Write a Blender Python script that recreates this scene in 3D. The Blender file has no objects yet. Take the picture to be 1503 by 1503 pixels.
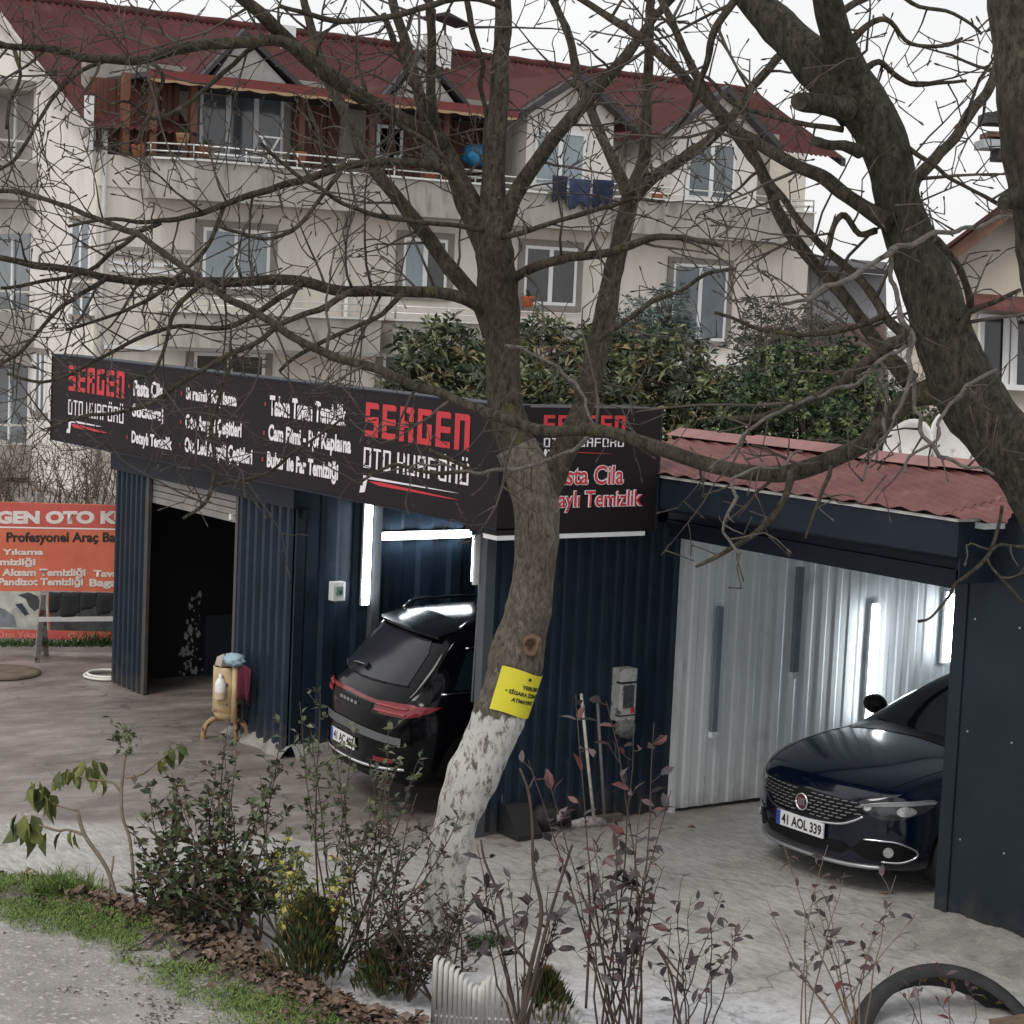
import bpy, bmesh, math, random
from mathutils import Vector, Matrix
from mathutils.bvhtree import BVHTree
from mathutils.geometry import delaunay_2d_cdt
random.seed(7)
S = bpy.context.scene
COL = S.collection
R_ = math.radians
# ------------------------------------------------------------------ camera
# world frame: X runs away to the right, Y runs away to the left (along the workshop front), Z up, metres
FPX, IMG = 3000.0, 1503.0
CAM = Vector((-8.562, -12.524, 4.0))
YAW, PITCH, ROLL = R_(35), math.atan(.1), math.atan(.045)
_fw = Vector((math.sin(YAW), math.cos(YAW), 0)); _r0 = Vector((math.cos(YAW), -math.sin(YAW), 0))
_F = _fw*math.cos(PITCH) + Vector((0, 0, -math.sin(PITCH)))
_u0 = _fw*math.sin(PITCH) + Vector((0, 0, math.cos(PITCH)))
_R = _r0*math.cos(ROLL) + _u0*math.sin(ROLL)
_U = -_r0*math.sin(ROLL) + _u0*math.cos(ROLL)
cam = bpy.data.cameras.new('camera'); camo = bpy.data.objects.new('camera', cam); COL.objects.link(camo)
m = Matrix((_R, _U, -_F)).transposed().to_4x4(); m.translation = CAM
camo.matrix_world = m
cam.sensor_width = 36; cam.lens = 36*FPX/IMG; cam.clip_start = .1; cam.clip_end = 2000
S.camera = camo
S.render.resolution_x = S.render.resolution_y = 1024
# ------------------------------------------------------------------ light
W = bpy.data.worlds.new('World'); S.world = W; W.use_nodes = True
nt = W.node_tree; nt.nodes.clear()
def N(nt, t, **k):
    n = nt.nodes.new(t)
    for a, b in k.items(): setattr(n, a, b)
    return n
out = N(nt, 'ShaderNodeOutputWorld'); bg = N(nt, 'ShaderNodeBackground'); bg.inputs[1].default_value = .1
sky = N(nt, 'ShaderNodeTexSky'); sky.sky_type = 'NISHITA'; sky.sun_disc = False
SUN_EL, SUN_ROT = R_(48), R_(250)
sky.sun_elevation = SUN_EL; sky.sun_rotation = SUN_ROT; sky.air_density = 1.5; sky.dust_density = 3
tc = N(nt, 'ShaderNodeTexCoord'); nz = N(nt, 'ShaderNodeTexNoise'); nz.inputs['Scale'].default_value = 2.2; nz.inputs['Detail'].default_value = 5
nt.links.new(tc.outputs['Generated'], nz.inputs['Vector'])
cr = N(nt, 'ShaderNodeValToRGB'); cr.color_ramp.elements[0].position = .32; cr.color_ramp.elements[0].color = (5.3, 5.45, 5.7, 1)
cr.color_ramp.elements[1].position = .62; cr.color_ramp.elements[1].color = (7.2, 7.15, 7.05, 1)
mx = N(nt, 'ShaderNodeMix', data_type='RGBA'); mx.inputs[0].default_value = .94
nt.links.new(nz.outputs[0], cr.inputs[0]); nt.links.new(sky.outputs[0], mx.inputs[6]); nt.links.new(cr.outputs[0], mx.inputs[7])
nt.links.new(mx.outputs[2], bg.inputs[0]); nt.links.new(bg.outputs[0], out.inputs[0])
sl = bpy.data.lights.new('sun', 'SUN'); sl.energy = .9; sl.angle = R_(20); sl.color = (1, .95, .88)
so = bpy.data.objects.new('sun', sl); COL.objects.link(so)
sd = Vector((math.sin(SUN_ROT)*math.cos(SUN_EL), math.cos(SUN_ROT)*math.cos(SUN_EL), math.sin(SUN_EL)))
so.rotation_euler = sd.to_track_quat('Z', 'Y').to_euler()
S.view_settings.view_transform = 'Standard'; S.view_settings.look = 'None'; S.view_settings.gamma = 1
S.view_settings.exposure = .58
# ------------------------------------------------------------------ helpers
def px(x, y, X=None, Y=None, Z=None, D=None):
    """the world point that stands on a given plane along a line of sight of the photograph"""
    d = _F*FPX + _R*(x-IMG/2) - _U*(y-IMG/2)
    if D is not None: return CAM + d*(D/FPX)
    k, v = (0, X) if X is not None else (1, Y) if Y is not None else (2, Z)
    return CAM + d*((v-CAM[k])/d[k])
MATS = {}
def mat(name, col, rough=.6, metal=0., var=.12, scale=6., bump=0., bscale=40., coat=0., col2=None, spot=None, emit=0., stretch=None, alpha=None, spec=.5, dirt=None):
    if name in MATS: return MATS[name]
    M = bpy.data.materials.new(name); M.use_nodes = True; t = M.node_tree; b = t.nodes['Principled BSDF']
    b.inputs['Roughness'].default_value = rough; b.inputs['Metallic'].default_value = metal
    b.inputs['Coat Weight'].default_value = coat; b.inputs['Coat Roughness'].default_value = .04
    b.inputs['Specular IOR Level'].default_value = spec
    geo = N(t, 'ShaderNodeNewGeometry'); vec = geo.outputs['Position']
    if stretch:
        mp = N(t, 'ShaderNodeMapping'); mp.inputs['Scale'].default_value = stretch; t.links.new(vec, mp.inputs['Vector']); vec = mp.outputs[0]
    n = N(t, 'ShaderNodeTexNoise'); n.inputs['Scale'].default_value = scale; n.inputs['Detail'].default_value = 6; n.inputs['Roughness'].default_value = .65
    t.links.new(vec, n.inputs['Vector'])
    r = N(t, 'ShaderNodeValToRGB'); r.color_ramp.elements[0].position = .3; r.color_ramp.elements[1].position = .7
    c2 = col2 or tuple(min(1, c*(1+var)) for c in col); c1 = col if col2 else tuple(c*(1-var) for c in col)
    r.color_ramp.elements[0].color = (*c1, 1); r.color_ramp.elements[1].color = (*c2, 1)
    t.links.new(n.outputs[0], r.inputs[0]); oc = r.outputs[0]
    if spot:   # (colour, noise scale, threshold, softness)
        n2 = N(t, 'ShaderNodeTexNoise'); n2.inputs['Scale'].default_value = spot[1]; n2.inputs['Detail'].default_value = 4
        t.links.new(vec, n2.inputs['Vector'])
        mr = N(t, 'ShaderNodeMapRange'); mr.inputs[1].default_value = spot[2]; mr.inputs[2].default_value = spot[2]+spot[3]
        t.links.new(n2.outputs[0], mr.inputs[0])
        mm = N(t, 'ShaderNodeMix', data_type='RGBA'); t.links.new(mr.outputs[0], mm.inputs[0]); t.links.new(oc, mm.inputs[6]); mm.inputs[7].default_value = (*spot[0], 1)
        oc = mm.outputs[2]
    if dirt:   # splashed mud: (height it fades out at, colour)
        sp = N(t, 'ShaderNodeSeparateXYZ'); t.links.new(geo.outputs['Position'], sp.inputs[0])
        n3 = N(t, 'ShaderNodeTexNoise'); n3.inputs['Scale'].default_value = 7; n3.inputs['Detail'].default_value = 8; t.links.new(geo.outputs['Position'], n3.inputs['Vector'])
        ma = N(t, 'ShaderNodeMath', operation='MULTIPLY_ADD'); t.links.new(n3.outputs[0], ma.inputs[0]); ma.inputs[1].default_value = -dirt[0]*2.2; t.links.new(sp.outputs[2], ma.inputs[2])
        m3 = N(t, 'ShaderNodeMapRange'); m3.inputs[1].default_value = -dirt[0]*1.3; m3.inputs[2].default_value = -dirt[0]*.3; m3.inputs[3].default_value = .75; m3.inputs[4].default_value = 0; t.links.new(ma.outputs[0], m3.inputs[0])
        m4 = N(t, 'ShaderNodeMix', data_type='RGBA'); t.links.new(m3.outputs[0], m4.inputs[0]); t.links.new(oc, m4.inputs[6]); m4.inputs[7].default_value = (*dirt[1], 1); oc = m4.outputs[2]
    t.links.new(oc, b.inputs['Base Color'])
    if bump:
        nb = N(t, 'ShaderNodeTexNoise'); nb.inputs['Scale'].default_value = bscale; nb.inputs['Detail'].default_value = 8
        t.links.new(vec, nb.inputs['Vector'])
        bp = N(t, 'ShaderNodeBump'); bp.inputs['Strength'].default_value = min(1, bump); bp.inputs['Distance'].default_value = .02
        t.links.new(nb.outputs[0], bp.inputs['Height']); t.links.new(bp.outputs[0], b.inputs['Normal'])
    if emit:
        b.inputs['Emission Color'].default_value = (*col, 1); b.inputs['Emission Strength'].default_value = emit
    MATS[name] = M; return M
def prop(o, label=None, cat=None, group=None, kind=None):
    if label: o['label'] = label
    if cat: o['category'] = cat
    if group: o['group'] = group
    if kind: o['kind'] = kind
    return o
def empty(name, loc, label, cat, group=None):
    o = bpy.data.objects.new(name, None); COL.objects.link(o); o.location = loc; o.empty_display_size = .2
    o.matrix_world = Matrix.Translation(loc)
    return prop(o, label, cat, group)
def link(name, me, parent=None):
    o = bpy.data.objects.new(name, me); COL.objects.link(o)
    if parent is not None:
        o.parent = parent
        p = parent; off = Vector()
        while p is not None: off += p.location; p = p.parent
        if isinstance(me, bpy.types.Mesh) and me.get('world', 1): o.location = -off
    return o
class MB:
    def __init__(s): s.v = []; s.f = []; s.sm = []
    def add(s, vs, fs, smooth=False):
        k = len(s.v); s.v += [tuple(v) for v in vs]; s.f += [tuple(i+k for i in f) for f in fs]; s.sm += [smooth]*len(fs)
        return s
    def box(s, lo, hi, M=None):
        a, b = lo, hi
        vs = [Vector((x, y, z)) for z in (a[2], b[2]) for y in (a[1], b[1]) for x in (a[0], b[0])]
        if M is not None: vs = [M @ v for v in vs]
        return s.add(vs, [(0, 2, 3, 1), (4, 5, 7, 6), (0, 1, 5, 4), (2, 6, 7, 3), (0, 4, 6, 2), (1, 3, 7, 5)])
    def bar(s, p, q, w, h=None, up=(0, 0, 1)):
        p, q = Vector(p), Vector(q); d = (q-p).normalized(); h = h or w
        u = Vector(up)
        if abs(d.dot(u)) > .98: u = Vector((0, 1, 0))
        x = d.cross(u).normalized(); u = x.cross(d)
        vs = []
        for c in (p, q):
            for sx, sy in ((-1, -1), (1, -1), (1, 1), (-1, 1)): vs.append(c + x*sx*w/2 + u*sy*h/2)
        return s.add(vs, [(3, 2, 1, 0), (4, 5, 6, 7), (0, 1, 5, 4), (1, 2, 6, 5), (2, 3, 7, 6), (3, 0, 4, 7)])
    def tube(s, pts, rad, n=8, cap=True, bumpy=0.):
        pts = [Vector(p) for p in pts]
        if not hasattr(rad, '__len__'): rad = [rad]*len(pts)
        k = len(s.v); t0 = (pts[1]-pts[0]).normalized()
        a = Vector((0, 0, 1)) if abs(t0.z) < .9 else Vector((1, 0, 0))
        u = t0.cross(a).normalized()
        for i, p in enumerate(pts):
            t = (pts[min(i+1, len(pts)-1)] - pts[max(i-1, 0)])
            t = t.normalized() if t.length > 1e-9 else t0
            u = (u - t*u.dot(t)).normalized(); w = t.cross(u)
            for j in range(n):
                A = 2*math.pi*j/n; rr = rad[i]*(1 + (bumpy*(random.random()-.5) if bumpy else 0))
                s.v.append(tuple(p + (u*math.cos(A)+w*math.sin(A))*rr))
        for i in range(len(pts)-1):
            for j in range(n):
                j2 = (j+1) % n
                s.f.append((k+i*n+j, k+i*n+j2, k+(i+1)*n+j2, k+(i+1)*n+j)); s.sm.append(True)
        if cap:
            s.f.append(tuple(k+j for j in reversed(range(n)))); s.sm.append(False)
            e = k+(len(pts)-1)*n; s.f.append(tuple(e+j for j in range(n))); s.sm.append(False)
        return s
    def lathe(s, c, prof, n=20):
        c = Vector(c); k = len(s.v)
        for r, z in prof:
            for j in range(n):
                A = 2*math.pi*j/n; s.v.append((c.x+r*math.cos(A), c.y+r*math.sin(A), c.z+z))
        for i in range(len(prof)-1):
            for j in range(n):
                j2 = (j+1) % n; s.f.append((k+i*n+j, k+i*n+j2, k+(i+1)*n+j2, k+(i+1)*n+j)); s.sm.append(True)
        return s
    def poly(s, pts): return s.add(pts, [tuple(range(len(pts)))])
    def prism(s, pts, off):
        n = len(pts); off = Vector(off); a = [Vector(p) for p in pts]
        return s.add(a+[p+off for p in a], [tuple(range(n))[::-1], tuple(range(n, 2*n))] + [(i, (i+1) % n, n+(i+1) % n, n+i) for i in range(n)])
    def mesh(s, name, M=None):
        me = bpy.data.meshes.new(name); me.from_pydata(s.v, [], s.f)
        me.polygons.foreach_set('use_smooth', s.sm)
        if M: me.materials.append(M)
        me.update(); return me
    def build(s, name, M, parent=None, **k):
        o = link(name, s.mesh(name, M), parent); prop(o, **k); return o
def fixn(o):
    b = bmesh.new(); b.from_mesh(o.data); bmesh.ops.recalc_face_normals(b, faces=b.faces); b.to_mesh(o.data); b.free(); return o
def bevel(o, w=.01, seg=2):
    b = bmesh.new(); b.from_mesh(o.data)
    bmesh.ops.bevel(b, geom=[e for e in b.edges], offset=w, segments=seg, affect='EDGES', profile=.6)
    for f in b.faces: f.smooth = False
    b.to_mesh(o.data); b.free(); return o
def spline(pts, n=4):
    """Catmull-Rom through tuples of any length"""
    o = []; P = [pts[0]]+list(pts)+[pts[-1]]
    for i in range(1, len(P)-2):
        a, b, c, d = P[i-1], P[i], P[i+1], P[i+2]
        for k in range(n):
            t = k/n
            o.append(tuple(.5*((2*q)+(-p+r)*t+(2*p-5*q+4*r-s_)*t*t+(-p+3*q-3*r+s_)*t**3) for p, q, r, s_ in zip(a, b, c, d)))
    o.append(tuple(pts[-1])); return o
def corr(lo, run, up, L, H, pitch=.15, depth=.03, nrm=(0, -1, 0), top=.25, t=None):
    """one corrugated sheet: trapezoid ribs across `run`, extruded along `up`"""
    b = MB(); run, up, nrm, lo = Vector(run), Vector(up), Vector(nrm), Vector(lo)
    prof = []; x = 0
    while x < L-1e-6:
        for fx, d in ((0, 0), (.42, 0), (.55, 1), (.87, 1)):
            xx = x+fx*pitch
            if xx < L: prof.append((xx, d*depth))
        x += pitch
    prof.append((L, prof[-1][1]))
    vs = [lo+run*a+nrm*d for a, d in prof] + [lo+run*a+nrm*d+up*H for a, d in prof]
    n = len(prof); b.add(vs, [(i, i+1, n+i+1, n+i) for i in range(n-1)])
    return b
def grow_text(txt, bold=0.0):
    c = bpy.data.curves.new('t', 'FONT'); c.body = txt; c.size = 1; c.offset = bold; c.fill_mode = 'FRONT' if False else 'BOTH'; c.resolution_u = 3
    o = bpy.data.objects.new('t', c); COL.objects.link(o)
    dg = bpy.context.evaluated_depsgraph_get(); me = bpy.data.meshes.new_from_object(o.evaluated_get(dg))
    bpy.data.objects.remove(o); bpy.data.curves.remove(c); return me
def place_mesh(me, O, r, u, n, w, h, off=.004):
    """fit flat lettering into a w x h box at O on the plane (r right, u up)"""
    xs = [v.co.x for v in me.vertices]; ys = [v.co.y for v in me.vertices]
    x0, x1, y0, y1 = min(xs), max(xs), min(ys), max(ys)
    for v in me.vertices:
        v.co = O + r*((v.co.x-x0)/(x1-x0)*w) + u*((v.co.y-y0)/(y1-y0)*h) + n*off
    me.update(); return me
def letters(txt, O, r, u, n, w, h, M, parent, bold=.02, off=.004, name='lettering'):
    me = place_mesh(grow_text(txt, bold), O, r, u, n, w, h, off); me.name = name; me.materials.clear(); me.materials.append(M)
    return link(name, me, parent)
GL = dict(S='111/100/111/001/111', E='111/100/111/100/111', R='111/101/110/101/101', G='111/100/101/101/111', N='111/101/101/101/101',
          O='111/101/101/101/111', T='111/010/010/010/010', K='101/101/110/101/101', U='101/101/101/101/111', A='111/101/111/101/101', F='111/100/111/100/100')
def block_text(txt, O, r, u, n, w, h, M, parent, sw=.3, off=.004, name='letter'):
    """squared logo lettering, each letter a piece of its own"""
    x = 0; cw = [sw, 1-2*sw, sw]; rh = sw*.52; gh = (1-3*rh)/2; rows = [rh, gh, rh, gh, rh]; parts_ = []
    for ch in txt:
        if ch == ' ': x += .55; continue
        base = {'Ö': 'O', 'Ü': 'U'}.get(ch, ch); g = GL[base].split('/'); yy = 1; b = MB()
        for ri, row in enumerate(g):
            xx = x
            for ci, c in enumerate(row):
                if c == '1':
                    x0, x1 = xx, xx+cw[ci]
                    if base == 'T' and ri > 0: x0, x1 = x+.5-sw/2, x+.5+sw/2
                    sl = .12 if (ri == 0 and ci == 2) else 0
                    cor = [(x0, yy-rows[ri]), (x1, yy-rows[ri]), (x1, yy-sl*.4), (x1-sl, yy), (x0, yy)] if sl else [(x0, yy-rows[ri]), (x1, yy-rows[ri]), (x1, yy), (x0, yy)]
                    b.add([(p, q, 0) for p, q in cor], [tuple(range(len(cor)))])
                xx += cw[ci]
            yy -= rows[ri]
        if ch in 'ÖÜ':
            for dx in (.18, .62): b.add([(x+dx, 1.1, 0), (x+dx+.2, 1.1, 0), (x+dx+.2, 1.26, 0), (x+dx, 1.26, 0)], [(0, 1, 2, 3)])
        parts_.append(b.mesh(name, M)); x += 1.28
    tot = x-.28
    for me in parts_:
        for v in me.vertices: v.co = O+r*(v.co.x/tot*w)+u*(v.co.y*h)+n*off
        link(name, me, parent)
def copyobj(o, parent=None):
    c = o.copy(); COL.objects.link(c); c.parent = parent; return c
def jitter(v, a): return Vector(v)+Vector((random.uniform(-a, a), random.uniform(-a, a), random.uniform(-a, a)))
# ------------------------------------------------------------------ ground
from mathutils import noise as mnoise
def ground_mat():
    M = bpy.data.materials.new('lot_concrete'); M.use_nodes = True; t = M.node_tree; b = t.nodes['Principled BSDF']
    geo = N(t, 'ShaderNodeNewGeometry')
    def noise(sc, det=6, st=None, ro=.6):
        n = N(t, 'ShaderNodeTexNoise'); n.inputs['Scale'].default_value = sc; n.inputs['Detail'].default_value = det; n.inputs['Roughness'].default_value = ro
        v = geo.outputs['Position']
        if st:
            mp = N(t, 'ShaderNodeMapping'); mp.inputs['Scale'].default_value = st; mp.inputs['Rotation'].default_value = (0, 0, R_(35)); t.links.new(v, mp.inputs[0]); v = mp.outputs[0]
        t.links.new(v, n.inputs['Vector']); return n.outputs[0]
    def ramp(i, p0, c0, p1, c1):
        r = N(t, 'ShaderNodeValToRGB'); e = r.color_ramp.elements; e[0].position = p0; e[1].position = p1; e[0].color = (*c0, 1); e[1].color = (*c1, 1)
        t.links.new(i, r.inputs[0]); return r.outputs[0]
    def mix(f, a, c, bl='MIX'):
        m_ = N(t, 'ShaderNodeMix', data_type='RGBA', blend_type=bl)
        if isinstance(f, (int, float)): m_.inputs[0].default_value = f
        else: t.links.new(f, m_.inputs[0])
        t.links.new(a, m_.inputs[6]); t.links.new(c, m_.inputs[7]); return m_.outputs[2]
    def mr(i, a, b_, c=0, d=1):
        n = N(t, 'ShaderNodeMapRange'); n.interpolation_type = 'SMOOTHSTEP'
        for k, q in zip((1, 2, 3, 4), (a, b_, c, d)): n.inputs[k].default_value = q
        t.links.new(i, n.inputs[0]); return n.outputs[0]
    def math_(op, a, b_):
        n = N(t, 'ShaderNodeMath', operation=op)
        for k, q in enumerate((a, b_)):
            if isinstance(q, (int, float)): n.inputs[k].default_value = q
            else: t.links.new(q, n.inputs[k])
        return n.outputs[0]
    dry = ramp(noise(1.1, 8), .3, (.33, .32, .305), .72, (.53, .52, .50))
    fine = ramp(noise(17, 9, (1, .35, 1), .85), .38, (.45, .44, .43), .60, (1.12, 1.11, 1.10))
    dry = mix(.8, dry, mix(1, dry, fine, 'MULTIPLY'))
    wet = ramp(noise(.8, 7, (1, 2.6, 1)), .3, (.130, .110, .100), .7, (.32, .288, .268))
    sw = ramp(noise(2.2, 10, (1, 2.0, 1), .72), .45, (.72, .7, .68), .62, (1.3, 1.28, 1.26))
    wet = mix(.7, wet, mix(1, wet, sw, 'MULTIPLY'))
    # damp area: beyond a wavering tide line that crosses the yard in front of the workshop
    vd = N(t, 'ShaderNodeVectorMath', operation='DOT_PRODUCT'); t.links.new(geo.outputs['Position'], vd.inputs[0]); vd.inputs[1].default_value = (.67, .742, 0)
    wob = math_('MULTIPLY', noise(.9, 5), 1.7)
    d = math_('ADD', vd.outputs['Value'], wob)
    sx = N(t, 'ShaderNodeSeparateXYZ'); t.links.new(geo.outputs['Position'], sx.inputs[0])
    fade = mr(sx.outputs[1], -1.4, .7)
    wm = math_('MULTIPLY', mr(d, .15, .75), fade)
    colr = mix(wm, dry, wet)
    # smoother lilac-white cleaned concrete near the fence
    lil = ramp(noise(9, 9, None, .75), .38, (.34, .34, .365), .53, (.74, .74, .78))
    vd2 = math_('MULTIPLY', mr(math_('ADD', vd.outputs['Value'], math_('MULTIPLY', noise(1.6, 4), 1.6)), -1.7, -3.1), .8)
    colr = mix(vd2, colr, lil)
    vo = N(t, 'ShaderNodeTexVoronoi', feature='DISTANCE_TO_EDGE'); vo.inputs['Scale'].default_value = .42
    wv = N(t, 'ShaderNodeVectorMath', operation='ADD'); t.links.new(geo.outputs['Position'], wv.inputs[0]); nn_ = N(t, 'ShaderNodeTexNoise'); nn_.inputs['Scale'].default_value = 2.5; nn_.inputs['Detail'].default_value = 8; t.links.new(geo.outputs['Position'], nn_.inputs['Vector']); t.links.new(nn_.outputs['Color'], wv.inputs[1]); t.links.new(wv.outputs[0], vo.inputs['Vector'])
    ck = ramp(vo.outputs['Distance'], .0, (.38, .37, .36), .009, (1, 1, 1)); colr = mix(.8, colr, mix(1, colr, ck, 'MULTIPLY'))
    trk = ramp(noise(1.3, 3, (.12, 5.5, 1)), .60, (1, 1, 1), .70, (.80, .79, .78)); colr = mix(.8, colr, mix(1, colr, trk, 'MULTIPLY'))
    oil = ramp(noise(1.7, 4), .60, (1, 1, 1), .72, (.70, .68, .66)); colr = mix(1, colr, oil, 'MULTIPLY')
    spk = ramp(noise(60, 3), .66, (1, 1, 1), .72, (.6, .58, .56)); colr = mix(1, colr, spk, 'MULTIPLY')
    t.links.new(colr, b.inputs['Base Color'])
    rg = N(t, 'ShaderNodeMix', data_type='FLOAT'); t.links.new(wm, rg.inputs[0]); rg.inputs[2].default_value = .78; rg.inputs[3].default_value = .42
    t.links.new(rg.outputs[0], b.inputs['Roughness'])
    bp = N(t, 'ShaderNodeBump'); bp.inputs['Strength'].default_value = .35; bp.inputs['Distance'].default_value = .02
    t.links.new(noise(14, 9, (1, .5, 1), .75), bp.inputs['Height']); t.links.new(bp.outputs[0], b.inputs['Normal'])
    return M
b = MB(); G_ = 900
xs = [-G_, -60, -12]+[-10+.5*i for i in range(40)]+[12, 60, G_]; ys = [-G_, -60, -14]+[-12+.5*i for i in range(56)]+[18, 60, G_]
vs = []
for yv in ys:
    for xv in xs:
        near = -11 < xv < 9 and -13 < yv < 15
        vs.append((xv, yv, (.012*math.sin(xv*1.3)*math.sin(yv*.9+1) if near else 0)))
nx = len(xs)
b.add(vs, [(j*nx+i, j*nx+i+1, (j+1)*nx+i+1, (j+1)*nx+i) for j in range(len(ys)-1) for i in range(nx-1)], True)
b.build('ground', ground_mat(), kind='structure')
def g0(x, y): return px(x, y, Z=0)
# verge bank and street asphalt (bottom left), drawn in metres from the edge of the lot
edge = [(-400, 1235), (-60, 1262), (0, 1283), (90, 1306), (190, 1332), (330, 1380), (420, 1432), (520, 1480), (640, 1515), (800, 1570), (1000, 1640), (1300, 1740)]
asph = [(-400, 1290), (-60, 1325), (0, 1352), (100, 1368), (180, 1400), (250, 1440), (330, 1500), (430, 1570), (560, 1660), (750, 1800), (1000, 2000), (1300, 2300)]
def bank(edge, inner, h, nsub=8):
    A = spline([tuple(g0(*p)) for p in edge], 16); B = spline([tuple(g0(*p)) for p in inner], 16); vs = []
    A = [(a[0]+.05*math.sin(i*1.7)+random.gauss(0, .02), a[1]+.04*math.sin(i*2.3), a[2]) for i, a in enumerate(A)]; B = [(a[0]+.10*math.sin(i*.83)+.07*math.sin(i*2.1)+random.gauss(0, .03), a[1]+.10*math.sin(i*1.13)+random.gauss(0, .03), a[2]) for i, a in enumerate(B)]
    for a, c in zip(A, B):
        a, c = Vector(a), Vector(c)
        for k in range(nsub+1):
            q = k/nsub; p = a.lerp(c, q); p.z = -.02 if k == 0 else h*math.sin(min(1, q*2.2)*math.pi/2)*(1-.75*q**3) + random.uniform(-.008, .008)
            vs.append(p)
    n = nsub+1
    return MB().add(vs, [(i*n+k, i*n+k+1, (i+1)*n+k+1, (i+1)*n+k) for i in range(len(A)-1) for k in range(nsub)], True), A, B
bk, EA, EB = bank(edge, asph, .07)
soil = mat('verge_soil', (.075, .056, .043), .95, var=.4, scale=5, bump=1, bscale=60, col2=(.19, .165, .14), spot=((.33, .30, .27), 45, .60, .06))
fixn(bk.build('verge_soil', soil, kind='structure'))
b = MB(); vs = []
SB = spline([tuple(g0(*p)) for p in [(-400, 1262), (-60, 1295), (0, 1322), (90, 1342), (170, 1368), (250, 1408), (350, 1470), (450, 1540), (600, 1640), (800, 1780), (1000, 1990), (1300, 2290)]], 8)
for k, a in enumerate(SB):
    vs += [(a[0], a[1], .045), (a[0]-9*.57-3, a[1]-9*.82, .09)]
b.add(vs, [(2*i, 2*i+1, 2*i+3, 2*i+2) for i in range(len(SB)-1)], True)
asm = mat('asphalt', (.20, .19, .18), .9, scale=2.2, col2=(.36, .34, .32), bump=1, bscale=38, spot=((.46, .44, .41), 26, .58, .08))
fixn(b.build('street', asm, kind='structure'))
def verge_pt(t, q, z=.07):
    i = t*(len(EA)-1); k = int(min(i, len(EA)-2)); a = Vector(EA[k]).lerp(Vector(EA[k+1]), i-k); c = Vector(EB[k]).lerp(Vector(EB[k+1]), i-k)
    p = a.lerp(c, q); p.z = max(.046 if q > .7 else 0, z*math.sin(min(1, q*2.2)*math.pi/2)*(1-.75*min(1, q)**3)); return p
# grass: short turf patches, and tall tuft
def blades(b, c, n, rad, h, w=.006, lean=.5):
    for _ in range(n):
        A = random.uniform(0, 6.28); r = rad*math.sqrt(random.random()); p = Vector(c)+Vector((r*math.cos(A), r*math.sin(A), 0))
        hh = h*random.uniform(.5, 1.1); d = Vector((random.gauss(0, lean), random.gauss(0, lean), 1)).normalized()
        s_ = Vector((random.uniform(-1, 1), random.uniform(-1, 1), 0)).normalized()*w
        m_ = p+d*hh*.55; e = p+d*hh+Vector((d.x, d.y, -.35))*hh*.35
        b.add([p-s_, p+s_, m_+s_*.7, e, m_-s_*.7], [(0, 1, 2, 4), (4, 2, 3)])
rH0 = Vector((math.cos(YAW), -math.sin(YAW), 0))
grs = mat('grass_green', (.085, .14, .03), .7, var=.5, scale=9, col2=(.20, .27, .07))
b = MB()
for _ in range(1000):
    t = random.uniform(.18, .66); q = random.uniform(.22, 1.12)
    p = verge_pt(t, q)
    s_ = px(0, 0, D=1)
    if math.sin(p.x*3.1+1.0)+math.sin(p.y*2.7+p.x)+random.uniform(-.9, .9) < -.6 or (t > .5 and q < .4) or mnoise.noise(p*3.5) < -.28: continue
    blades(b, p+Vector((0, 0, .01)), 22, .10, .04, .0045, .8)
b.build('grass', grs, kind='stuff')
b = MB(); c = g0(82, 1322)
for k in range(12): blades(b, c+rH0*random.uniform(-.26, .26)+Vector((random.uniform(-.06, .06), random.uniform(-.06, .06), .02)), 60, .10, .25, .006, .55)
b.build('grass_tuft', grs, label='tall bright green grass tuft at the left end of the verge', cat='grass tuft')
dk = mat('grass_dark', (.04, .085, .018), .8, var=.5, scale=9)
b = MB()
for k in range(9): blades(b, g0(700+random.uniform(-28, 30), 1387+random.uniform(-6, 7)), 60, .09, .07, .005, .7)
b.build('moss_patch', dk, label='dark green moss and grass patch at the foot of the whitewashed tree', cat='moss')
# leaf litter
ll = [mat('dead_leaf_a', (.13, .085, .06), .8, var=.4, scale=20), mat('dead_leaf_b', (.185, .135, .108), .8, var=.4, scale=20)]
for q, M in enumerate(ll):
    b = MB()
    for _ in range(2400 if q == 0 else 1100):
        t = random.uniform(.22, .72)
        p = verge_pt(t, min(1.3, abs(random.gauss(.08, .23))), .07)+Vector((0, 0, random.uniform(.005, .05)))
        L = random.uniform(.03, .075); A = random.uniform(0, 6.28); ti = random.uniform(-.7, .7)
        d = Vector((math.cos(A), math.sin(A), ti)).normalized(); s_ = d.cross(Vector((random.uniform(-.5, .5), random.uniform(-.5, .5), 1))).normalized(); u = s_.cross(d)
        b.add([p, p+d*L*.5+s_*L*.4+u*L*.2, p+d*L, p+d*L*.5-s_*L*.4+u*L*.25], [(0, 1, 2), (0, 2, 3)])
    b.build('leaf_litter', M, kind='stuff')
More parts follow.
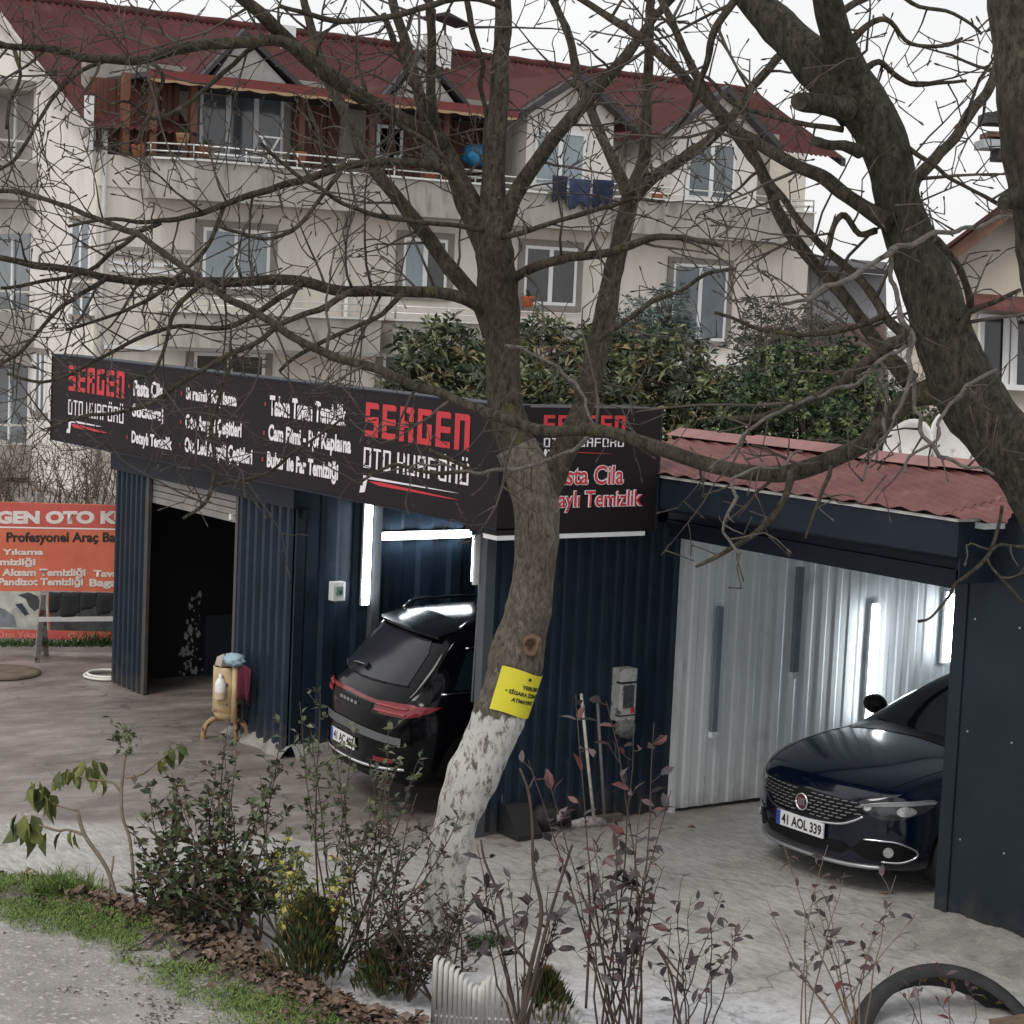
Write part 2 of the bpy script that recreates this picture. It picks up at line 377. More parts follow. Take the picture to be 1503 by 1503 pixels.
# clumps of dark crumbled leaf and soil spilling over the street edge
b = MB()
for _ in range(3600):
    p = verge_pt(random.uniform(.16, .7), random.uniform(.5, 1.9)); 
    if mnoise.noise(Vector((p.x*2.2, p.y*2.2, 3))) < .12+.25*random.random(): continue
    p.z = max(p.z, .05)+.004; r = random.uniform(.005, .017); A = random.uniform(0, 6.28); d = Vector((math.cos(A), math.sin(A), random.uniform(-.2, .5))); s_ = Vector((-d.y, d.x, random.uniform(-.4, .4)))
    b.add([p, p+d*r+s_*r*.6, p+d*r*2, p+d*r-s_*r*.5+Vector((0, 0, r*.4))], [(0, 1, 2), (0, 2, 3)])
b.build('leaf_litter', mat('leaf_crumbs', (.075, .052, .040), .9, var=.6, scale=25), kind='stuff')
# pale pebbles and bits scattered over the street edge
b = MB()
for _ in range(240):
    p = verge_pt(random.uniform(.18, .6), random.uniform(.6, 1.9)+random.gauss(0, .1)); p.z = .054+random.uniform(0, .008)
    r = .003+.010*random.random()**4; b.box(p-Vector((r, r*.8, r*.4)), p+Vector((r, r*.8, r*.4)))
b.build('gravel', mat('gravel', (.33, .31, .28), .9, var=.6, scale=40), kind='stuff')
# small stains/debris plates on lot: round drain cover at left edge, coiled white hose
b = MB(); c = g0(2, 988); b.lathe(c+Vector((0, 0, .0)), [(.0, .03), (.36, .03), (.40, .02), (.40, 0)], 20)
b.build('drain_cover', mat('rusty_plate', (.13, .10, .07), .8, var=.4, scale=9), label='rust brown flat cover on the wet yard at the left edge', cat='drain cover')
b = MB(); c = g0(158, 994)
for k in range(2):
    b.tube([c+Vector(((.24-.03*k)*math.cos(A), (.24-.03*k)*math.sin(A), .02+.02*k)) for A in [i*math.pi/14 for i in range(29)]], .014, 6)
b.build('hose', mat('white_hose', (.75, .73, .68), .5), label='loop of white hose lying on the ground left of the workshop', cat='hose')
# ------------------------------------------------------------------ workshop
navy = mat('navy_sheet', (.015, .027, .045), .42, var=.25, scale=2.5, bump=.12, bscale=12, metal=.1, spot=((.035, .042, .05), 7, .62, .2), spec=.3, dirt=(.35, (.075, .066, .058)))
navyf = mat('navy_flat', (.012, .019, .030), .5, spec=.25, var=.2, scale=3, bump=.05, bscale=20)
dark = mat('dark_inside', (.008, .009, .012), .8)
steel = mat('shutter_steel', (.30, .295, .285), .45, metal=.5, var=.2, scale=5)
white = mat('white_paint', (.72, .73, .73), .5, var=.08)
wsh = empty('workshop', (0, 0, 0), 'long low car wash workshop clad in dark navy corrugated metal sheets', 'workshop')
FH = 2.42
def panel_run(parent, M, a, bb, z0, z1, axis, const, nrm, pitch=.15, depth=.03, maxw=1.0, name='wall_panel'):
    n = max(1, math.ceil(abs(bb-a)/maxw-.05)); w = (bb-a)/n
    for i in range(n):
        s0 = a+w*i; d = 1 if w > 0 else -1
        lo = (const, s0, z0) if axis == 'Y' else (s0, const, z0)
        run = (0, d, 0) if axis == 'Y' else (d, 0, 0)
        lo = Vector(lo)+Vector(nrm)*(.002*(i % 2))
        corr(lo, run, (0, 0, 1), abs(w)+.01, z1-z0, pitch, depth, nrm).build(name, M, parent)
# front panels X=0 facing -X: left of the shutter, right of it
panel_run(wsh, navy, 6.72, 6.02, .02, FH, 'Y', 0, (-1, 0, 0), .117, .035)
panel_run(wsh, navy, 4.02, 2.99, .03, FH, 'Y', 0, (-1, 0, 0), .147, .035, 1.2)
for y_a, y_b in ((5.93, 6.01), (4.02, 4.07)): MB().box((-.01, y_a, 0), (.025, y_b, 2.2)).build('shutter_rail', mat('rail_grey', (.10, .095, .09), .5, metal=.5), wsh)
b = MB(); b.box((-.06, 2.9, 2.19), (.1, 6.75, 2.44)); b.build('beam', navyf, wsh)
b = MB(); b.box((.04, 2.87, 2.10), (.1, 2.985, 2.188)); b.box((.0, 2.93, .0), (.09, 2.988, 2.188)); b.build('corner_trim', navyf, wsh)
# roller shutter slats, rolled up
sh = MB(); sh.box((.03, 4.075, 1.93), (.06, 5.925, 1.99)); shu = sh.build('shutter', steel, wsh)
for k in range(3):
    MB().box((.03, 4.075, 1.997+.062*k), (.055, 5.925, 2.05+.062*k)).build('slat', steel, shu)
MB().box((.01, 4.2, 1.95), (.03, 4.24, 2.0)).build('handle', white, shu)
# bay side wall Y=2.93 facing -Y
panel_run(wsh, navy, .1, 6.0, .08, 2.4, 'X', 2.93, (0, -1, 0), .33, .022, 1.0)
panel_run(wsh, navy, 2.93, 0.05, .03, 2.4, 'Y', 5.6, (-1, 0, 0), .25, .03, 1.0)
b = MB(); b.box((.72, 2.83, .05), (.80, 2.905, 2.4)); b.build('column', mat('column_grey', (.12, .13, .14), .4, metal=.4), wsh)
# rough concrete plinth under the wall
def ridge0(p, q, side, w, h, n=60, seg=6, am=.6):
    p, q, side = Vector(p), Vector(q), Vector(side); vs = []
    for i in range(n+1):
        c = p.lerp(q, i/n); ww = w*(1+am*mnoise.noise(c*4.3)); hh = h*(1+am*mnoise.noise(c*6.1+Vector((5, 5, 5))))
        for k in range(seg+1):
            t_ = k/seg; v = c+side*(ww*t_)+Vector((0, 0, hh*(1-t_**1.6)-.015)); vs.append(v+Vector((0, 0, .012*mnoise.noise(v*22))))
    return MB().add(vs, [(i*(seg+1)+k, (i+1)*(seg+1)+k, (i+1)*(seg+1)+k+1, i*(seg+1)+k+1) for i in range(n) for k in range(seg)], True)
ridge0((.04, 2.9, 0), (.04, 4.05, 0), (-1, 0, 0), .14, .12).build('plinth', mat('rough_concrete', (.26, .25, .23), .95, bump=1, bscale=30, var=.3), wsh)
b = ridge0((.0, 2.92, 0), (2.6, 2.92, 0), (0, -1, 0), .12, .12)
b.build('plinth', mat('rough_concrete', (.26, .25, .23), .95, bump=1, bscale=30, var=.3), wsh)
# outer side wall Y=0 facing -Y
panel_run(wsh, navy, .06, 1.84, .02, 2.36, 'X', 0, (0, -1, 0), .125, .028, .8)
b = MB(); b.box((-.03, -.04, 0), (.055, .05, 2.38)); b.build('corner_post', mat('post_grey', (.10, .115, .13), .4, metal=.5), wsh)
b = MB(); b.bar((.02, .03, .02+2.35), (.42, .25, 1.75), .025); b.bar((0.0, .06, 2.36), (.06, .2, 1.0), .02); b.build('brace', mat('column_grey', (.12, .13, .14)), wsh)
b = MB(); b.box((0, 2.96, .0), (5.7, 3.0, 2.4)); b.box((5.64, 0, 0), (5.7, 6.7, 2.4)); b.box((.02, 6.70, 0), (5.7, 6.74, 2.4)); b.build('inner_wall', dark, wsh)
b = MB(); b.box((-.02, 0.0, 2.445), (5.8, 6.76, 2.50)); b.build('roof', navyf, wsh)
# peeled white paint flakes deep inside the shutter doorway
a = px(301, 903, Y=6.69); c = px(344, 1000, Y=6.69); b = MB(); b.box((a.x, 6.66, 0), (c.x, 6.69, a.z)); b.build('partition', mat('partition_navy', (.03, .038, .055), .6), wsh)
b = MB()
for _ in range(85):
    yy = 868+122*random.random()**.7; xx = 286-(yy-868)*.10+random.gauss(0, 4)*(1+(yy-868)/90)
    r = random.uniform(.005, .017)*(1+(random.random() < .2)); p = px(xx, yy, Y=6.693)
    pts = [p+Vector((r*random.uniform(.5, 1)*math.cos(A), 0, r*random.uniform(.6, 1.8)*math.sin(A))) for A in [k*1.047 for k in range(6)]]
    pts = [q+Vector((0, -.00002*_, 0)) for q in pts]
    b.poly(pts)
b.build('paint_flakes', mat('flake', (.42, .41, .38), .8), wsh, kind='stuff')
# sign boxes -----------------------------------------------------------
board = mat('sign_vinyl', (.0125, .0085, .0105), .6, spec=.22, var=.1, scale=1.5)
red = mat('sign_red', (.54, .027, .038), .5, var=.05); redd = mat('sign_red_dark', (.35, .03, .035), .5, var=.05)
swhite = mat('sign_white', (.78, .74, .77), .5, var=.04)
rX, uZ = Vector((1, 0, 0)), Vector((0, 0, 1)); rY = Vector((0, -1, 0))
SX = -.25; YL, YR = 7.86, -.47; ZB, ZT = 2.41, 3.29
sg = empty('shop_sign', (SX, 3.7, ZB), 'long dark sign board over the workshop front listing services in white letters', 'shop sign')
MB().box((SX, YR+.001, ZB), (.0, YL, ZT)).build('board', board, sg)
b = MB(); b.box((SX-.008, YR, ZB-.012), (.0, YL, ZB-.001)); b.box((SX-.008, YR, ZT+.001), (0, YL, ZT+.014)); b.box((SX-.008, YL+.001, ZB-.012), (0, YL+.012, ZT+.014)); b.build('edge_trim', navyf, sg)
def on_front(fn, txt, x0, yt, yb, x1, M, par, **k):
    a = px(x0, yt, X=SX); c = px(x0, yb, X=SX); e = px(x1, yb, X=SX)
    return fn(txt, Vector((SX, a.y, c.z)), rY, uZ, Vector((-1, 0, 0)), a.y-e.y, a.z-c.z, M, par, **k)
SY = -.47
def on_side(fn, txt, x0, yt, yb, x1, M, par, **k):
    a = px(x0, yt, Y=SY); c = px(x0, yb, Y=SY); e = px(x1, yb, Y=SY)
    return fn(txt, Vector((a.x, SY, c.z)), rX, uZ, Vector((0, -1, 0)), e.x-a.x, a.z-c.z, M, par, **k)
on_front(block_text, 'SERGEN', 102, 536, 573, 183, red, sg, sw=.34)
on_front(block_text, 'OTO KUAFÖRÜ', 101, 586, 608, 182, swhite, sg, sw=.23)
on_front(block_text, 'SERGEN', 538, 590, 640, 690, red, sg, sw=.34)
on_front(block_text, 'OTO KUAFÖRÜ', 535, 656, 686, 689, swhite, sg, sw=.23)
def swoosh(f, pts, M, par, off):
    b = MB(); b.poly([f(*p)+off for p in pts]); return b.build('logo_line', M, par)
fr = lambda x, y: px(x, y, X=SX); sdx = lambda x, y: px(x, y, Y=SY)
for sx, sy, k, f, off, par in ((530, 695, 1, fr, Vector((-.004, 0, 0)), 's'),):
    swoosh(f, [(534, 697), (540, 699), (675, 724), (666, 723), (540, 703), (536, 722), (528, 723), (530, 712), (533, 713)], swhite, sg, off)
    swoosh(f, [(541, 706), (560, 708), (676, 734), (660, 732), (556, 713)], red, sg, off)
swoosh(fr, [(101, 615), (104, 616), (150, 626), (144, 626), (105, 620), (103, 636), (98, 635), (99, 629), (101, 629)], swhite, sg, Vector((-.004, 0, 0)))
swoosh(fr, [(104, 622), (115, 623), (165, 637), (155, 636), (110, 628)], red, sg, Vector((-.004, 0, 0)))
rows = [(197, 556, 577, 240, 'Pasta Cila'), (195, 592, 613, 240, 'Stickeraj'), (194, 632, 651, 253, 'Detaylı Temizlik'),
        (274, 567, 588, 348, 'Seramik Kaplama'), (273, 607, 631, 355, 'Oto Ampül Çeşitleri'), (272, 641, 666, 371, 'Oto Led Ampül Çeşitleri'),
        (397, 580, 606, 509, 'Taban Tavan Temizlik'), (395, 622, 649, 516, 'Cam Filmi - Ppf Kaplama'), (393, 660, 688, 497, 'Buhar ile Far Temizliği')]
for x0, yt, yb, x1, tx in rows:
    on_front(letters, tx, x0, yt, yb+4, x1, swhite, sg, bold=.04)
    a = px(x0-7, (yt+yb)/2, X=SX); bb = MB()
    bb.poly([a+Vector((-.004, .022*math.cos(k*math.pi/4)*(1 if k % 2 else .55), .028*math.sin(k*math.pi/4)*(1 if k % 2 else .55))) for k in range(8)]).build('bullet_mark', redd, sg)
s2 = empty('shop_sign', (.4, SY, ZB), 'shorter dark sign board round the workshop corner behind the tree fork, with red lettering', 'shop sign')
xr2 = px(970, 600, Y=SY).x; ZB2 = 2.36
MB().box((SX+.001, SY, ZB2), (xr2, -.06, ZT-.002)).build('board', board, s2)
b = MB(); b.box((SX, SY-.01, ZB2-.035), (xr2-.1, -.3, ZB2-.003)); b.build('edge_trim', white, s2)
MB().box((xr2+.001, SY-.004, ZB2), (xr2+.02, -.06, ZT)).build('end_trim', navyf, s2)
on_side(block_text, 'SERGEN', 798, 609, 637, 917, red, s2, sw=.34)
on_side(block_text, 'OTO KUAFÖRÜ', 798, 643, 656, 915, swhite, s2, sw=.23)
of = Vector((0, -.004, 0))
swoosh(sdx, [(799, 659), (803, 660), (845, 662), (838, 662), (803, 663), (800, 672), (795, 671), (797, 668)], swhite, s2, of)
swoosh(sdx, [(815, 663), (825, 662), (900, 666), (885, 666)], red, s2, of)
for tx, x0, yt, yb, x1 in (('Pasta Cila', 806, 684, 712, 914), ('Detaylı Temizlik', 782, 722, 753, 941)):
    on_side(letters, tx, x0-1, yt-1, yb+1, x1+1, swhite, s2, bold=.05, off=.003)
    on_side(letters, tx, x0, yt, yb, x1, red, s2, bold=.01, off=.0055)
# light tubes ------------------------------------------------------------
lamp = mat('lamp_glow', (.90, .96, 1.0), .5, var=0, emit=20); lamph = mat('lamp_housing', (.6, .62, .62), .4)
def light(p, q, n, label):
    p, q, n = Vector(p), Vector(q), Vector(n)
    e = empty('light_tube', p, label, 'light tube', 'white light tubes on the bay walls')
    MB().bar(p, q, .075, .03, up=n).build('housing', lamph, e)
    b = MB(); d = (q-p).normalized()*.02; b.tube([p+d+n*.04, q-d+n*.04], .026, 8); b.build('tube', lamp, e); return e
YB = 2.83
a = px(540, 738, Y=YB); c = px(540, 888, Y=YB); light((a.x, YB, a.z), (a.x, YB, c.z), (0, -1, 0), 'upright glowing light tube left of the dark suv in the workshop bay')
YC = 2.90
a = px(556, 787, Y=YC); c = px(689, 783, Y=YC); zz = (a.z+c.z)/2; light((a.x, YC, zz), (c.x, YC, zz), (0, -1, 0), 'level glowing light tube above the dark suv, under the sign')
light((-.03, .075, 2.30), (-.03, .075, 1.92), (0, 1, 0), 'short upright glowing light tube beside the corner post of the suv bay')
# electrical box
a = px(483, 853, Y=2.9); c = px(500, 880, Y=2.9)
e = empty('switch_box', (a.x, 2.9, c.z), 'small white switch box on the navy wall left of the upright light tube', 'switch box')
bevel(MB().box((a.x, 2.82, c.z+.0), (c.x, 2.905, a.z)).build('case', white, e), .008)
MB().box((a.x+.03, 2.812, c.z+.05), (c.x-.03, 2.819, a.z-.04)).build('cover', mat('smoked_cover', (.22, .30, .28), .2), e)
b = MB(); b.tube([((a.x+c.x)/2, 2.811, (a.z+c.z)/2), ((a.x+c.x)/2, 2.79, (a.z+c.z)/2)], .018, 8); b.build('switch', mat('switch_green', (.05, .13, .08), .4), e)
# ------------------------------------------------------------------ garage with red roof
gw = mat('garage_white', (.70, .74, .76), .62, dirt=(.25, (.35, .33, .30)), var=.06, scale=2, metal=.1, spot=((.36, .38, .38), 3, .66, .2))
ga = empty('garage', (1.6, -1.6, 0), 'low navy garage bay with red corrugated roof and white inner walls', 'garage')
GX = 1.6; GYL, GYR = -.30, -3.2
panel_run(ga, gw, 1.89, 5.6, .03, 2.6, 'X', -.06, (0, -1, 0), .16, .008, 1.0)
b = MB(); b.box((1.845, -.085, .0), (1.885, -.005, 2.3)); b.build('door_jamb', mat('jamb_white', (.62, .65, .66), .5), ga)
panel_run(ga, gw, -.06, -4.9, .02, 2.6, 'Y', 5.6, (-1, 0, 0), .22, .03, 1.2)
panel_run(ga, gw, GX+.15, 5.6, .02, 2.6, 'X', -3.34, (0, 1, 0), .22, .03, 1.2)
for xx0, y0, y1, w_ in ((1055, 890, 1072, .05), (1173, 832, 985, .06)):
    a = px(xx0, y0, Y=-.1); c = px(xx0, y1, Y=-.1)
    MB().box((a.x-w_/2, -.135, c.z), (a.x+w_/2, -.092, a.z)).build('cable_duct', mat('duct_grey', (.16, .19, .22), .5), ga)
    MB().box((a.x-w_*.6, -.14, c.z-.05), (a.x+w_*.6, -.09, c.z-.002)).build('duct_end', gw, ga)
for xx0, y0, y1, yy_ in ((1283, 885, 1062, -.11), (1392, 868, 972, -.11)):
    a = px(xx0, y0, Y=yy_); c = px(xx0, y1, Y=yy_)
    light((a.x, yy_, a.z), (a.x, yy_, c.z), (0, -1, 0), 'tall glowing light tube on the white wall behind the parked navy car' if xx0 < 1300 else 'glowing light tube deepest in the white garage, beside the navy post')
# header, roller box, fascia
MB().box((GX, GYR-.03, 2.27), (GX+.12, GYL+.12, 2.335)).build('header_rail', navyf, ga)
MB().box((GX-.02, GYR-.03, 2.338), (GX+.14, GYL+.14, 2.40)).build('header_rail', navyf, ga)
MB().box((GX+.01, GYR-.03, 2.403), (GX+.16, GYL+.16, 2.72)).build('lintel', navyf, ga)
fa = MB(); y0, y1 = .02, -3.50
prof = [(1.25, 2.76), (1.25, 2.535), (1.29, 2.515), (1.60, 2.46), (1.60, 2.76)]
fixn(fa.prism([(x, y0, z) for x, z in prof], (0, y1-y0, 0)).build('fascia', navyf, ga))
MB().box((1.235, y1, 2.763), (1.45, y0, 2.782)).build('drip_edge', mat('drip_white', (.62, .61, .58), .4), ga)
MB().box((1.27, y1-.012, 2.36), (1.6, y1-.002, 2.53)).build('end_plate', navyf, ga)
# front wall right of the opening
fwm = mat('navy_smooth', (.013, .020, .029), .5, spec=.3, dirt=(.3, (.06, .055, .05)), var=.15, scale=2, bump=.05, bscale=30, spot=((.019, .026, .034), 2.5, .5, .3))
MB().box((GX-.02, GYR-.11, .05), (GX+.14, GYR-.0, 2.46)).build('corner_post', fwm, ga)
for k in range(3):
    yy0 = GYR-.115-k*.9
    MB().box((GX-.008, yy0-.893, .04), (GX+.1, yy0, 2.80)).build('wall_panel', fwm, ga)
    b = MB()
    for zz in (.62, 1.35, 2.1):
        for dy in (.07, .45, .83): b.tube([(GX-.009, yy0-dy, zz), (GX-.016, yy0-dy, zz)], .007, 6)
    b.build('screw', mat('screw_zinc', (.6, .6, .6), .3, metal=.8), ga)
MB().box((GX-.03, GYR-2.82, 2.803), (GX+.2, y1+.14, 2.85)).build('wall_cap', navyf, ga)
# red corrugated roof sheets
rr = mat('roof_red', (.095, .030, .028), .65, var=.3, scale=3, bump=.15, bscale=30, spec=.3, col2=(.175, .063, .057), spot=((.22, .115, .105), 5, .6, .2))
rp = mat('ridge_pink', (.24, .105, .098), .6, var=.25, scale=3)
dirp = Vector((.93, -.37, 0)).normalized()
def roofz(x): return 2.80+(x-1.2)*.165
ysh = [.62-1.0*i for i in range(6)]
for i in range(5):
    ya, yb_ = ysh[i], ysh[i+1]-.02; last = False; vs = []; nu, nv = 100, 50
    last = i == 4
    for a_ in range(nu+1):
        for c_ in range(nv+1):
            x = 1.2+(2.36-1.2)*a_/nu; ye = max(yb_, -3.93+(x-1.2)*.68) if i >= 3 else yb_; ye = (-3.93+(x-1.2)*.68) if last else ye; y = ya+(min(ya-.001, ye)-ya)*c_/nv
            ph = (x*dirp.x+y*dirp.y)*2*math.pi/.082
            vs.append((x, y, roofz(x)+.010*math.sin(ph)+.004*(i % 2)))
    MB().add(vs, [(a_*(nv+1)+c_, (a_+1)*(nv+1)+c_, (a_+1)*(nv+1)+c_+1, a_*(nv+1)+c_+1) for a_ in range(nu) for c_ in range(nv)], True).build('roof_sheet', rr, ga)
b = MB(); ys_ = [.75, -.2, -1.25, -2.3, -3.15]
for i in range(4):
    ya, yb_ = ys_[i], ys_[i+1]; z = 3.03+.012*(i % 2)
    fixn(MB().prism([(2.26, ya, z-.03), (2.42, ya, z+.03), (2.6, ya, z-.03), (2.42, ya, z+.015)], (0, yb_-ya-.03, 0)).build('ridge_cap', rp, ga))
fixn(MB().prism([(2.48, .7, 3.0), (5.7, .7, 2.7), (5.7, .7, 2.66), (2.48, .7, 2.96)], (0, -3.85, 0)).build('rear_roof', rr, ga))
b = MB(); b.box((1.4, y0-3.6, 2.72), (5.6, y0-.1, 2.758)); b.build('ceiling', gw, ga)
# rough kerb under the right wall
def ridge(p, q, side, w, h, n=60, seg=8, am=.5):
    p, q, side = Vector(p), Vector(q), Vector(side); vs = []
    for i in range(n+1):
        c = p.lerp(q, i/n); e_ = min(1, i/5, (n-i)/3+.2); ww = w*(1+am*mnoise.noise(c*2.3)); hh = h*(1+am*mnoise.noise(c*3.1+Vector((5, 5, 5))))*e_
        for k in range(seg+1):
            t_ = k/seg; v = c+side*(ww*t_)+Vector((0, 0, hh*(1-t_**1.6)-.015)); vs.append(v+Vector((0, 0, .014*mnoise.noise(v*16)+.006*mnoise.noise(v*50))))
    return MB().add(vs, [(i*(seg+1)+k, (i+1)*(seg+1)+k, (i+1)*(seg+1)+k+1, i*(seg+1)+k+1) for i in range(n) for k in range(seg)], True)
b = ridge((GX+.1, GYR+.2, 0), (GX+.1, GYR-3, 0), (-1, 0, 0), .5, .15, 90)
o = fixn(b.build('kerb', mat('rough_concrete', (.26, .25, .23)), kind='structure'))
# ------------------------------------------------------------------ cars
def sect(zb, zt, wl, wm, ws, zs, wt, ztop=None):
    zt2 = ztop if ztop is not None else zt-.05
    return [(0, zb), (wl*.7, zb), (wl, zb+.05), (wm, (zb+zs)*.5), (wm*.985, zs-.10), (ws, zs), (wt+(ws-wt)*.35, zs+(zt2-zs)*.62), (wt, zt2), (wt*.62, zt-.008), (0, zt)]
def loft(stations, curv, nu=5, nv=4, y0=0., xcurv_len=1.2):
    S_ = [(x,)+tuple(c for p in sec for c in p) for x, sec in stations]
    S_ = spline(S_, nu); K = (len(S_[0])-1)//2; rows = []
    for s_ in S_:
        half = spline([(s_[1+2*i], s_[2+2*i]) for i in range(K)], nv); row = []
        for y, z in half: row.append((s_[0], max(0, y), z))
        full = row+[(x, -y, z) for x, y, z in reversed(row[1:-1])]
        rows.append([(x+curv*(abs(y)/.9)**2.6*max(0, 1-max(0, x)/xcurv_len), y, z) for x, y, z in full])
    n = len(rows[0]); b = MB(); b.add([p for r in rows for p in r], [(i*n+j, i*n+(j+1) % n, (i+1)*n+(j+1) % n, (i+1)*n+j) for i in range(len(rows)-1) for j in range(n)], True)
    b.add(rows[-1], [tuple(range(n))]); b.add(rows[0], [tuple(range(n))[::-1]])
    return b
class Car:
    def __init__(s, stations, curv, M, root, T, wheels, wr, xl=1.2):
        s.root, s.T = root, T
        b = loft(stations, curv, xcurv_len=xl); me = b.mesh('body', M)
        bb = bmesh.new(); bb.from_mesh(me); bmesh.ops.remove_doubles(bb, verts=bb.verts, dist=.0005); bmesh.ops.recalc_face_normals(bb, faces=bb.faces); bb.to_mesh(me); bb.free()
        o = bpy.data.objects.new('body', me); COL.objects.link(o)
        cu = MB()
        for x, y in wheels:
            sg_ = 1 if y > 0 else -1
            cu.tube([(x, sg_*.62, wr+.0), (x, sg_*1.2, wr)], wr+.055, 28)
        co = cu.build('cut', M); fixn(co)
        md = o.modifiers.new('b', 'BOOLEAN'); md.object = co; md.operation = 'DIFFERENCE'; md.solver = 'EXACT'
        dg = bpy.context.evaluated_depsgraph_get(); me2 = bpy.data.meshes.new_from_object(o.evaluated_get(dg))
        o.modifiers.clear(); bpy.data.objects.remove(co)
        s.bvh = BVHTree.FromPolygons([v.co for v in me.vertices], [tuple(p.vertices) for p in me.polygons])
        o.data = me2; me2.materials.clear(); me2.materials.append(M)
        for p in me2.polygons: p.material_index = 0
        try: me2.shade_smooth()
        except Exception: pass
        try: me2.set_sharp_from_angle(angle=R_(38))
        except Exception: pass
        o.parent = root; s.body = o
    def hit(s, a, c, ax):
        if ax == 'x': o, d = Vector((-3, a, c)), Vector((1, 0, 0))
        elif ax == 'y': o, d = Vector((a, -4, c)), Vector((0, 1, 0))
        elif ax == 'y+': o, d = Vector((a, 4, c)), Vector((0, -1, 0))
        else: o, d = Vector((a, c, 4)), Vector((0, 0, -1))
        h = s.bvh.ray_cast(o, d)
        if h[0] is None: return None, -d
        n = h[1]
        if n.dot(d) > 0: n = -n
        return h[0], n
    def patch(s, name, poly, ax, M, off=.004, sp=.05, parent=None, label=None, smooth_pts=0):
        if smooth_pts: poly = spline(poly+[poly[0]], smooth_pts)[:-1]
        P2 = []; n = len(poly); ed = []
        for i in range(n):
            a, c = Vector(poly[i]), Vector(poly[(i+1) % n]); k = max(1, int((c-a).length/sp))
            P2 += [a.lerp(c, j/k) for j in range(k)]
        nb = len(P2); ed = [(i, (i+1) % nb) for i in range(nb)]
        x0, x1 = min(p.x for p in P2), max(p.x for p in P2); y0, y1 = min(p.y for p in P2), max(p.y for p in P2)
        def inside(q):
            c = False
            for i in range(nb):
                a, b_ = P2[i], P2[(i+1) % nb]
                if (a.y > q.y) != (b_.y > q.y) and q.x < (b_.x-a.x)*(q.y-a.y)/(b_.y-a.y)+a.x: c = not c
            return c
        y = y0+sp/2; pts = list(P2)
        while y < y1:
            x = x0+sp/2
            while x < x1:
                q = Vector((x, y))
                if inside(q) and min((q-p).length for p in P2) > sp*.4: pts.append(q)
                x += sp
            y += sp
        vo, _, fo, _, _, _ = delaunay_2d_cdt(pts, ed, [], 1, 1e-5)
        vs = []
        for q in vo:
            h, nn = s.hit(q.x, q.y, ax)
            if h is None: h = Vector(vs[-1]) if vs else Vector()
            vs.append(h+nn*off)
        b = MB(); b.add(vs, fo, True); o = b.build(name, M, None); o.parent = parent or s.root; o.location = (0, 0, 0)
        if label: o['label'] = label
        return o
    def wire(s, name, pts, ax, r, M, off=.004, parent=None, n=6, sub=4, flat=None):
        pts = spline(pts, sub); P3 = []
        for p in pts:
            h, nn = s.hit(p[0], p[1], ax)
            if h is not None: P3.append(h+nn*off)
        b = MB(); b.tube(P3, r, n); o = b.build(name, M); o.parent = parent or s.root; o.location = (0, 0, 0); return o
    def add(s, b, name, M, parent=None):
        o = b.build(name, M); o.parent = parent or s.root; o.location = (0, 0, 0); return o
    def wheel(s, x, y, r, wd, tyre, rim):
        sg_ = 1 if y > 0 else -1
        def ring(b, prof, n=28):
            k = len(b.v)
            for rr_, yy in prof:
                for j in range(n):
                    A = 2*math.pi*j/n; b.v.append((x+rr_*math.cos(A), y+sg_*yy, r+rr_*math.sin(A)))
            for i in range(len(prof)-1):
                for j in range(n):
                    b.f.append((k+i*n+j, k+i*n+(j+1) % n, k+(i+1)*n+(j+1) % n, k+(i+1)*n+j)); b.sm.append(True)
        w = empty('wheel', (0, 0, 0), None, None); w.parent = s.root; w.matrix_world = Matrix(); w.location = (0, 0, 0)
        b = MB(); ring(b, [(r*.66, -wd), (r*.96, -wd), (r, -wd*.8), (r, -wd*.15), (r*.96, 0), (r*.8, .006), (r*.66, -.005)]); s.add(fixn_(b), 'tyre', tyre, w)
        b = MB(); ring(b, [(r*.67, -.004), (r*.62, -.01), (r*.60, -.05), (0.03, -.055)])
        for k in range(5):
            A = 2*math.pi*k/5+.3
            for dA in (-.12, .12):
                b.bar((x+.04*math.cos(A), y-sg_*.02, r+.04*math.sin(A)), (x+r*.62*math.cos(A+dA), y-sg_*.012, r+r*.62*math.sin(A+dA)), .035, .03, up=(0, 1, 0))
        s.add(b, 'rim', rim, w); return w
def fixn_(b): return b
tyre_m = mat('tyre_rubber', (.014, .014, .015), .75, var=.2, scale=20)
rim_m = mat('rim_alloy', (.22, .22, .23), .3, metal=.8)
paint_f = mat('paint_dark_blue', (.0018, .0042, .014), .14, var=.05, coat=.55, metal=.0, spec=.35)
paint_s = mat('paint_black', (.0018, .0020, .0035), .15, var=.05, coat=.22, spec=.12)
glass = mat('car_glass', (.006, .010, .012), .05, var=0, spec=.4)
glass2 = mat('car_glass_rear', (.022, .023, .030), .12, var=.1, spec=.3)
chrome = mat('chrome', (.72, .73, .75), .15, metal=1, var=.05)
silver = mat('silver_trim', (.35, .36, .37), .35, metal=.6, var=.1)
blackp = mat('black_plastic', (.005, .005, .006), .5, var=.1, spec=.2)
lens = mat('lamp_lens', (.022, .026, .03), .12, var=.3, scale=14, spec=.8)
lensb = mat('lamp_bulb', (.42, .43, .43), .15, metal=.4, var=.5, scale=60)
redl = mat('tail_red', (.17, .006, .012), .15, var=.3, scale=10, spec=.7)
redd2 = mat('tail_red_pale', (.30, .05, .055), .2, var=.2)
platew = mat('plate_white', (.70, .70, .70), .4, var=.03); plateb = mat('plate_blue', (.02, .06, .35), .4); ink = mat('black_ink', (.01, .01, .01), .5)
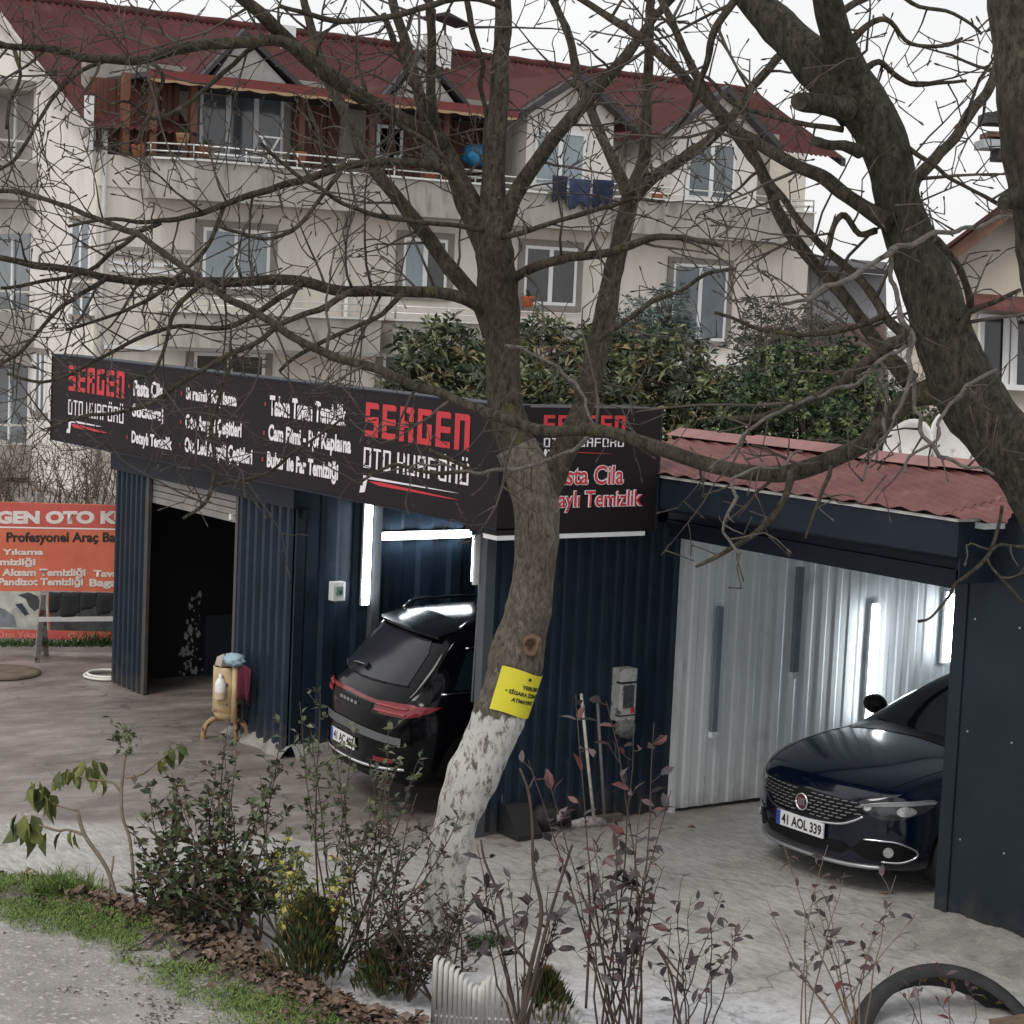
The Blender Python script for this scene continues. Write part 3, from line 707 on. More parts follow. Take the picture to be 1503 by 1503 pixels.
def plate(car, txt, y, z, x, w, h, flipdir, tilt=0):
    """plate facing -x; the text runs towards -y"""
    e = empty('number_plate', (0, 0, 0), None, None); e.parent = car.root; e.matrix_world = Matrix(); e.location = (0, 0, 0)
    car.add(MB().box((x, y-w/2, z-h/2), (x+.012, y+w/2, z+h/2)), 'plate_board', platew, e)
    car.add(MB().add([(x-.001, y+w/2, z-h/2), (x-.001, y+w/2-.045, z-h/2), (x-.001, y+w/2-.045, z+h/2), (x-.001, y+w/2, z+h/2)], [(0, 1, 2, 3)]), 'country_band', plateb, e)
    me = place_mesh(grow_text(txt, .03), Vector((x, y+w/2-.062, z-h*.36)), Vector((0, -1, 0)), uZ, Vector((-1, 0, 0)), w-.08, h*.72, .0015)
    me.materials.clear(); me.materials.append(ink); o = bpy.data.objects.new('lettering', me); COL.objects.link(o); o.parent = e
    return e
# ---- navy hatchback/saloon, nose towards the street
FXc = Vector((1.47, -1.99, 0.0))
fe = empty('parked_car', FXc, 'dark navy blue saloon parked nose out in the white walled garage', 'car')
st = [(0.0, sect(.30, .66, .10, .12, .12, .52, .10, .64)), (.012, sect(.26, .70, .45, .50, .50, .60, .42, .68)), (.05, sect(.22, .755, .66, .72, .70, .66, .60, .735)),
      (.16, sect(.19, .83, .78, .83, .80, .72, .70, .80)), (.40, sect(.18, .90, .82, .875, .85, .78, .74, .865)), (.80, sect(.18, .965, .83, .895, .87, .85, .74, .925)),
      (1.18, sect(.18, 1.005, .83, .895, .875, .90, .73, .965)), (1.36, sect(.18, 1.09, .83, .895, .875, .92, .69, 1.05)), (1.75, sect(.18, 1.30, .83, .895, .875, .93, .62, 1.25)), (2.2, sect(.18, 1.455, .83, .895, .875, .94, .58, 1.38)),
      (2.8, sect(.18, 1.49, .83, .895, .875, .95, .58, 1.41)), (3.4, sect(.18, 1.44, .83, .895, .875, .97, .56, 1.36)), (3.95, sect(.18, 1.2, .83, .89, .86, 1.0, .62, 1.14)), (4.4, sect(.25, 1.06, .78, .85, .80, .95, .68, 1.03)), (4.55, sect(.4, .95, .6, .7, .6, .8, .5, .9))]
fc = Car(st, .34, paint_f, fe, None, [(.86, .8), (.86, -.8), (3.5, .8), (3.5, -.8)], .32, xl=1.15)
for x in (.86, 3.5):
    for y in (.875, -.875): fc.wheel(x, y, .32, .2, tyre_m, rim_m)
fc.patch('windscreen', [(-.62, 1.02), (.62, 1.02), (.56, 1.25), (.50, 1.415), (-.50, 1.415), (-.56, 1.25)], 'x', glass, .005)
fc.patch('wiper_tray', [(1.02, -.66), (1.24, -.60), (1.27, 0), (1.24, .60), (1.02, .66), (1.10, .3), (1.13, 0), (1.10, -.3)], 'z', blackp, .004)
gr = [(-.56, .665), (-.50, .60), (-.36, .535), (0, .505), (.36, .535), (.50, .60), (.56, .665), (.45, .70), (.2, .705), (0, .708), (-.2, .705), (-.45, .70)]
fc.patch('grille', gr, 'x', blackp, .006, .04)
b = MB()
for r_ in range(7):
    z = .535+r_*.026; hw = .50 if z > .6 else .5*(z-.50)/.1+.05
    y = -.56+(.035 if r_ % 2 else 0)
    while y < .5:
        if abs(y+.025) < min(.53, .30+(z-.53)*2.6) and abs(y+.025) > .075 or (z > .66 and abs(y) > .5):
            pts = []
            for yy, zz in ((y, z), (y+.048, z-.002)):
                h, nn = fc.hit(yy, zz, 'x'); pts.append(h+nn*.010)
            b.bar(pts[0], pts[1], .006, .006)
        y += .07
fc.add(b, 'grille_mesh', silver)['kind'] = 'stuff'
fc.wire('chrome_lip', [(-.54, .60), (-.47, .555), (-.34, .51), (0, .488), (.34, .51), (.47, .555), (.54, .60)], 'x', .011, chrome, .008)
h, nn = fc.hit(0, .605, 'x')
b = MB(); b.tube([h+Vector((-.012, .062*math.cos(A), .062*math.sin(A))) for A in [k*math.pi/12 for k in range(25)]], .009, 6); badge = fc.add(b, 'badge_ring', chrome)
b = MB(); b.tube([h+Vector((.0, 0, 0)), h+Vector((-.014, 0, 0))], .055, 20); fc.add(b, 'badge', mat('badge_dark', (.08, .012, .02), .3), None)
b = MB()
for dy in (-.028, -.009, .010, .028): b.box(h+Vector((-.018, dy-.003, -.028)), h+Vector((-.0145, dy+.003, .028)))
b.box(h+Vector((-.018, -.02, .018)), h+Vector((-.0147, -.012, .023))); fc.add(b, 'badge_letter', chrome)
for s_ in (1, -1):
    hl = fc.patch('headlight', [(s_*.50, .665), (s_*.60, .70), (s_*.72, .715), (s_*.845, .735), (s_*.852, .72), (s_*.83, .66), (s_*.76, .60), (s_*.66, .59), (s_*.57, .62)], 'x', lens, .006, .03)
    for yy, zz, r in ((.56, .668, .026), (.66, .655, .036), (.765, .662, .040)):
        fc.patch('bulb', [(s_*yy+r*math.cos(A), zz+r*.9*math.sin(A)) for A in [k*math.pi/6 for k in range(12)]], 'x', lensb if yy != .66 else mat('lamp_ring', (.06, .065, .07), .2), .010, .05, parent=hl)
    fc.patch('lamp_band', [(s_*.50, .668), (s_*.60, .704), (s_*.72, .720), (s_*.845, .738), (s_*.845, .716), (s_*.72, .694), (s_*.6, .682)], 'x', mat('lamp_band', (.20, .21, .22), .25), .012, .03, parent=hl)
    fc.wire('eyebrow', [(s_*.50, .672), (s_*.60, .706), (s_*.72, .722), (s_*.84, .742)], 'x', .006, silver, .010, parent=hl)
    fc.patch('fog_recess', [(s_*.46, .345), (s_*.55, .435), (s_*.74, .435), (s_*.81, .38), (s_*.80, .31), (s_*.72, .275), (s_*.56, .285)], 'x', blackp, .005, .04)
    fc.wire('fog_chrome', [(s_*.55, .432), (s_*.66, .436), (s_*.75, .43), (s_*.815, .375), (s_*.81, .32), (s_*.75, .282), (s_*.66, .28)], 'x', .008, chrome, .009)
    h, nn = fc.hit(s_*.70, .355, 'x'); b = MB(); b.tube([h+nn*.004, h+nn*.02], .038, 14); fc.add(b, 'fog_light', lensb)
    # mirror, side windows, door shut lines
    b = MB(); bb_ = bmesh.new(); bmesh.ops.create_uvsphere(bb_, u_segments=12, v_segments=8, radius=.5)
    for v in bb_.verts: v.co = Vector((v.co.x*.16+1.62, v.co.y*.24+s_*1.0, v.co.z*.17+1.04))
    me = bpy.data.meshes.new('mirror'); bb_.to_mesh(me); bb_.free(); me.materials.append(blackp); me.shade_smooth()
    o = bpy.data.objects.new('wing_mirror', me); COL.objects.link(o); o.parent = fe
    fc.patch('side_window', [(1.62, .99), (2.55, .995), (2.6, 1.36), (2.2, 1.34), (1.9, 1.2)], 'y' if s_ < 0 else 'y+', glass, .004, .08)
    fc.patch('side_window', [(2.66, .995), (3.5, 1.01), (3.3, 1.30), (2.70, 1.36)], 'y' if s_ < 0 else 'y+', glass, .004, .08)
fc.patch('lower_intake', [(-.46, .345), (-.40, .30), (0, .285), (.40, .30), (.46, .345), (.40, .385), (0, .372), (-.40, .385)], 'x', blackp, .005, .04)
fc.wire('chin_trim', [(-.66, .235), (-.45, .228), (0, .222), (.45, .228), (.66, .235)], 'x', .017, silver, .012)
fc.wire('bonnet_line', [(.19, -.60), (.4, -.66), (.8, -.70), (1.1, -.70)], 'z', .003, blackp, .001); fc.wire('bonnet_line', [(.19, .60), (.4, .66), (.8, .70), (1.1, .70)], 'z', .003, blackp, .001)
h, nn = fc.hit(0, .44, 'x'); plate(fc, '41 AOL 339', 0, .435, h.x-.022, .52, .112, 1)
fe.scale = (1, .94, .95)
# ---- black suv, tail towards the street
SXc = Vector((-.36, 1.36, .03)); se = empty('parked_car', SXc, 'glossy black suv parked tail out in the workshop bay, roof rails and red tail lights', 'car')
def sx(x, zb, zt, wl, wm, ws, zs, wt, zt2=None): return (x, sect(zb, zt, wl, wm, ws, zs, wt, zt2))
st = [sx(0, .42, .70, .3, .34, .3, .6, .2), sx(.01, .36, .86, .62, .68, .66, .74, .55, .84), sx(.05, .30, 1.0, .74, .82, .80, .88, .68, .97), sx(.12, .27, 1.09, .78, .875, .86, .95, .72, 1.05), sx(.20, .25, 1.17, .82, .91, .89, 1.0, .73, 1.12),
      sx(.40, .24, 1.37, .84, .925, .90, 1.03, .72, 1.31), sx(.56, .23, 1.54, .85, .93, .90, 1.05, .69, 1.47), sx(.72, .23, 1.64, .85, .93, .90, 1.05, .67, 1.565), sx(1.0, .22, 1.68, .85, .93, .90, 1.05, .66, 1.60), sx(1.6, .22, 1.70, .85, .93, .90, 1.03, .65, 1.62),
      sx(2.4, .22, 1.68, .85, .93, .90, 1.0, .65, 1.60), sx(3.0, .22, 1.50, .85, .93, .89, .98, .66, 1.44), sx(3.5, .22, 1.15, .85, .93, .88, .96, .74, 1.1), sx(4.2, .24, 1.0, .82, .90, .84, .88, .72, .96), sx(4.6, .3, .85, .6, .7, .6, .7, .5, .82)]
sc = Car(st, .22, paint_s, se, None, [(.98, .8), (.98, -.8), (3.6, .8), (3.6, -.8)], .36, xl=.9)
for x in (.98, 3.6):
    for y in (.90, -.90): sc.wheel(x, y, .36, .22, tyre_m, rim_m)
sc.patch('rear_window', [(-.66, 1.135), (0, 1.115), (.66, 1.135), (.60, 1.40), (.52, 1.50), (0, 1.515), (-.52, 1.50), (-.60, 1.40)], 'x', glass2, .006)
sc.wire('window_seal', [(-.68, 1.13), (0, 1.108), (.68, 1.13)], 'x', .006, blackp, .004)
b = MB(); h1, n1 = sc.hit(.05, 1.18, 'x'); h2, n2 = sc.hit(.34, 1.165, 'x'); b.bar(h1+n1*.025, h2+n2*.02, .022, .014); b.tube([h1+n1*.0, h1+n1*.035], .03, 10); sc.add(b, 'wiper', blackp)
# roof spoiler and rails
b = MB(); prof = []
sp_ = [(x, y, z) for y in [-.62+.062*k for k in range(21)] for x, z in ((.47+.10*(abs(y)/.62)**3, 1.575-.02*(y/.62)**2), (.82, 1.668-.045*(y/.62)**2))]
vs = []
for i in range(21):
    (a, b1, c), (d, e_, f_) = sp_[2*i], sp_[2*i+1]; vs += [(a, b1, c), (a, b1, c-.024), (d, e_, f_+.006), (d, e_, f_-.06)]
fs = []
for i in range(20):
    k = 4*i; fs += [(k, k+4, k+6, k+2), (k+1, k+3, k+7, k+5), (k, k+1, k+5, k+4)]
b.add(vs, fs+[(0, 2, 3, 1), (80, 81, 83, 82)], False); sc.add(b, 'spoiler', paint_s)
for s_ in (1, -1):
    pts = []
    for x in (.78, .9, 1.2, 1.7, 2.2, 2.5):
        h, nn = sc.hit(x, s_*.60, 'z'); pts.append(h+Vector((0, 0, .012 if x in (.78, 2.5) else .065)))
    b = MB(); b.tube(spline([tuple(p) for p in pts], 4), .016, 8); sc.add(b, 'roof_rail', chrome)
    ax = 'y' if s_ < 0 else 'y+'
    sc.patch('side_window', [(.62, 1.12), (1.05, 1.125), (1.02, 1.42), (.80, 1.44)], ax, glass, .004, .07)
    sc.patch('side_window', [(1.12, 1.12), (1.95, 1.06), (1.9, 1.47), (1.12, 1.45)], ax, glass, .004, .07)
    sc.patch('side_window', [(2.03, 1.06), (2.95, 1.05), (2.5, 1.40), (2.0, 1.47)], ax, glass, .004, .07)
    sc.wire('chrome_line', [(.50, 1.085), (.75, 1.10), (1.0, 1.115), (1.12, 1.10), (1.3, 1.045), (1.5, 1.03), (2.2, 1.03), (2.9, 1.02)], ax, .011, chrome, .008)
    sc.wire('window_top_line', [(.78, 1.46), (1.1, 1.49), (1.9, 1.50), (2.4, 1.44)], ax, .008, chrome, .006)
    tl = sc.patch('tail_light', [(s_*.46, .983), (s_*.62, .995), (s_*.80, .995), (s_*.87, .98), (s_*.875, .905), (s_*.80, .880), (s_*.54, .884), (s_*.47, .91)], 'x', redl, .012, .04)
    for zz in (.955, .905): sc.wire('lamp_bar', [(s_*.48, zz), (s_*.62, zz+.003), (s_*.80, zz-.003)], 'x', .013, redd2, .014, parent=tl)
    sc.patch('side_lamp', [(.17, .985), (.50, .99), (.36, .93), (.17, .885)], ax, redl, .008, .05)
    sc.patch('reflector', [(s_*.50, .50), (s_*.72, .51), (s_*.72, .47), (s_*.50, .462)], 'x', redl, .010, .05)
    sc.patch('exhaust_trim', [(s_*.46, .375), (s_*.66, .385), (s_*.63, .335), (s_*.48, .33)], 'x', silver, .010, .05)
    sc.patch('exhaust', [(s_*.48, .368), (s_*.635, .376), (s_*.61, .345), (s_*.495, .340)], 'x', blackp, .013, .05)
    o = sc.patch('wheel_arch_trim', [(.98+.50*math.cos(A), .36+.50*math.sin(A)) for A in [k*math.pi/14 for k in range(15)]]+[(.98+.42*math.cos(A), .36+.42*math.sin(A)) for A in [k*math.pi/14 for k in reversed(range(15))]], ax, blackp, .006, .06)
    sc.wire('door_line', [(1.10, .40), (1.09, .7), (1.10, 1.08)], ax, .003, blackp, .001)
    sc.wire('crease_highlight', [(.3, .86), (1.0, .90), (2.0, .90), (3.2, .86)], ax, .002, paint_s, .004)
sc.patch('light_bar', [(-.46, .985), (0, 1.0), (.46, .985), (.46, .955), (0, .968), (-.46, .955)], 'x', redl, .010, .04)
sc.patch('tailgate_panel', [(-.42, .945), (.42, .945), (.40, .87), (-.40, .87)], 'x', blackp, .006, .05)
b = MB(); h, nn = sc.hit(.68, .955, 'x')
for k in range(5):
    h, nn = sc.hit(.16-.08*k, .905, 'x'); b.box(h+Vector((-.014, -.025, -.014)), h+Vector((-.008, .025, .014)))
sc.add(b, 'badge', silver)
sc.patch('bumper_step', [(-.78, .70), (-.4, .725), (0, .735), (.4, .725), (.78, .70), (.78, .635), (.4, .65), (0, .655), (-.4, .65), (-.78, .635)], 'x', mat('step_grey', (.12, .13, .14), .4, metal=.3), .010, .05)
sc.wire('chrome_strip', [(-.80, .43), (-.5, .405), (0, .395), (.5, .405), (.80, .43)], 'x', .014, chrome, .010)
sc.patch('skid_plate', [(-.44, .375), (0, .37), (.44, .375), (.40, .30), (-.40, .30)], 'x', blackp, .008, .05)
h, nn = sc.hit(.0, .55, 'x'); plate(sc, '41 AC 403', .05, .54, h.x-.03, .52, .112, 1)
se.rotation_euler = (0, 0, R_(-8)); se.scale = (.90, .92, .89)
# ------------------------------------------------------------------ props by the workshop
cream = mat('cream_paint', (.46, .34, .18), .45, var=.25, scale=6, spot=((.05, .028, .018), 5.5, .60, .03), bump=.2)
rust = mat('rusty_cream', (.34, .22, .11), .7, var=.4, scale=14, spot=((.06, .03, .02), 16, .5, .08))
c = px(331, 1086, Z=0); c = Vector((c.x, c.y, 0))
fo = empty('foam_tank', c, 'rusty cream metal foam tank on curved tube legs beside the shutter doorway', 'tank')
zt = px(331, 972, D=(c-CAM).dot(_F)).z; rT = .128
MB().lathe(c, [(0, .20), (rT*.75, .20), (rT*.9, .22), (rT, .25), (rT, zt-.02), (rT*.96, zt-.018), (rT*.96, zt-.04), (0, zt-.06)], 24).build('tank', cream, fo)
MB().lathe(c, [(rT*1.03, .27), (rT*1.04, .285), (rT*1.03, .30)], 24).build('band', rust, fo)
b = MB(); q = c+Vector((-.02, -rT-.06, 0)); b.tube([q+Vector((0, 0, .20)), q+Vector((0, 0, zt+.0))], .028, 10); b.build('gauge_pipe', cream, fo)
dr = Vector((math.cos(YAW), -math.sin(YAW), 0))
for sgn in (-1, 1):
    b = MB(); b.tube(spline([tuple(c+dr*sgn*a_+Vector((0, 0, z))) for a_, z in ((.02, .20), (.10, .195), (.17, .14), (.20, .06), (.205, .0))], 4), .024, 8); b.build('leg', rust, fo)
b = MB(); b.tube([c+Vector((.05, -.06, .22)), c+Vector((.06, -.10, 0))], .022, 8); b.build('leg', rust, fo)
cardb = mat('carton', (.42, .38, .33), .8); cb = empty('carton', c+Vector((0, .04, zt)), 'torn pale carton resting on top of the cream foam tank', 'carton')
fixn(MB().prism([c+Vector((-.06, .14, zt-.03)), c+Vector((-.08, -.02, zt-.02)), c+Vector((-.06, -.03, zt+.10)), c+Vector((-.06, .10, zt+.05))], (.12, 0, 0)).build('box', cardb, cb))
bt = empty('spray_bottle', c+Vector((-.15, -.05, .40)), 'white plastic bottle hanging on the front of the cream foam tank', 'bottle')
MB().lathe(c+Vector((-.12, -.10, .40)), [(0, 0), (.047, .005), (.05, .02), (.05, .14), (.035, .175), (.016, .20), (.016, .23), (0, .23)], 14).build('bottle', mat('bottle_white', (.75, .75, .75), .4), bt)
MB().lathe(c+Vector((-.12, -.10, .40)), [(.0525, .008), (.0525, .07)], 14).build('liquid', mat('bottle_liquid', (.6, .48, .33), .4), bt)
def cloth(name, pts_top, drop, M, label, nfold=10, par=None, kind='cloth', dep=.03):
    """a hanging cloth: pts_top a run of points, falling `drop` with folds"""
    P_ = spline([tuple(p) for p in pts_top], nfold); vs = []; n = len(P_); nv = 7
    dvec = (Vector(P_[-1])-Vector(P_[0])).normalized(); nn = dvec.cross(Vector((0, 0, 1)))
    for i, p in enumerate(P_):
        d = drop*(1+.12*math.sin(i*.8)+.06*math.sin(i*2.1))
        for k in range(nv):
            q = k/(nv-1); vs.append(Vector(p)-Vector((0, 0, d*q))+nn*(dep*math.sin(i*1.1)*q+dep*.5*math.sin(i*.37+q*3)))
    o = MB().add(vs, [(i*nv+k, i*nv+k+1, (i+1)*nv+k+1, (i+1)*nv+k) for i in range(n-1) for k in range(nv-1)], True).build(name, M)
    o.modifiers.new('s', 'SOLIDIFY').thickness = .006
    return prop(o, label, kind)
q = c+Vector((-.02, -.16, zt))
b = MB(); bb_ = bmesh.new(); bmesh.ops.create_icosphere(bb_, subdivisions=3, radius=1)
from mathutils import noise as mnoise
def lump(name, c, r, M, label, cat, am=.25, fr=3.):
    bb_ = bmesh.new(); bmesh.ops.create_icosphere(bb_, subdivisions=3, radius=1)
    for v in bb_.verts:
        k = 1+am*mnoise.noise(v.co*fr+Vector(c)); v.co = Vector(c)+Vector((v.co.x*r[0], v.co.y*r[1], v.co.z*r[2]))*k
    me = bpy.data.meshes.new(name); bb_.to_mesh(me); bb_.free(); me.materials.append(M); me.shade_smooth()
    o = bpy.data.objects.new(name, me); COL.objects.link(o); return prop(o, label, cat)
lump('rag', q+Vector((0, 0, .06)), (.09, .12, .06), mat('rag_blue', (.30, .42, .50), .9, var=.2), 'crumpled pale blue rag draped over the pipe of the foam tank', 'rag', .4)
cloth('cloth', [q+Vector((.02, -.06, .04)), q+Vector((.05, -.13, .03)), q+Vector((.06, -.18, .0))], .30, mat('cloth_maroon', (.10, .012, .03), .9), 'dark red cloth hanging behind the foam tank pipe', 6)
# trestle with mats, banner ------------------------------------------------
def bn(x, y, D=22.45): return px(x, y, D=D)
rH = Vector((math.cos(YAW), -math.sin(YAW), 0)); nH = Vector((-math.sin(YAW), -math.cos(YAW), 0))
O0 = bn(-260, 938); O0.z = .10
ob = mat('banner_orange', (.52, .10, .045), .5, var=.12, scale=2.5, bump=.12, bscale=6, col2=(.62, .16, .09)); ob2 = mat('banner_red', (.50, .085, .07), .5, var=.15, scale=2.5, bump=.1, bscale=6)
bna = empty('banner', O0, 'orange vinyl banner with white lettering tied behind the iron trestle', 'banner')
def bq(x, y):
    p = bn(x, y); u = (p-O0).dot(rH)/1.0; return O0+rH*u+Vector((0, 0, p.z-O0.z))
def bpoly(name, pts, M, off, parent=None): 
    return MB().poly([bq(*p)+nH*off for p in pts]).build(name, M, parent or bna)
base = [bq(-260, 727), bq(230, 741), bq(230, 942), bq(-260, 930)]
fixn(MB().prism(base, -nH*.03).build('vinyl', ob, bna))
bpoly('band', [(-260, 728), (230, 742), (230, 770), (230, 773), (-260, 765)], ob2, .003)
bpoly('band', [(-260, 920), (230, 929), (230, 940), (-260, 931)], ob2, .003)
bpoly('white_line', [(-260, 766), (230, 775), (230, 777), (-260, 768)], swhite, .004)
bpoly('photo_print', [(-260, 864), (72, 867), (72, 924), (-260, 919)], mat('print_pale', (.42, .42, .38), .5, var=.4, scale=5), .004)
bpoly('photo_print', [(74, 867), (230, 868), (230, 928), (74, 924)], mat('print_dark', (.05, .05, .055), .5, var=.6, scale=7), .004)
bpoly('photo_print', [(-40, 892), (-10, 888), (8, 893), (22, 903), (26, 920), (-40, 918)], mat('print_grey', (.18, .20, .23), .5, var=.5, scale=9), .006)
bpoly('photo_print', [(28, 872), (44, 868), (58, 874), (62, 890), (52, 896), (44, 889), (40, 878)], mat('print_dark', (.05, .05, .055), .5), .006)
bpoly('photo_print', [(24, 886), (34, 884), (44, 900), (38, 903)], mat('print_navy', (.02, .03, .06), .5), .007)
def btext(tx, x0, yt, yb, x1, M, bold=.04):
    a = bq(x0, yb); e = bq(x1, yb); h = bq(x0, yt).z-a.z
    letters(tx, a, rH+Vector((0, 0, (e.z-a.z)/max(.01, (e-a).dot(rH)))), uZ, nH, (e-a).dot(rH), h, M, bna, bold=bold, off=.006)
bw = mat('banner_white', (.66, .60, .56), .6, var=.15, scale=12)
btext('SERGEN OTO KUAFÖRÜ', -50, 744, 767, 296, bw, .06)
btext('Profesyonel Araç Bakım', 13, 779, 798, 200, ink, .03)
btext('İç Dış Yıkama', -50, 801, 815, 67, bw); btext('Koltuk Temizliği', -78, 817, 831, 55, bw)
btext('Mekanik Aksam Temizliği', -58, 832, 847, 128, bw); btext('Tavan Temizliği', 139, 834, 848, 262, bw)
btext('Pandizot Temizliği', 0, 846, 861, 124, bw); btext('Bagaj', 133, 848, 863, 178, bw)
btext('Oto Yıkama', -5, 926, 936, 72, mat('faint_print', (.60, .22, .18), .6), .02); btext('Gazel', 100, 928, 938, 140, mat('faint_print', (.60, .22, .18)), .02)
for xx in (-250, 60, 225): MB().bar(bq(xx, 722)-nH*.05, Vector((bq(xx, 942).x, bq(xx, 942).y, 0))-nH*.05, .05).build('banner_post', mat('galv', (.3, .31, .31), .5, metal=.5), bna)
irn = mat('trestle_iron', (.24, .23, .23), .6, var=.3, scale=10, spot=((.10, .045, .025), 8, .55, .1))
tr = empty('iron_trestle', px(58, 968, Z=0), 'grey rusty iron trestle with mats over its top bar, by the banner', 'trestle')
tD = 21.6; T = lambda x, y, dd=0: px(x, y, D=tD+dd)
f1 = px(54, 972, Z=0); top = T(64, 870); f2 = px(68, 962, Z=0)
b = MB(); b.bar(f1, top, .055, .04); b.build('leg', irn, tr); b = MB(); b.bar(f2, T(62, 872, .1), .05, .04); b.build('leg', irn, tr)
rr_ = T(196, 873); b = MB(); b.bar(T(60, 870), rr_, .05, .04); b.build('top_bar', irn, tr)
b = MB(); b.bar(T(57, 909), T(200, 908), .045, .045); b.build('cross_bar', mat('pale_bar', (.42, .42, .41), .5), tr)
f3 = f1+(rr_-T(60, 870)); f3.z = 0; b = MB(); b.bar(f3, rr_, .055, .04); b.build('leg', irn, tr)
mm_ = mat('floor_mat', (.012, .013, .015), .8, var=.3, scale=12)
for x0, x1, dr_, lb in ((72, 90, .20, 'black car floor mat hanging leftmost on the iron trestle'), (89, 118, .25, 'wide black car floor mat hanging second from the left on the trestle'), (118, 142, .17, 'black car floor mat hanging between two others on the trestle'), (142, 168, .22, 'black car floor mat hanging next to the workshop corner')):
    cloth('floor_mat', [T(x0, 869, -.04), T((x0+x1)/2, 869.5, -.04), T(x1, 870, -.04)], dr_, mm_, lb, 3, kind='floor mat', dep=.01)
# brooms, dustpan, mop, wall dispenser -----------------------------------------
wood = mat('stick_white', (.45, .42, .37), .6, var=.3, scale=20); grey = mat('stick_grey', (.16, .155, .155), .6)
def on0(x, y, Y): return px(x, y, Y=Y)
e = empty('mop', px(868, 1210, Z=0), 'pale mop with a long white stick leaning on the navy side wall', 'mop')
b = MB(); b.tube([px(872, 1204, Y=-.28), px(863, 1120, Y=-.2), px(853, 1018, Y=-.06)], .013, 8); b.build('handle', wood, e)
b = MB(); a = px(838, 1216, Z=0); c2 = px(888, 1213, Z=0); b.tube([a+uZ*.03, a.lerp(c2, .5)+uZ*.045, c2+uZ*.03], [.03, .045, .03], 8, bumpy=.5); b.build('mop_head', mat('mop_grey', (.30, .28, .28), .9, var=.6, scale=30), e)
e = empty('broom', px(884, 1205, Z=0), 'grey broom stick standing between the mop and the wall dispenser', 'broom')
b = MB(); b.tube([px(887, 1196, Y=-.2), px(877, 1032, Y=-.05)], .013, 8); b.build('handle', grey, e)
b = MB(); c2 = px(893, 1208, Z=0); b.box(c2+Vector((-.13, -.03, 0)), c2+Vector((.12, .03, .07))); o = bevel(b.build('brush', mat('brush_brown', (.12, .10, .08), .9, var=.4, scale=30), e), .01)
a = px(902, 980, Y=-.06); c2 = px(921, 1075, Y=-.06)
e = empty('wall_dispenser', (a.x, -.1, c2.z), 'narrow dirty white dispenser box fixed on the navy side wall', 'dispenser')
bevel(MB().box((a.x, -.15, c2.z+.11), (c2.x, -.03, a.z)).build('case', mat('dirty_white', (.40, .395, .38), .6, var=.3, scale=14, spot=((.07, .07, .07), 16, .58, .1)), e), .012)
MB().box((a.x+.03, -.157, c2.z+.22), (c2.x-.03, -.151, a.z-.13)).build('window', mat('disp_dark', (.06, .065, .07), .4, var=.5, scale=30), e)
MB().box((a.x-.004, -.154, a.z-.115), (c2.x+.004, -.1, a.z-.10)).build('band', ink, e); MB().box((a.x-.004, -.154, c2.z+.155), (c2.x+.004, -.1, c2.z+.165)).build('band', ink, e)
MB().box((c2.x-.055, -.160, c2.z+.18), (c2.x-.02, -.152, c2.z+.22)).build('red_tag', red, e)
lump('rag', (a.x+.09, -.12, c2.z+.06), (.085, .06, .085), mat('rag_grey', (.14, .14, .135), .9, var=.4, scale=30), 'grey cloth bunched under the wall dispenser', 'rag', .5)
e = empty('dustpan', px(765, 1225, Z=0), 'black long handled dustpan standing against the navy side wall', 'dustpan')
p0 = px(741, 1228, Z=0); w_ = .36
prof = [(0, 0), (.30, 0), (.30, .04), (.10, .24), (.0, .24)]
b = MB(); b.prism([p0+Vector((0, -.05+y_*-.2, 0))+Vector((0, 0, 0))+Vector((0, 0, z_)) if False else p0+Vector((0, -y_+.12, z_)) for y_, z_ in prof], (w_*.62, 0, 0)); fixn(b.build('pan', mat('pan_black', (.018, .018, .02), .5, var=.2), e))
b = MB(); b.tube([p0+Vector((.03, .10, .22)), px(735, 1142, Y=p0.y+.12)], .011, 8); b.build('handle', mat('stick_grey', (.16, .155, .155)), e)
lump('rag', p0+Vector((w_*.62+.18, .02, .10)), (.19, .10, .11), mat('sack_black', (.02, .02, .022), .6, var=.4), 'crumpled black sack on the floor right of the dustpan', 'sack', .35, 2)
# fallen leaf, paper scraps on the concrete
b = MB()
for x, y, r in ((1300, 1318, .05), (1420, 1384, .06), (1148, 1248, .03), (1015, 1220, .03)):
    p = g0(x, y)+Vector((0, 0, .03)); b.tube([p+rH*-r, p+Vector((0, 0, .012)), p+rH*r], [.004, .014, .003], 5)
b.build('litter', mat('dead_leaf_a', (.13, .085, .06)), kind='stuff')
# ------------------------------------------------------------------ apartment house
AY = 24.27; PY = 23.5
cream_w = mat('stucco_cream', (.69, .645, .58), .9, var=.08, scale=.8, bump=.15, bscale=30, spot=((.52, .48, .425), 1.4, .50, .25), stretch=(1.5, 1.5, .3))
white_w = mat('stucco_white', (.72, .69, .65), .9, var=.07, scale=.7, bump=.15, bscale=30, spot=((.56, .535, .50), 1.3, .50, .25), stretch=(1.5, 1.5, .3))
grey_w = mat('parapet_grey', (.37, .35, .32), .9, var=.15, scale=1.5, bump=.2, bscale=20, spot=((.24, .225, .20), 2.6, .56, .14), stretch=(1.5, 1.5, .5))
frame_b = mat('frame_taupe', (.23, .205, .185), .7); upvc = mat('window_white', (.74, .75, .76), .4, var=.03)
pane_m = mat('window_pane', (.10, .125, .145), .08, var=.35, scale=1.6, spec=.8); pane_d = mat('window_dark', (.022, .025, .028), .1, var=.5, scale=3, spec=.8)
curtain = mat('net_curtain', (.30, .35, .38), .8, var=.15, scale=6, stretch=(14, 14, .3))
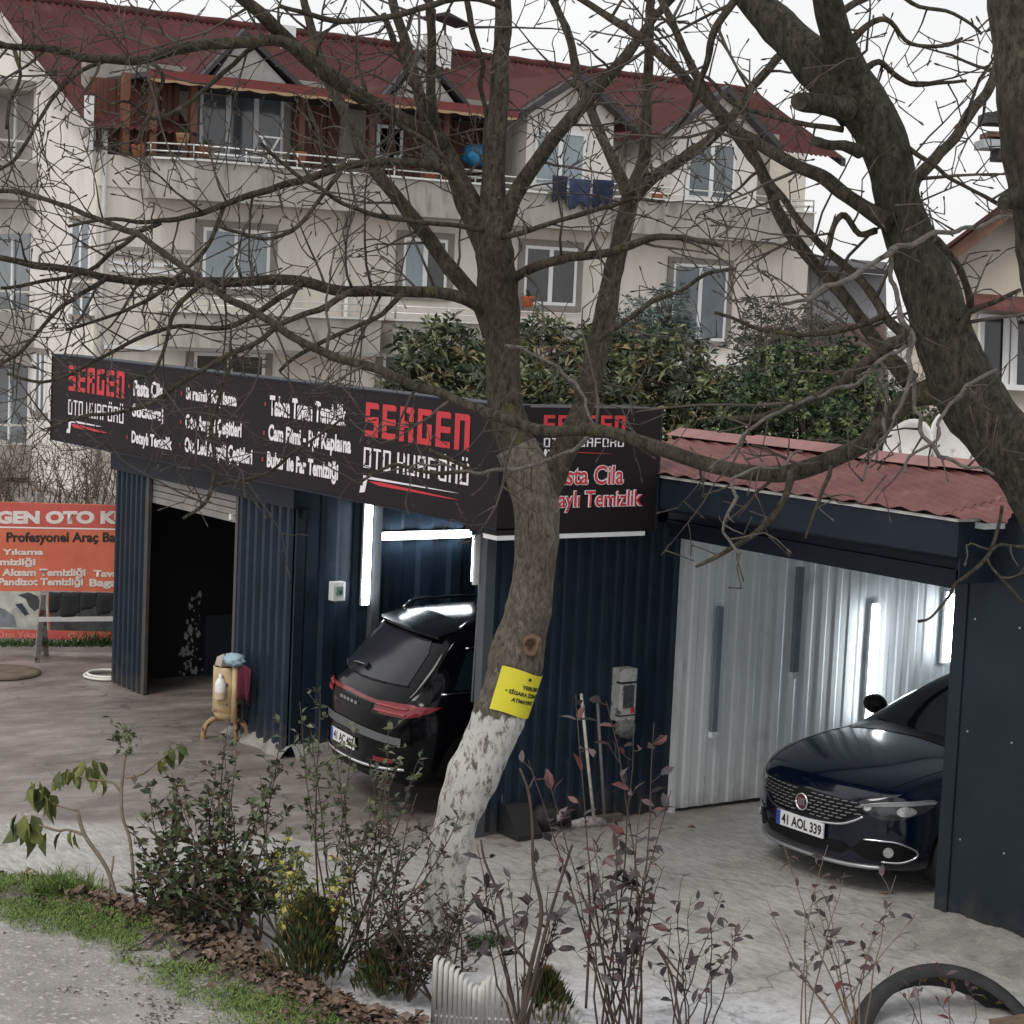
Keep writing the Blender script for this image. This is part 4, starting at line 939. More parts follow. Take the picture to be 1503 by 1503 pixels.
wood_b = mat('wood_brown', (.10, .034, .017), .6, var=.4, scale=3, stretch=(6, 6, .6)); wood_o = mat('wood_post', (.15, .06, .032), .6, var=.2)
roofr = mat('tile_red', (.056, .0185, .017), .9, var=.35, scale=2.5, bump=.2, bscale=20, spec=.2, spot=((.10, .05, .045), 1.5, .58, .2), stretch=(1, .35, .35), col2=(.092, .032, .030)); slate = mat('dormer_grey', (.042, .038, .042), .7, var=.2, scale=4)
rail_m = mat('rail_white', (.66, .66, .64), .35, metal=.3); trim_r = mat('trim_red', (.15, .024, .021), .6); scal = mat('scallop_cream', (.36, .24, .14), .7)
apt = empty('apartment_house', (16, AY, 0), 'cream apartment house with dark red corrugated roof, grey balconies and wood clad top floor', 'apartment house')
XL, XR = 7.25, 25.6
def fz(x, y, Y=AY): p = px(x, y, Y=Y); return p.x, p.z
MB().box((XL, AY, -.1), (XR, AY+.25, 6.2)).build('wall', cream_w, apt)
MB().box((XL-.0, AY+.252, -.1), (XL+.25, AY+10.2, 6.9)).build('wall', white_w, apt)          # gable side
gy = AY+.252
fixn(MB().prism([(XL, gy, 6.9), (XL, gy+10, 6.9), (XL, gy+10, 7.1), (XL, gy+5.1, 9.95), (XL, gy, 7.1)], (.24, 0, 0)).build('gable', white_w, apt))
MB().box((XL+.3, AY+10, -.1), (XR, AY+10.2, 8)).build('wall', cream_w, apt); MB().box((XR-.25, AY+.26, -.1), (XR, AY+9.9, 8)).build('wall', cream_w, apt)
# corner strip and drain pipes
b = MB(); b.tube([(XL+.12, AY-.06, 0), (XL+.12, AY-.06, 7.0)], .05, 8); b.build('drain_pipe', mat('pipe_grey', (.42, .41, .40), .6), apt)
x, z = fz(507, 400); b = MB(); b.tube([(x, AY-.06, 0), (x, AY-.06, 5.75)], .055, 8); b.build('drain_pipe', rail_m, apt)
# main roof: corrugated, ridge along X
def ztop(y): return 7.18+(y-AY)*(9.98-7.18)/(29.45-AY)
def roof_patch(x0, x1, y0, y1, zf, name, par, M=roofr, pitch=.16, rake=None):
    n = max(4, int((x1-x0)/pitch*4)); ny = 10; vs = []
    for i in range(n+1):
        x = x0+(x1-x0)*i/n
        for k in range(ny+1):
            y = y0+(y1-y0)*k/ny; vs.append((x, y, zf(y)+.028*math.sin(2*math.pi*x/pitch)))
    return MB().add(vs, [(i*(ny+1)+k, (i+1)*(ny+1)+k, (i+1)*(ny+1)+k+1, i*(ny+1)+k+1) for i in range(n) for k in range(ny)], True).build(name, M, par)
YE = AY+2.0
roof = roof_patch(XL-.35, XL+2.0, AY-.25, 29.5, ztop, 'roof', apt)
roof_patch(XL+2.01, 28.2, YE-.2, 29.5, ztop, 'roof', apt)
roof_patch(XL-.35, 28.2, 29.5, 34.8, lambda y: 9.98-(y-29.45)*.54, 'roof', apt)
b = MB(); b.tube([(XL-.4+.5*i, 29.48, 10.0+.02*(i % 2)) for i in range(43)], .11, 8); b.build('ridge', roofr, apt)
b = MB(); 
for y0, z0_, y1, z1_ in ((AY-.3, ztop(AY-.3)-.12, 29.48, ztop(29.48)-.1),): b.bar((XL-.38, y0, z0_), (XL-.38, y1, z1_), .10, .22)
b.build('barge_board', mat('barge', (.42, .39, .36), .7), apt)
# right end hip of roof
fixn(MB().prism([(28.2, 29.5, 9.95), (28.2, YE-.2, 8.15), (28.35, YE-.2, 8.15), (28.35, 29.5, 9.95)], (.0, .0, -.2)).build('roof_end', slate, apt))
# top floor (set back) wall, terrace
TY = AY+1.3
MB().box((XL+.26, TY, 5.9), (XR, TY+.2, 8.5)).build('wall', mat('terrace_wall', (.30, .28, .25), .9, var=.15), apt)
MB().box((XL+.26, AY+.255, 5.80), (XR, TY, 5.92)).build('terrace_floor', grey_w, apt)
# timber cladding boards: left of the glazed doors
def board_run(x0, x1, z0, z1, Y, n, M=wood_b):
    w = (x1-x0)/n
    for i in range(n): MB().box((x0+w*i, Y-.02*(i % 2)-.03, z0), (x0+w*(i+1)-.015, Y, z1)).build('cladding_board', M, apt)
a = px(132, 100, Y=AY+.3); c = px(262, 170, Y=AY+.3)
board_run(a.x, c.x, 6.78, 8.0, AY+.3, 14)
MB().box((a.x, AY+.1, 6.68), (c.x, AY+.3, 6.77)).build('beam', slate, apt)
for x in (131, 184, 224, 283):
    p = px(x, 150, Y=AY-.1); MB().box((p.x-.07, AY-.17, 6.6 if x < 230 else 5.9), (p.x+.07, AY-.03, 8.1 if x > 140 else 7.6)).build('post', wood_o if x > 140 else rail_m, apt)
for x0, x1 in ((430, 500), (560, 620), (655, 760)):
    a = px(x0, 150, Y=TY-.05); c = px(x1, 150, Y=TY-.05); board_run(a.x, c.x, 5.93, 8.0, TY-.05, max(3, int((x1-x0)/10)))
for x in (442, 545, 655, 740):
    p = px(x, 150, Y=AY-.1); MB().box((p.x-.07, AY-.17, 5.9), (p.x+.07, AY-.03, 8.1)).build('post', wood_b, apt)
# red flat canopy with scalloped board along its edge
def canopy(x0, x1):
    a = px(x0, 100, Y=PY+.1); c = px(x1, 100, Y=PY+.1)
    ca = MB().box((a.x, PY+.1, 8.02), (c.x, TY+.3, 8.12)).build('canopy', slate, apt)
    MB().box((a.x, PY+.03, 7.99), (c.x, PY+.097, 8.16)).build('eaves_board', trim_r, ca)
    b = MB(); x = a.x
    pts = []; 
    while x < c.x: pts.append((x, PY+.05, 7.955-.035*abs(math.sin((x-a.x)*6)))); x += .06
    n = len(pts); b.add([(p[0], p[1], 7.985) for p in pts]+pts, [(i, i+1, n+i+1, n+i) for i in range(n-1)])
    o = b.build('scallop_trim', scal, ca); o.modifiers.new('s', 'SOLIDIFY').thickness = .03
canopy(218, 628); canopy(636, 762)
# windows
def window(x0, y0, x1, y1, Y=AY, leaves=2, kind='light', depth=.0, sur=True, name='window', bars=0, par=None):
    xm = (x0+x1)/2; ym = (y0+y1)/2
    X0 = px(x0, ym, Y=Y).x; X1 = px(x1, ym, Y=Y).x; Z1 = px(xm, y0, Y=Y).z; Z0 = px(xm, y1, Y=Y).z
    b = MB(); s_ = .10
    if sur:
        b.box((X0-s_*1.6, Y-.05, Z1+.001), (X1+s_*1.6, Y-.001, Z1+s_*1.4)); b.box((X0-s_*1.6, Y-.05, Z0-.12), (X0-.001, Y-.001, Z1)); b.box((X1+.001, Y-.05, Z0-.12), (X1+s_*1.6, Y-.001, Z1))
        b.box((X0, Y-.08, Z0-.12), (X1, Y-.001, Z0-.001))
        w = b.build(name, frame_b, apt if par is None else par)
    else:
        w = b.box((X0-.03, Y-.03, Z0-.05), (X1+.03, Y-.001, Z0-.001)).build(name, upvc, apt if par is None else par)
    t = .07; fw_ = MB(); W_ = (X1-X0)/leaves
    fw_.box((X0, Y-.04, Z0), (X1, Y-.002, Z0+t)); fw_.box((X0, Y-.04, Z1-t), (X1, Y-.002, Z1))
    for k in range(leaves+1):
        xx = X0+W_*k; a = max(X0, xx-t*.8 if 0 < k < leaves else xx if k == 0 else xx-t); c_ = min(X1, xx+t*.8 if 0 < k < leaves else xx+t if k == 0 else xx)
        fw_.box((a, Y-.041, Z0+t), (c_, Y-.002, Z1-t))
    fw_.build('frame', upvc, w)
    for k in range(leaves):
        M = {'light': curtain, 'dark': pane_d, 'mix': [curtain, pane_d][k % 2], 'mid': pane_m}[kind]
        MB().box((X0+W_*k+t*.6, Y-.02, Z0+t), (X0+W_*(k+1)-t*.6, Y-.008, Z1-t)).build('pane', M, w)
    return w
window(296, 336, 395, 424, leaves=2, kind='light'); window(590, 350, 655, 432, kind='mix')
window(768, 362, 845, 448, kind='dark', leaves=2); window(985, 388, 1065, 500, kind='mid'); window(283, 518, 388, 560, kind='dark')
window(292, 130, 415, 232, Y=TY-.01, leaves=3, kind='mid', sur=False); window(552, 184, 590, 232, Y=TY-.06, leaves=1, kind='mid', sur=False)
window(560, 510, 660, 590, kind='dark'); window(780, 560, 850, 640, kind='dark')
# bays with gables that break through the roof
def gable_bay(x0, x1, xa, ya, ybase, wx0, wy0, wx1, wy1, kind):
    Yb = AY-.35
    X0, X1 = px(x0, 250, Y=Yb).x, px(x1, 250, Y=Yb).x; Zp = px(xa, ya, Y=Yb).z; Zb = px((x0+x1)/2, ybase, Y=Yb).z
    XM = (X0+X1)/2
    w = fixn(MB().prism([(X0, Yb, 5.8), (X1, Yb, 5.8), (X1, Yb, Zb), (XM, Yb, Zp-.14), (X0, Yb, Zb)], (0, 3.5, 0)).build('bay_wall', white_w, apt))
    b = MB(); e = .45; s_ = (Zp-Zb)/(XM-X0)
    for sg_, XX in ((-1, X0), (1, X1)):
        b.prism([(XM, Yb-.35, Zp), (XX+sg_*e, Yb-.35, Zb-s_*e*.9), (XX+sg_*e, Yb-.35, Zb-s_*e*.9-.16), (XM, Yb-.35, Zp-.17)], (0, .25, 0))
        fixn(MB().prism([(XM, Yb-.098, Zp+.02), (XX+sg_*e, Yb-.098, Zb-s_*e*.9+.02), (XX+sg_*e, Yb-.098, Zb-s_*e*.9-.1), (XM, Yb-.098, Zp-.1)], (0, 3.6, 0)).build('bay_roof_sheet', roofr, apt))
    g = fixn(b.build('bay_roof', slate, apt))
    b = MB(); b.tube([(XM, Yb-.02, Zb+.15), (XM, Yb+.0, Zb+.15)], .16, 14); b.build('round_vent', mat('vent', (.5, .47, .43), .8), w)
    window(wx0, wy0, wx1, wy1, Y=Yb, kind=kind, sur=False, leaves=2, par=w)
gable_bay(771, 898, 833, 106, 158, 783, 192, 858, 276, 'light')
gable_bay(985, 1112, 1060, 127, 186, 1008, 208, 1078, 296, 'mid')
def dormer(xa, ya, x0, x1, yb):
    Y = AY+.2; Zp = px(xa, ya, Y=Y).z; X0, X1 = px(x0, yb, Y=Y).x, px(x1, yb, Y=Y).x; Zb = 8.13; XM = px(xa, ya, Y=Y).x
    fixn(MB().prism([(X0+.3, Y+.1, Zb), (X1-.3, Y+.1, Zb), (XM, Y+.1, Zp-.15)], (0, .2, 0)).build('dormer_gable', mat('dormer_wall', (.34, .33, .31), .8), apt))
    b = MB()
    for XX in (X0, X1):
        b.prism([(XM, Y, Zp), (XX, Y, Zb+.05), (XX, Y, Zb-.06), (XM, Y, Zp-.14)], (0, .2, 0))
        fixn(MB().prism([(XM, Y+.202, Zp+.02), (XX, Y+.202, Zb+.07), (XX, Y+.202, Zb-.0), (XM, Y+.202, Zp-.1)], (0, 2.6, 0)).build('dormer_roof_sheet', roofr, apt))
    fixn(b.build('dormer_roof', slate, apt))
dormer(360, 42, 292, 455, 108); dormer(622, 72, 560, 697, 132)
# chimneys
for x, y0, y1, w_ in ((641, 52, 86, .55), (415, 38, 52, .45), (610, 60, 80, .3)):
    p = px(x, y1, Y=28.8); t_ = px(x, y0, Y=28.8)
    ch = MB().box((p.x-w_/2, 28.6, p.z-.6), (p.x+w_/2, 29.0, t_.z)).build('chimney', white, apt)
    if x == 641:
        b = MB()
        for dx in (-.2, .2): b.bar((p.x+dx, 28.8, t_.z), (p.x+dx, 28.8, t_.z+.3), .04)
        b.build('cap_post', mat('rust_post', (.2, .12, .06), .8), ch)
        fixn(MB().prism([(p.x-.75, 28.4, t_.z+.28), (p.x, 28.4, t_.z+.52), (p.x+.75, 28.4, t_.z+.28), (p.x, 28.4, t_.z+.44)], (0, .8, 0)).build('chimney_cap', slate, ch))
# balconies
def balcony(x0, x1, yt0, Zt, Zb, name='balcony', Yf=PY, chamfer=True, rails=True, posts=1.1, M=grey_w):
    X0, X1 = px(x0, yt0, Y=Yf).x, px(x1, yt0, Y=Yf).x; c_ = .7 if chamfer else 0
    pts = [(X0, AY-.002), (X0, Yf+c_*.6), (X0+c_, Yf), (X1, Yf), (X1, AY-.002)] if chamfer else [(X0, AY-.002), (X0, Yf), (X1, Yf), (X1, AY-.002)]
    o = fixn(MB().prism([(x, y, Zb) for x, y in pts], (0, 0, Zt-Zb)).build(name, M, apt))
    line = pts[:]
    b = MB()
    for h, r in ((.02, .035),):
        for p, q in zip(line[:-1], line[1:]): b.bar((p[0], p[1], Zt+.02), (q[0], q[1], Zt+.02), .12, .04)
    b.build('coping', rail_m, o)
    if rails:
        b = MB()
        for h in (.16, .30):
            for p, q in zip(line[:-1], line[1:]): b.tube([(p[0], p[1]+.05, Zt+h), (q[0], q[1]+.05, Zt+h)], .016, 6)
        b.build('rail', rail_m, o)
        for p, q in zip(line[:-1], line[1:]):
            n = max(1, int((Vector(q)-Vector(p)).length/posts))
            for k in range(n+1): 
                t_ = k/n; xx = p[0]+(q[0]-p[0])*t_; yy = p[1]+(q[1]-p[1])*t_+.05; MB().tube([(xx, yy, Zt+.04), (xx, yy, Zt+.32)], .018, 6).build('rail_post', rail_m, o)
    return o
balcony(236, 716, 240, 6.52, 5.78)
balcony(724, 898, 290, 6.46, 5.74, chamfer=False, Yf=PY+.1)
balcony(900, 1196, 310, 6.52, 5.76)
balcony(262, 560, 450, 3.62, 2.95); balcony(582, 948, 470, 3.62, 2.93, chamfer=False)
# small return wall at left terrace end, louvre strips, ledges
MB().box((XL+.02, AY-.04, 5.95), (px(236, 240, Y=AY).x, AY-.003, 6.55)).build('parapet', cream_w, apt)
for k in range(4):
    a = px(160, 357+k*11, Y=AY-.04); c = px(283, 357+k*11+3, Y=AY-.04)
    MB().box((a.x, AY-.04, a.z-.11), (c.x, AY-.003, a.z-.04)).build('wall_moulding', mat('mould_grey', (.30, .29, .27), .8) if k < 2 else upvc, apt)
a = px(150, 487, Y=AY); MB().box((a.x, AY-.1, 2.86), (XR, AY-.003, 2.94)).build('string_course', upvc, apt)
# windows on the gable wall (plane X = XL) and the side balconies
def side_win(x0, x1, y0, y1, kind='mid'):
    X = XL; A = px((x0+x1)/2, (y0+y1)/2, X=X); ya = px(x0, (y0+y1)/2, X=X).y; yb = px(x1, (y0+y1)/2, X=X).y; z1 = px((x0+x1)/2, y0, X=X).z; z0_ = px((x0+x1)/2, y1, X=X).z
    w = MB().box((X-.05, yb-.12, z0_-.1), (X-.002, ya+.12, z0_-.001)).build('window', frame_b, apt); MB().box((X-.05, yb-.12, z1+.001), (X-.002, ya+.12, z1+.12)).build('lintel', frame_b, w)
    b = MB(); n = 2; W_ = (ya-yb)/n
    for k in range(n+1): b.box((X-.04, yb+W_*k-.05, z0_), (X-.002, yb+W_*k+.05, z1))
    b.build('frame', upvc, w)
    for k in range(n): MB().box((X-.03, yb+W_*k+.055, z0_), (X-.008, yb+W_*(k+1)-.055, z1)).build('pane', pane_m, w)
side_win(107, 134, 326, 400); side_win(108, 136, 424, 462); side_win(54, 68, 520, 605)
for zt, zb in ((6.45, 5.7), (3.45, 2.75), (.75, .1)):
    y0, y1 = px(52, 240, X=XL-.05).y, px(-40, 240, X=XL-.05).y
    o = MB().box((XL-1.1, y0, zb), (XL-.003, y1, zt)).build('side_balcony', grey_w, apt)
    b = MB()
    for h in (.04, .42): b.bar((XL-1.1, y0, zt+h), (XL-1.1, y1, zt+h), .05, .04); b.bar((XL-1.1, y0+.02, zt+h), (XL, y0+.02, zt+h), .05, .04)
    for k in range(12): yy = y0+(y1-y0)*k/11; b.bar((XL-1.1, yy, zt), (XL-1.1, yy, zt+.42), .025)
    b.build('rail', rail_m, o)
    MB().box((XL-.02, y0+.3, zt-.6), (XL-.004, y1, zt+1.6)).build('balcony_door', pane_m if zt < 6 else mat('recess_grey', (.30, .28, .26), .8), apt)
    b = MB(); b.box((XL-.06, y0+1.1, zt), (XL-.021, y0+1.2, zt+1.5)); b.build('door_post', upvc, apt)
MB().box((XL-1.3, px(52, 200, X=XL).y, 7.9), (XL-.003, AY+9, 8.1)).build('balcony_roof', grey_w, apt)
# life on the balconies
denim = mat('towel_navy', (.012, .018, .048), .9, var=.4, scale=5)
def top_at(x, y, Y): return px(x, y, Y=Y)
for i, (x0, x1, y0, dr_, M, lb) in enumerate(((811, 834, 257, .52, denim, 'dark navy trousers hanging leftmost on the balcony rail behind the tree'), (836, 868, 262, .60, mat('towel_blue', (.03, .045, .10), .9, var=.3, scale=5), 'faded blue towel in the middle of the washing on the balcony rail'), (870, 902, 263, .56, denim, 'navy cloth hanging rightmost of the washing on the balcony rail'))):
    a, c = top_at(x0, y0, PY-.02), top_at(x1, y0+2, PY-.02); cloth('washing', [a, a.lerp(c, .5), c], dr_, M, lb, 5, kind='washing')
lump('bundle', tuple(px(700, 228, Y=AY)), (.34, .25, .24), mat('tarp_blue', (.02, .20, .42), .5, var=.3), 'bright blue plastic bundle on the top floor balcony', 'bundle', .35)
MB().box(tuple(px(746, 452, Y=AY-.03)-Vector((.0, 0, 0))), tuple(px(760, 398, Y=AY-.01))).build('curtain', mat('curtain_orange', (.55, .25, .09), .8), apt)
pots = [(203, 222, (.30, .11, .05), 'terracotta flower pot with red and blue plant on the left balcony edge', 'x'), (300, 222, (.28, .12, .06), 'terracotta pot on the top balcony near the glazed doors', ''), (268, 205, (.35, .2, .1), 'small brown pot on the balcony corner', ''), (440, 232, (.35, .14, .08), 'terracotta planter on the top balcony right of the glazed doors', ''), (630, 262, (.30, .09, .05), 'long terracotta planter on the balcony left of the main tree stem', ''), (965, 290, (.4, .13, .06), 'orange planter on the right balcony', ''), (775, 443, (.45, .12, .05), 'orange flower pot on the lower balcony sill', '')]
for x, y, c_, lb, k in pots:
    p = px(x, y, Y=AY-.3); e = empty('flower_pot', p, lb, 'flower pot', None)
    MB().lathe(p, [(0, -.12), (.10, -.12), (.14, .10), (.15, .12), (.12, .12), (.1, .08), (0, .08)], 10).build('pot', mat('pot_%d' % x, c_, .8), e)
    b = MB()
    for _ in range(26):
        d = Vector((random.uniform(-1, 1), random.uniform(-1, 1), random.uniform(.2, 1.6))).normalized()*random.uniform(.08, .26); q = p+Vector((0, 0, .1))
        s_ = d.cross(Vector((0, 0, 1)))*.12; b.add([q, q+d*.6+s_, q+d, q+d*.6-s_], [(0, 1, 2, 3)])
    b.build('plant', mat('pot_plant_x', (.2, .04, .05), .8, var=.8, scale=30) if k else mat('pot_plant', (.05, .08, .04), .8), e)
# folding table on the terrace
e = empty('folding_rack', px(395, 225, Y=AY-.2), 'white folding clothes rack standing on the top balcony', 'clothes rack')
b = MB(); p = px(395, 235, Y=AY-.2)
for s_ in (-1, 1): b.bar(p+Vector((s_*.25, 0, -.3)), p+Vector((-s_*.2, 0, .45)), .035)
b.bar(p+Vector((-.25, 0, .45)), p+Vector((.25, 0, .45)), .03); b.build('rack_frame', rail_m, e)
# ------------------------------------------------------------------ house on the right
HD = 30.0
hs = empty('village_house', px(1440, 560, D=HD), 'cream house with wooden gable edge and white window behind the leaning tree', 'house')
def hq(x, y, dd=0): return px(x, y, D=HD+dd)
nb = -_fw
P5 = [hq(1340, 415), hq(1479, 312), hq(1640, 440), hq(1640, 760), hq(1340, 745)]
for p in P5[3:]: p.z = -.1
fixn(MB().prism(P5, _fw*5+_r0*2).build('wall', mat('house_cream', (.52, .47, .40), .9, var=.1, scale=1.5, bump=.1), hs))
def eave(p0, p1, th, M, name, off=-.5, n=24):
    b = MB(); vs = []; up_ = Vector((0, 0, 1))
    for i in range(n+1):
        q = Vector(p0).lerp(Vector(p1), i/n)+_fw*off; vs += [q+up_*.10, q-up_*(th+.04*abs(math.sin(i*1.4))), q+up_*.10+_fw*.06, q-up_*(th+.04*abs(math.sin(i*1.4)))+_fw*.06]
    fs = []
    for i in range(n): k = 4*i; fs += [(k, k+4, k+5, k+1), (k+2, k+3, k+7, k+6), (k, k+2, k+6, k+4), (k+1, k+5, k+7, k+3)]
    return b.add(vs, fs).build(name, M, hs)
wd = mat('gable_wood', (.13, .065, .042), .7, var=.4, scale=4)
eave(hq(1330, 418), hq(1479, 303), .10, wd, 'barge_board'); eave(hq(1479, 303), hq(1650, 436), .10, wd, 'barge_board')
for a_, c_ in ((hq(1325, 415), hq(1479, 300)), (hq(1479, 300), hq(1655, 432))):
    fixn(MB().prism([a_-_fw*.6+uZ*.1, c_-_fw*.6+uZ*.1, c_-_fw*.6+uZ*.16, a_-_fw*.6+uZ*.16], _fw*6+_r0*2.4).build('roof', roofr, hs))
fixn(MB().prism([hq(1425, 452, -.8), hq(1640, 470, -.8), hq(1640, 452, 0), hq(1425, 436, 0)], uZ*.06).build('porch_roof', rr, hs))
w = MB().bar(hq(1438, 463, -.1), hq(1640, 478, -.1), .14, .05, up=(0, 0, 1)).build('window', upvc, hs)
b = MB()
for x in (1441, 1478, 1490, 1528): b.bar(hq(x, 464+(x-1440)*.07, -.1), hq(x-3, 566, -.1), .09, .05)
b.bar(hq(1436, 566, -.1), hq(1640, 576, -.1), .1, .08); b.build('frame', upvc, w)
for x0, x1 in ((1446, 1475), (1494, 1524)):
    MB().poly([hq(x0, 466, -.03), hq(x1, 468, -.03), hq(x1-3, 566, -.03), hq(x0-3, 565, -.03)]).build('pane', pane_d, w)
# wooden eaves of a closer shed seen beside the far right trunk
e = empty('shed_eaves', px(1458, 215, D=24), 'grey broken eaves of another roof beside the far right trunk', 'roof')
b = MB(); b.box((-.6, -.5, 0), (.6, .5, .08)); 
for M, x, y, w_, h_ in ((slate, 1470, 176, .45, .12), (mat('gutter_grey', (.35, .37, .39), .5), 1474, 214, .6, .10), (wd, 1476, 200, .5, .06), (slate, 1480, 229, .32, .12)):
    p = px(x, y, D=24); MB().bar(p-rH*w_/2, p+rH*(w_/2+2), .5, h_).build('eaves_layer', M, e)
p = px(1640, 300, D=24.3); MB().bar(Vector((p.x, p.y, 0)), p+uZ*1.0, .25, .25).build('support', wd, e)
# distant grey house with red roof patches between the trunks
DH = 60
dh = empty('distant_house', px(1230, 470, D=DH), 'distant grey house with a brick red side seen through the twigs', 'house')
q = lambda x, y, dd=0: px(x, y, D=DH+dd)
P5 = [q(1152, 392), q(1300, 404), q(1300, 800), q(1152, 800)]
for p in P5[2:]: p.z = -.1
fixn(MB().prism(P5, _fw*6).build('wall', mat('far_grey', (.30, .31, .33), .9, var=.15, scale=.8), dh))
fixn(MB().prism([q(1146, 392, -1), q(1306, 404, -1), q(1300, 392, 2), q(1160, 381, 2)], uZ*.15).build('roof', slate, dh))
fixn(MB().prism([q(1195, 470, -1), q(1300, 478, -1), q(1300, 760, -1), q(1195, 760, -1)], _fw*.6).build('brick_front', mat('far_brick', (.17, .105, .092), .9, var=.2), dh))
MB().poly([q(1206, 478, -1.2), q(1240, 481, -1.2), q(1240, 520, -1.2), q(1206, 520, -1.2)]).build('window', pane_d, dh)
# satellite dishes behind the garage roof
dsh = mat('dish_white', (.60, .585, .56), .5, var=.1, scale=4, spot=((.45, .42, .38), 5, .6, .15))
def dish(x, y, r, D, face, label, tilt=.5, el=.9):
    c = px(x, y, D=D); e = empty('satellite_dish', c, label, 'satellite dish'); b = MB(); n = 28; vs = []
    ax = Vector(face).normalized(); u = ax.cross(uZ).normalized(); w_ = u.cross(ax)
    for i in range(8):
        rr_ = r*i/7
        for j in range(n): A = 2*math.pi*j/n; vs.append(c+(u*math.cos(A)*el+w_*math.sin(A))*rr_+ax*(.32*rr_*rr_/r))
    o = b.add(vs, [(i*n+j, i*n+(j+1) % n, (i+1)*n+(j+1) % n, (i+1)*n+j) for i in range(7) for j in range(n)], True).build('dish', dsh, e)
    o.modifiers.new('s', 'SOLIDIFY').thickness = .02
    b = MB(); b.tube([c-ax*.02, c-ax*.2, Vector((c.x, c.y, 0))], .035, 8); b.build('mast', steel, e)
    b = MB(); b.tube([c-w_*r*.9, c+ax*r*.9], .015, 6); b.build('arm', steel, e)
dish(1338, 662, .29, 19.5, -_fw+_r0*-.9+uZ*.5, 'white satellite dish turned left behind the garage roof', el=.9)
dish(1400, 664, .40, 19.8, -_fw+_r0*.5+uZ*.45, 'larger white satellite dish right of the first, half hidden by the leaning tree')
# ------------------------------------------------------------------ evergreens behind the workshop
def leafcluster(b, c, n, L, w, up=.3):
    for _ in range(n):
        d = Vector((random.gauss(0, 1), random.gauss(0, 1), random.gauss(up, .8))).normalized(); s_ = d.cross(Vector((random.gauss(0, 1), random.gauss(0, 1), 1))).normalized()
        l = L*random.uniform(.6, 1.1); dn = Vector((0, 0, -l*.22)); q = Vector(c)+d*l*.1
        b.add([q, q+d*l*.5+s_*w, q+d*l+dn, q+d*l*.5-s_*w], [(0, 1, 2), (0, 2, 3)])
def evergreen(name, label, blobs, M, ncl, nl, L, w, cat='shrub', stemM=None):
    base = Vector(blobs[0][0]); e = empty(name, (base.x, base.y, 0), label, cat); mb = [MB() for _ in M]
    vol = [b_[1][0]*b_[1][2] for b_ in blobs]; sm = sum(vol)
    for (c, r), v in zip(blobs, vol):
        for _ in range(int(ncl*v/sm)):
            d = Vector((random.gauss(0, 1), random.gauss(0, 1), random.gauss(0, 1))).normalized(); k = random.uniform(.55, 1.04)*(1+.22*mnoise.noise(d*2.2+Vector(c)))
            leafcluster(mb[random.choice((0, 0, 0, 0, 0, 0, 1, 1, 1, len(M)-1))], Vector(c)+Vector((d.x*r[0], d.y*r[1], d.z*r[2]))*k, nl, L, w)
    for k in range(len(M)): mb[k].build('foliage', M[k], e, kind='stuff')
    b = MB()
    for c, r in blobs:
        c = Vector(c)
        b.tube(spline([(c.x, c.y, 0), tuple(c.lerp(Vector((c.x, c.y, 0)), .4)+Vector((.05, .05, 0))), tuple(c)], 3), [.05]*6+[.02], 6)
        for _ in range(6): b.tube([c-uZ*r[2]*.6, c+Vector((random.uniform(-.7, .7)*r[0], random.uniform(-.7, .7)*r[1], random.uniform(.1, .7)*r[2]))], [.025, .008], 5)
    b.build('stem', stemM or mat('bark_brown', (.06, .045, .035), .9), e)
lq = [mat('loquat_leaf', (.034, .050, .024), .55, var=.5, scale=2.5), mat('loquat_leaf_light', (.14, .165, .075), .5, var=.4, scale=3), mat('loquat_shoot', (.20, .15, .07), .6, var=.4, scale=4)]
def B(x, y, D, rx, rz): p = px(x, y, D=D); return (tuple(p), (rx, rx*.8, rz))
evergreen('loquat_tree', 'large leaved dark evergreen tree behind the long sign, left of the main stem', [B(650, 520, 24, .62, .40), B(612, 570, 23.5, .5, .5), B(690, 560, 24, .6, .5)], lq, 420, 9, .17, .021, 'tree')
evergreen('loquat_tree', 'broad long leaved evergreen with rusty shoots behind the sign corner, right of the main stem', [B(800, 540, 24, .8, .6), B(900, 545, 24, .8, .55), B(985, 560, 23.5, .7, .6), B(1040, 610, 23, .6, .5), B(870, 600, 23, .8, .5), B(760, 600, 23, .7, .5)], lq, 1500, 9, .16, .020, 'tree')
pv = [mat('privet_dark', (.030, .052, .022), .55, var=.5, scale=3), mat('privet_light', (.115, .15, .055), .55, var=.4, scale=3)]
evergreen('hedge_shrub', 'fine leaved green shrub behind the garage roof ridge', [B(1110, 610, 22, .6, .55), B(1180, 615, 22, .6, .5), B(1230, 640, 21.5, .4, .4), B(1150, 560, 23, .6, .5), B(1270, 610, 22.5, .5, .5), B(1320, 640, 22.5, .5, .5), B(1240, 560, 23, .5, .5), B(1370, 650, 22.5, .5, .4)], pv, 1500, 12, .085, .020)
bl = [mat('blue_needle', (.085, .115, .11), .7, var=.4, scale=4), mat('blue_needle_pale', (.16, .20, .195), .7, var=.3, scale=4)]
evergreen('blue_cypress', 'pale blue green cypress in front of the apartment balcony', [B(940, 500, 27, .5, .6), B(975, 470, 27, .4, .5), B(900, 530, 27, .4, .5), B(990, 520, 27, .5, .5)], bl, 500, 14, .13, .010, 'tree')
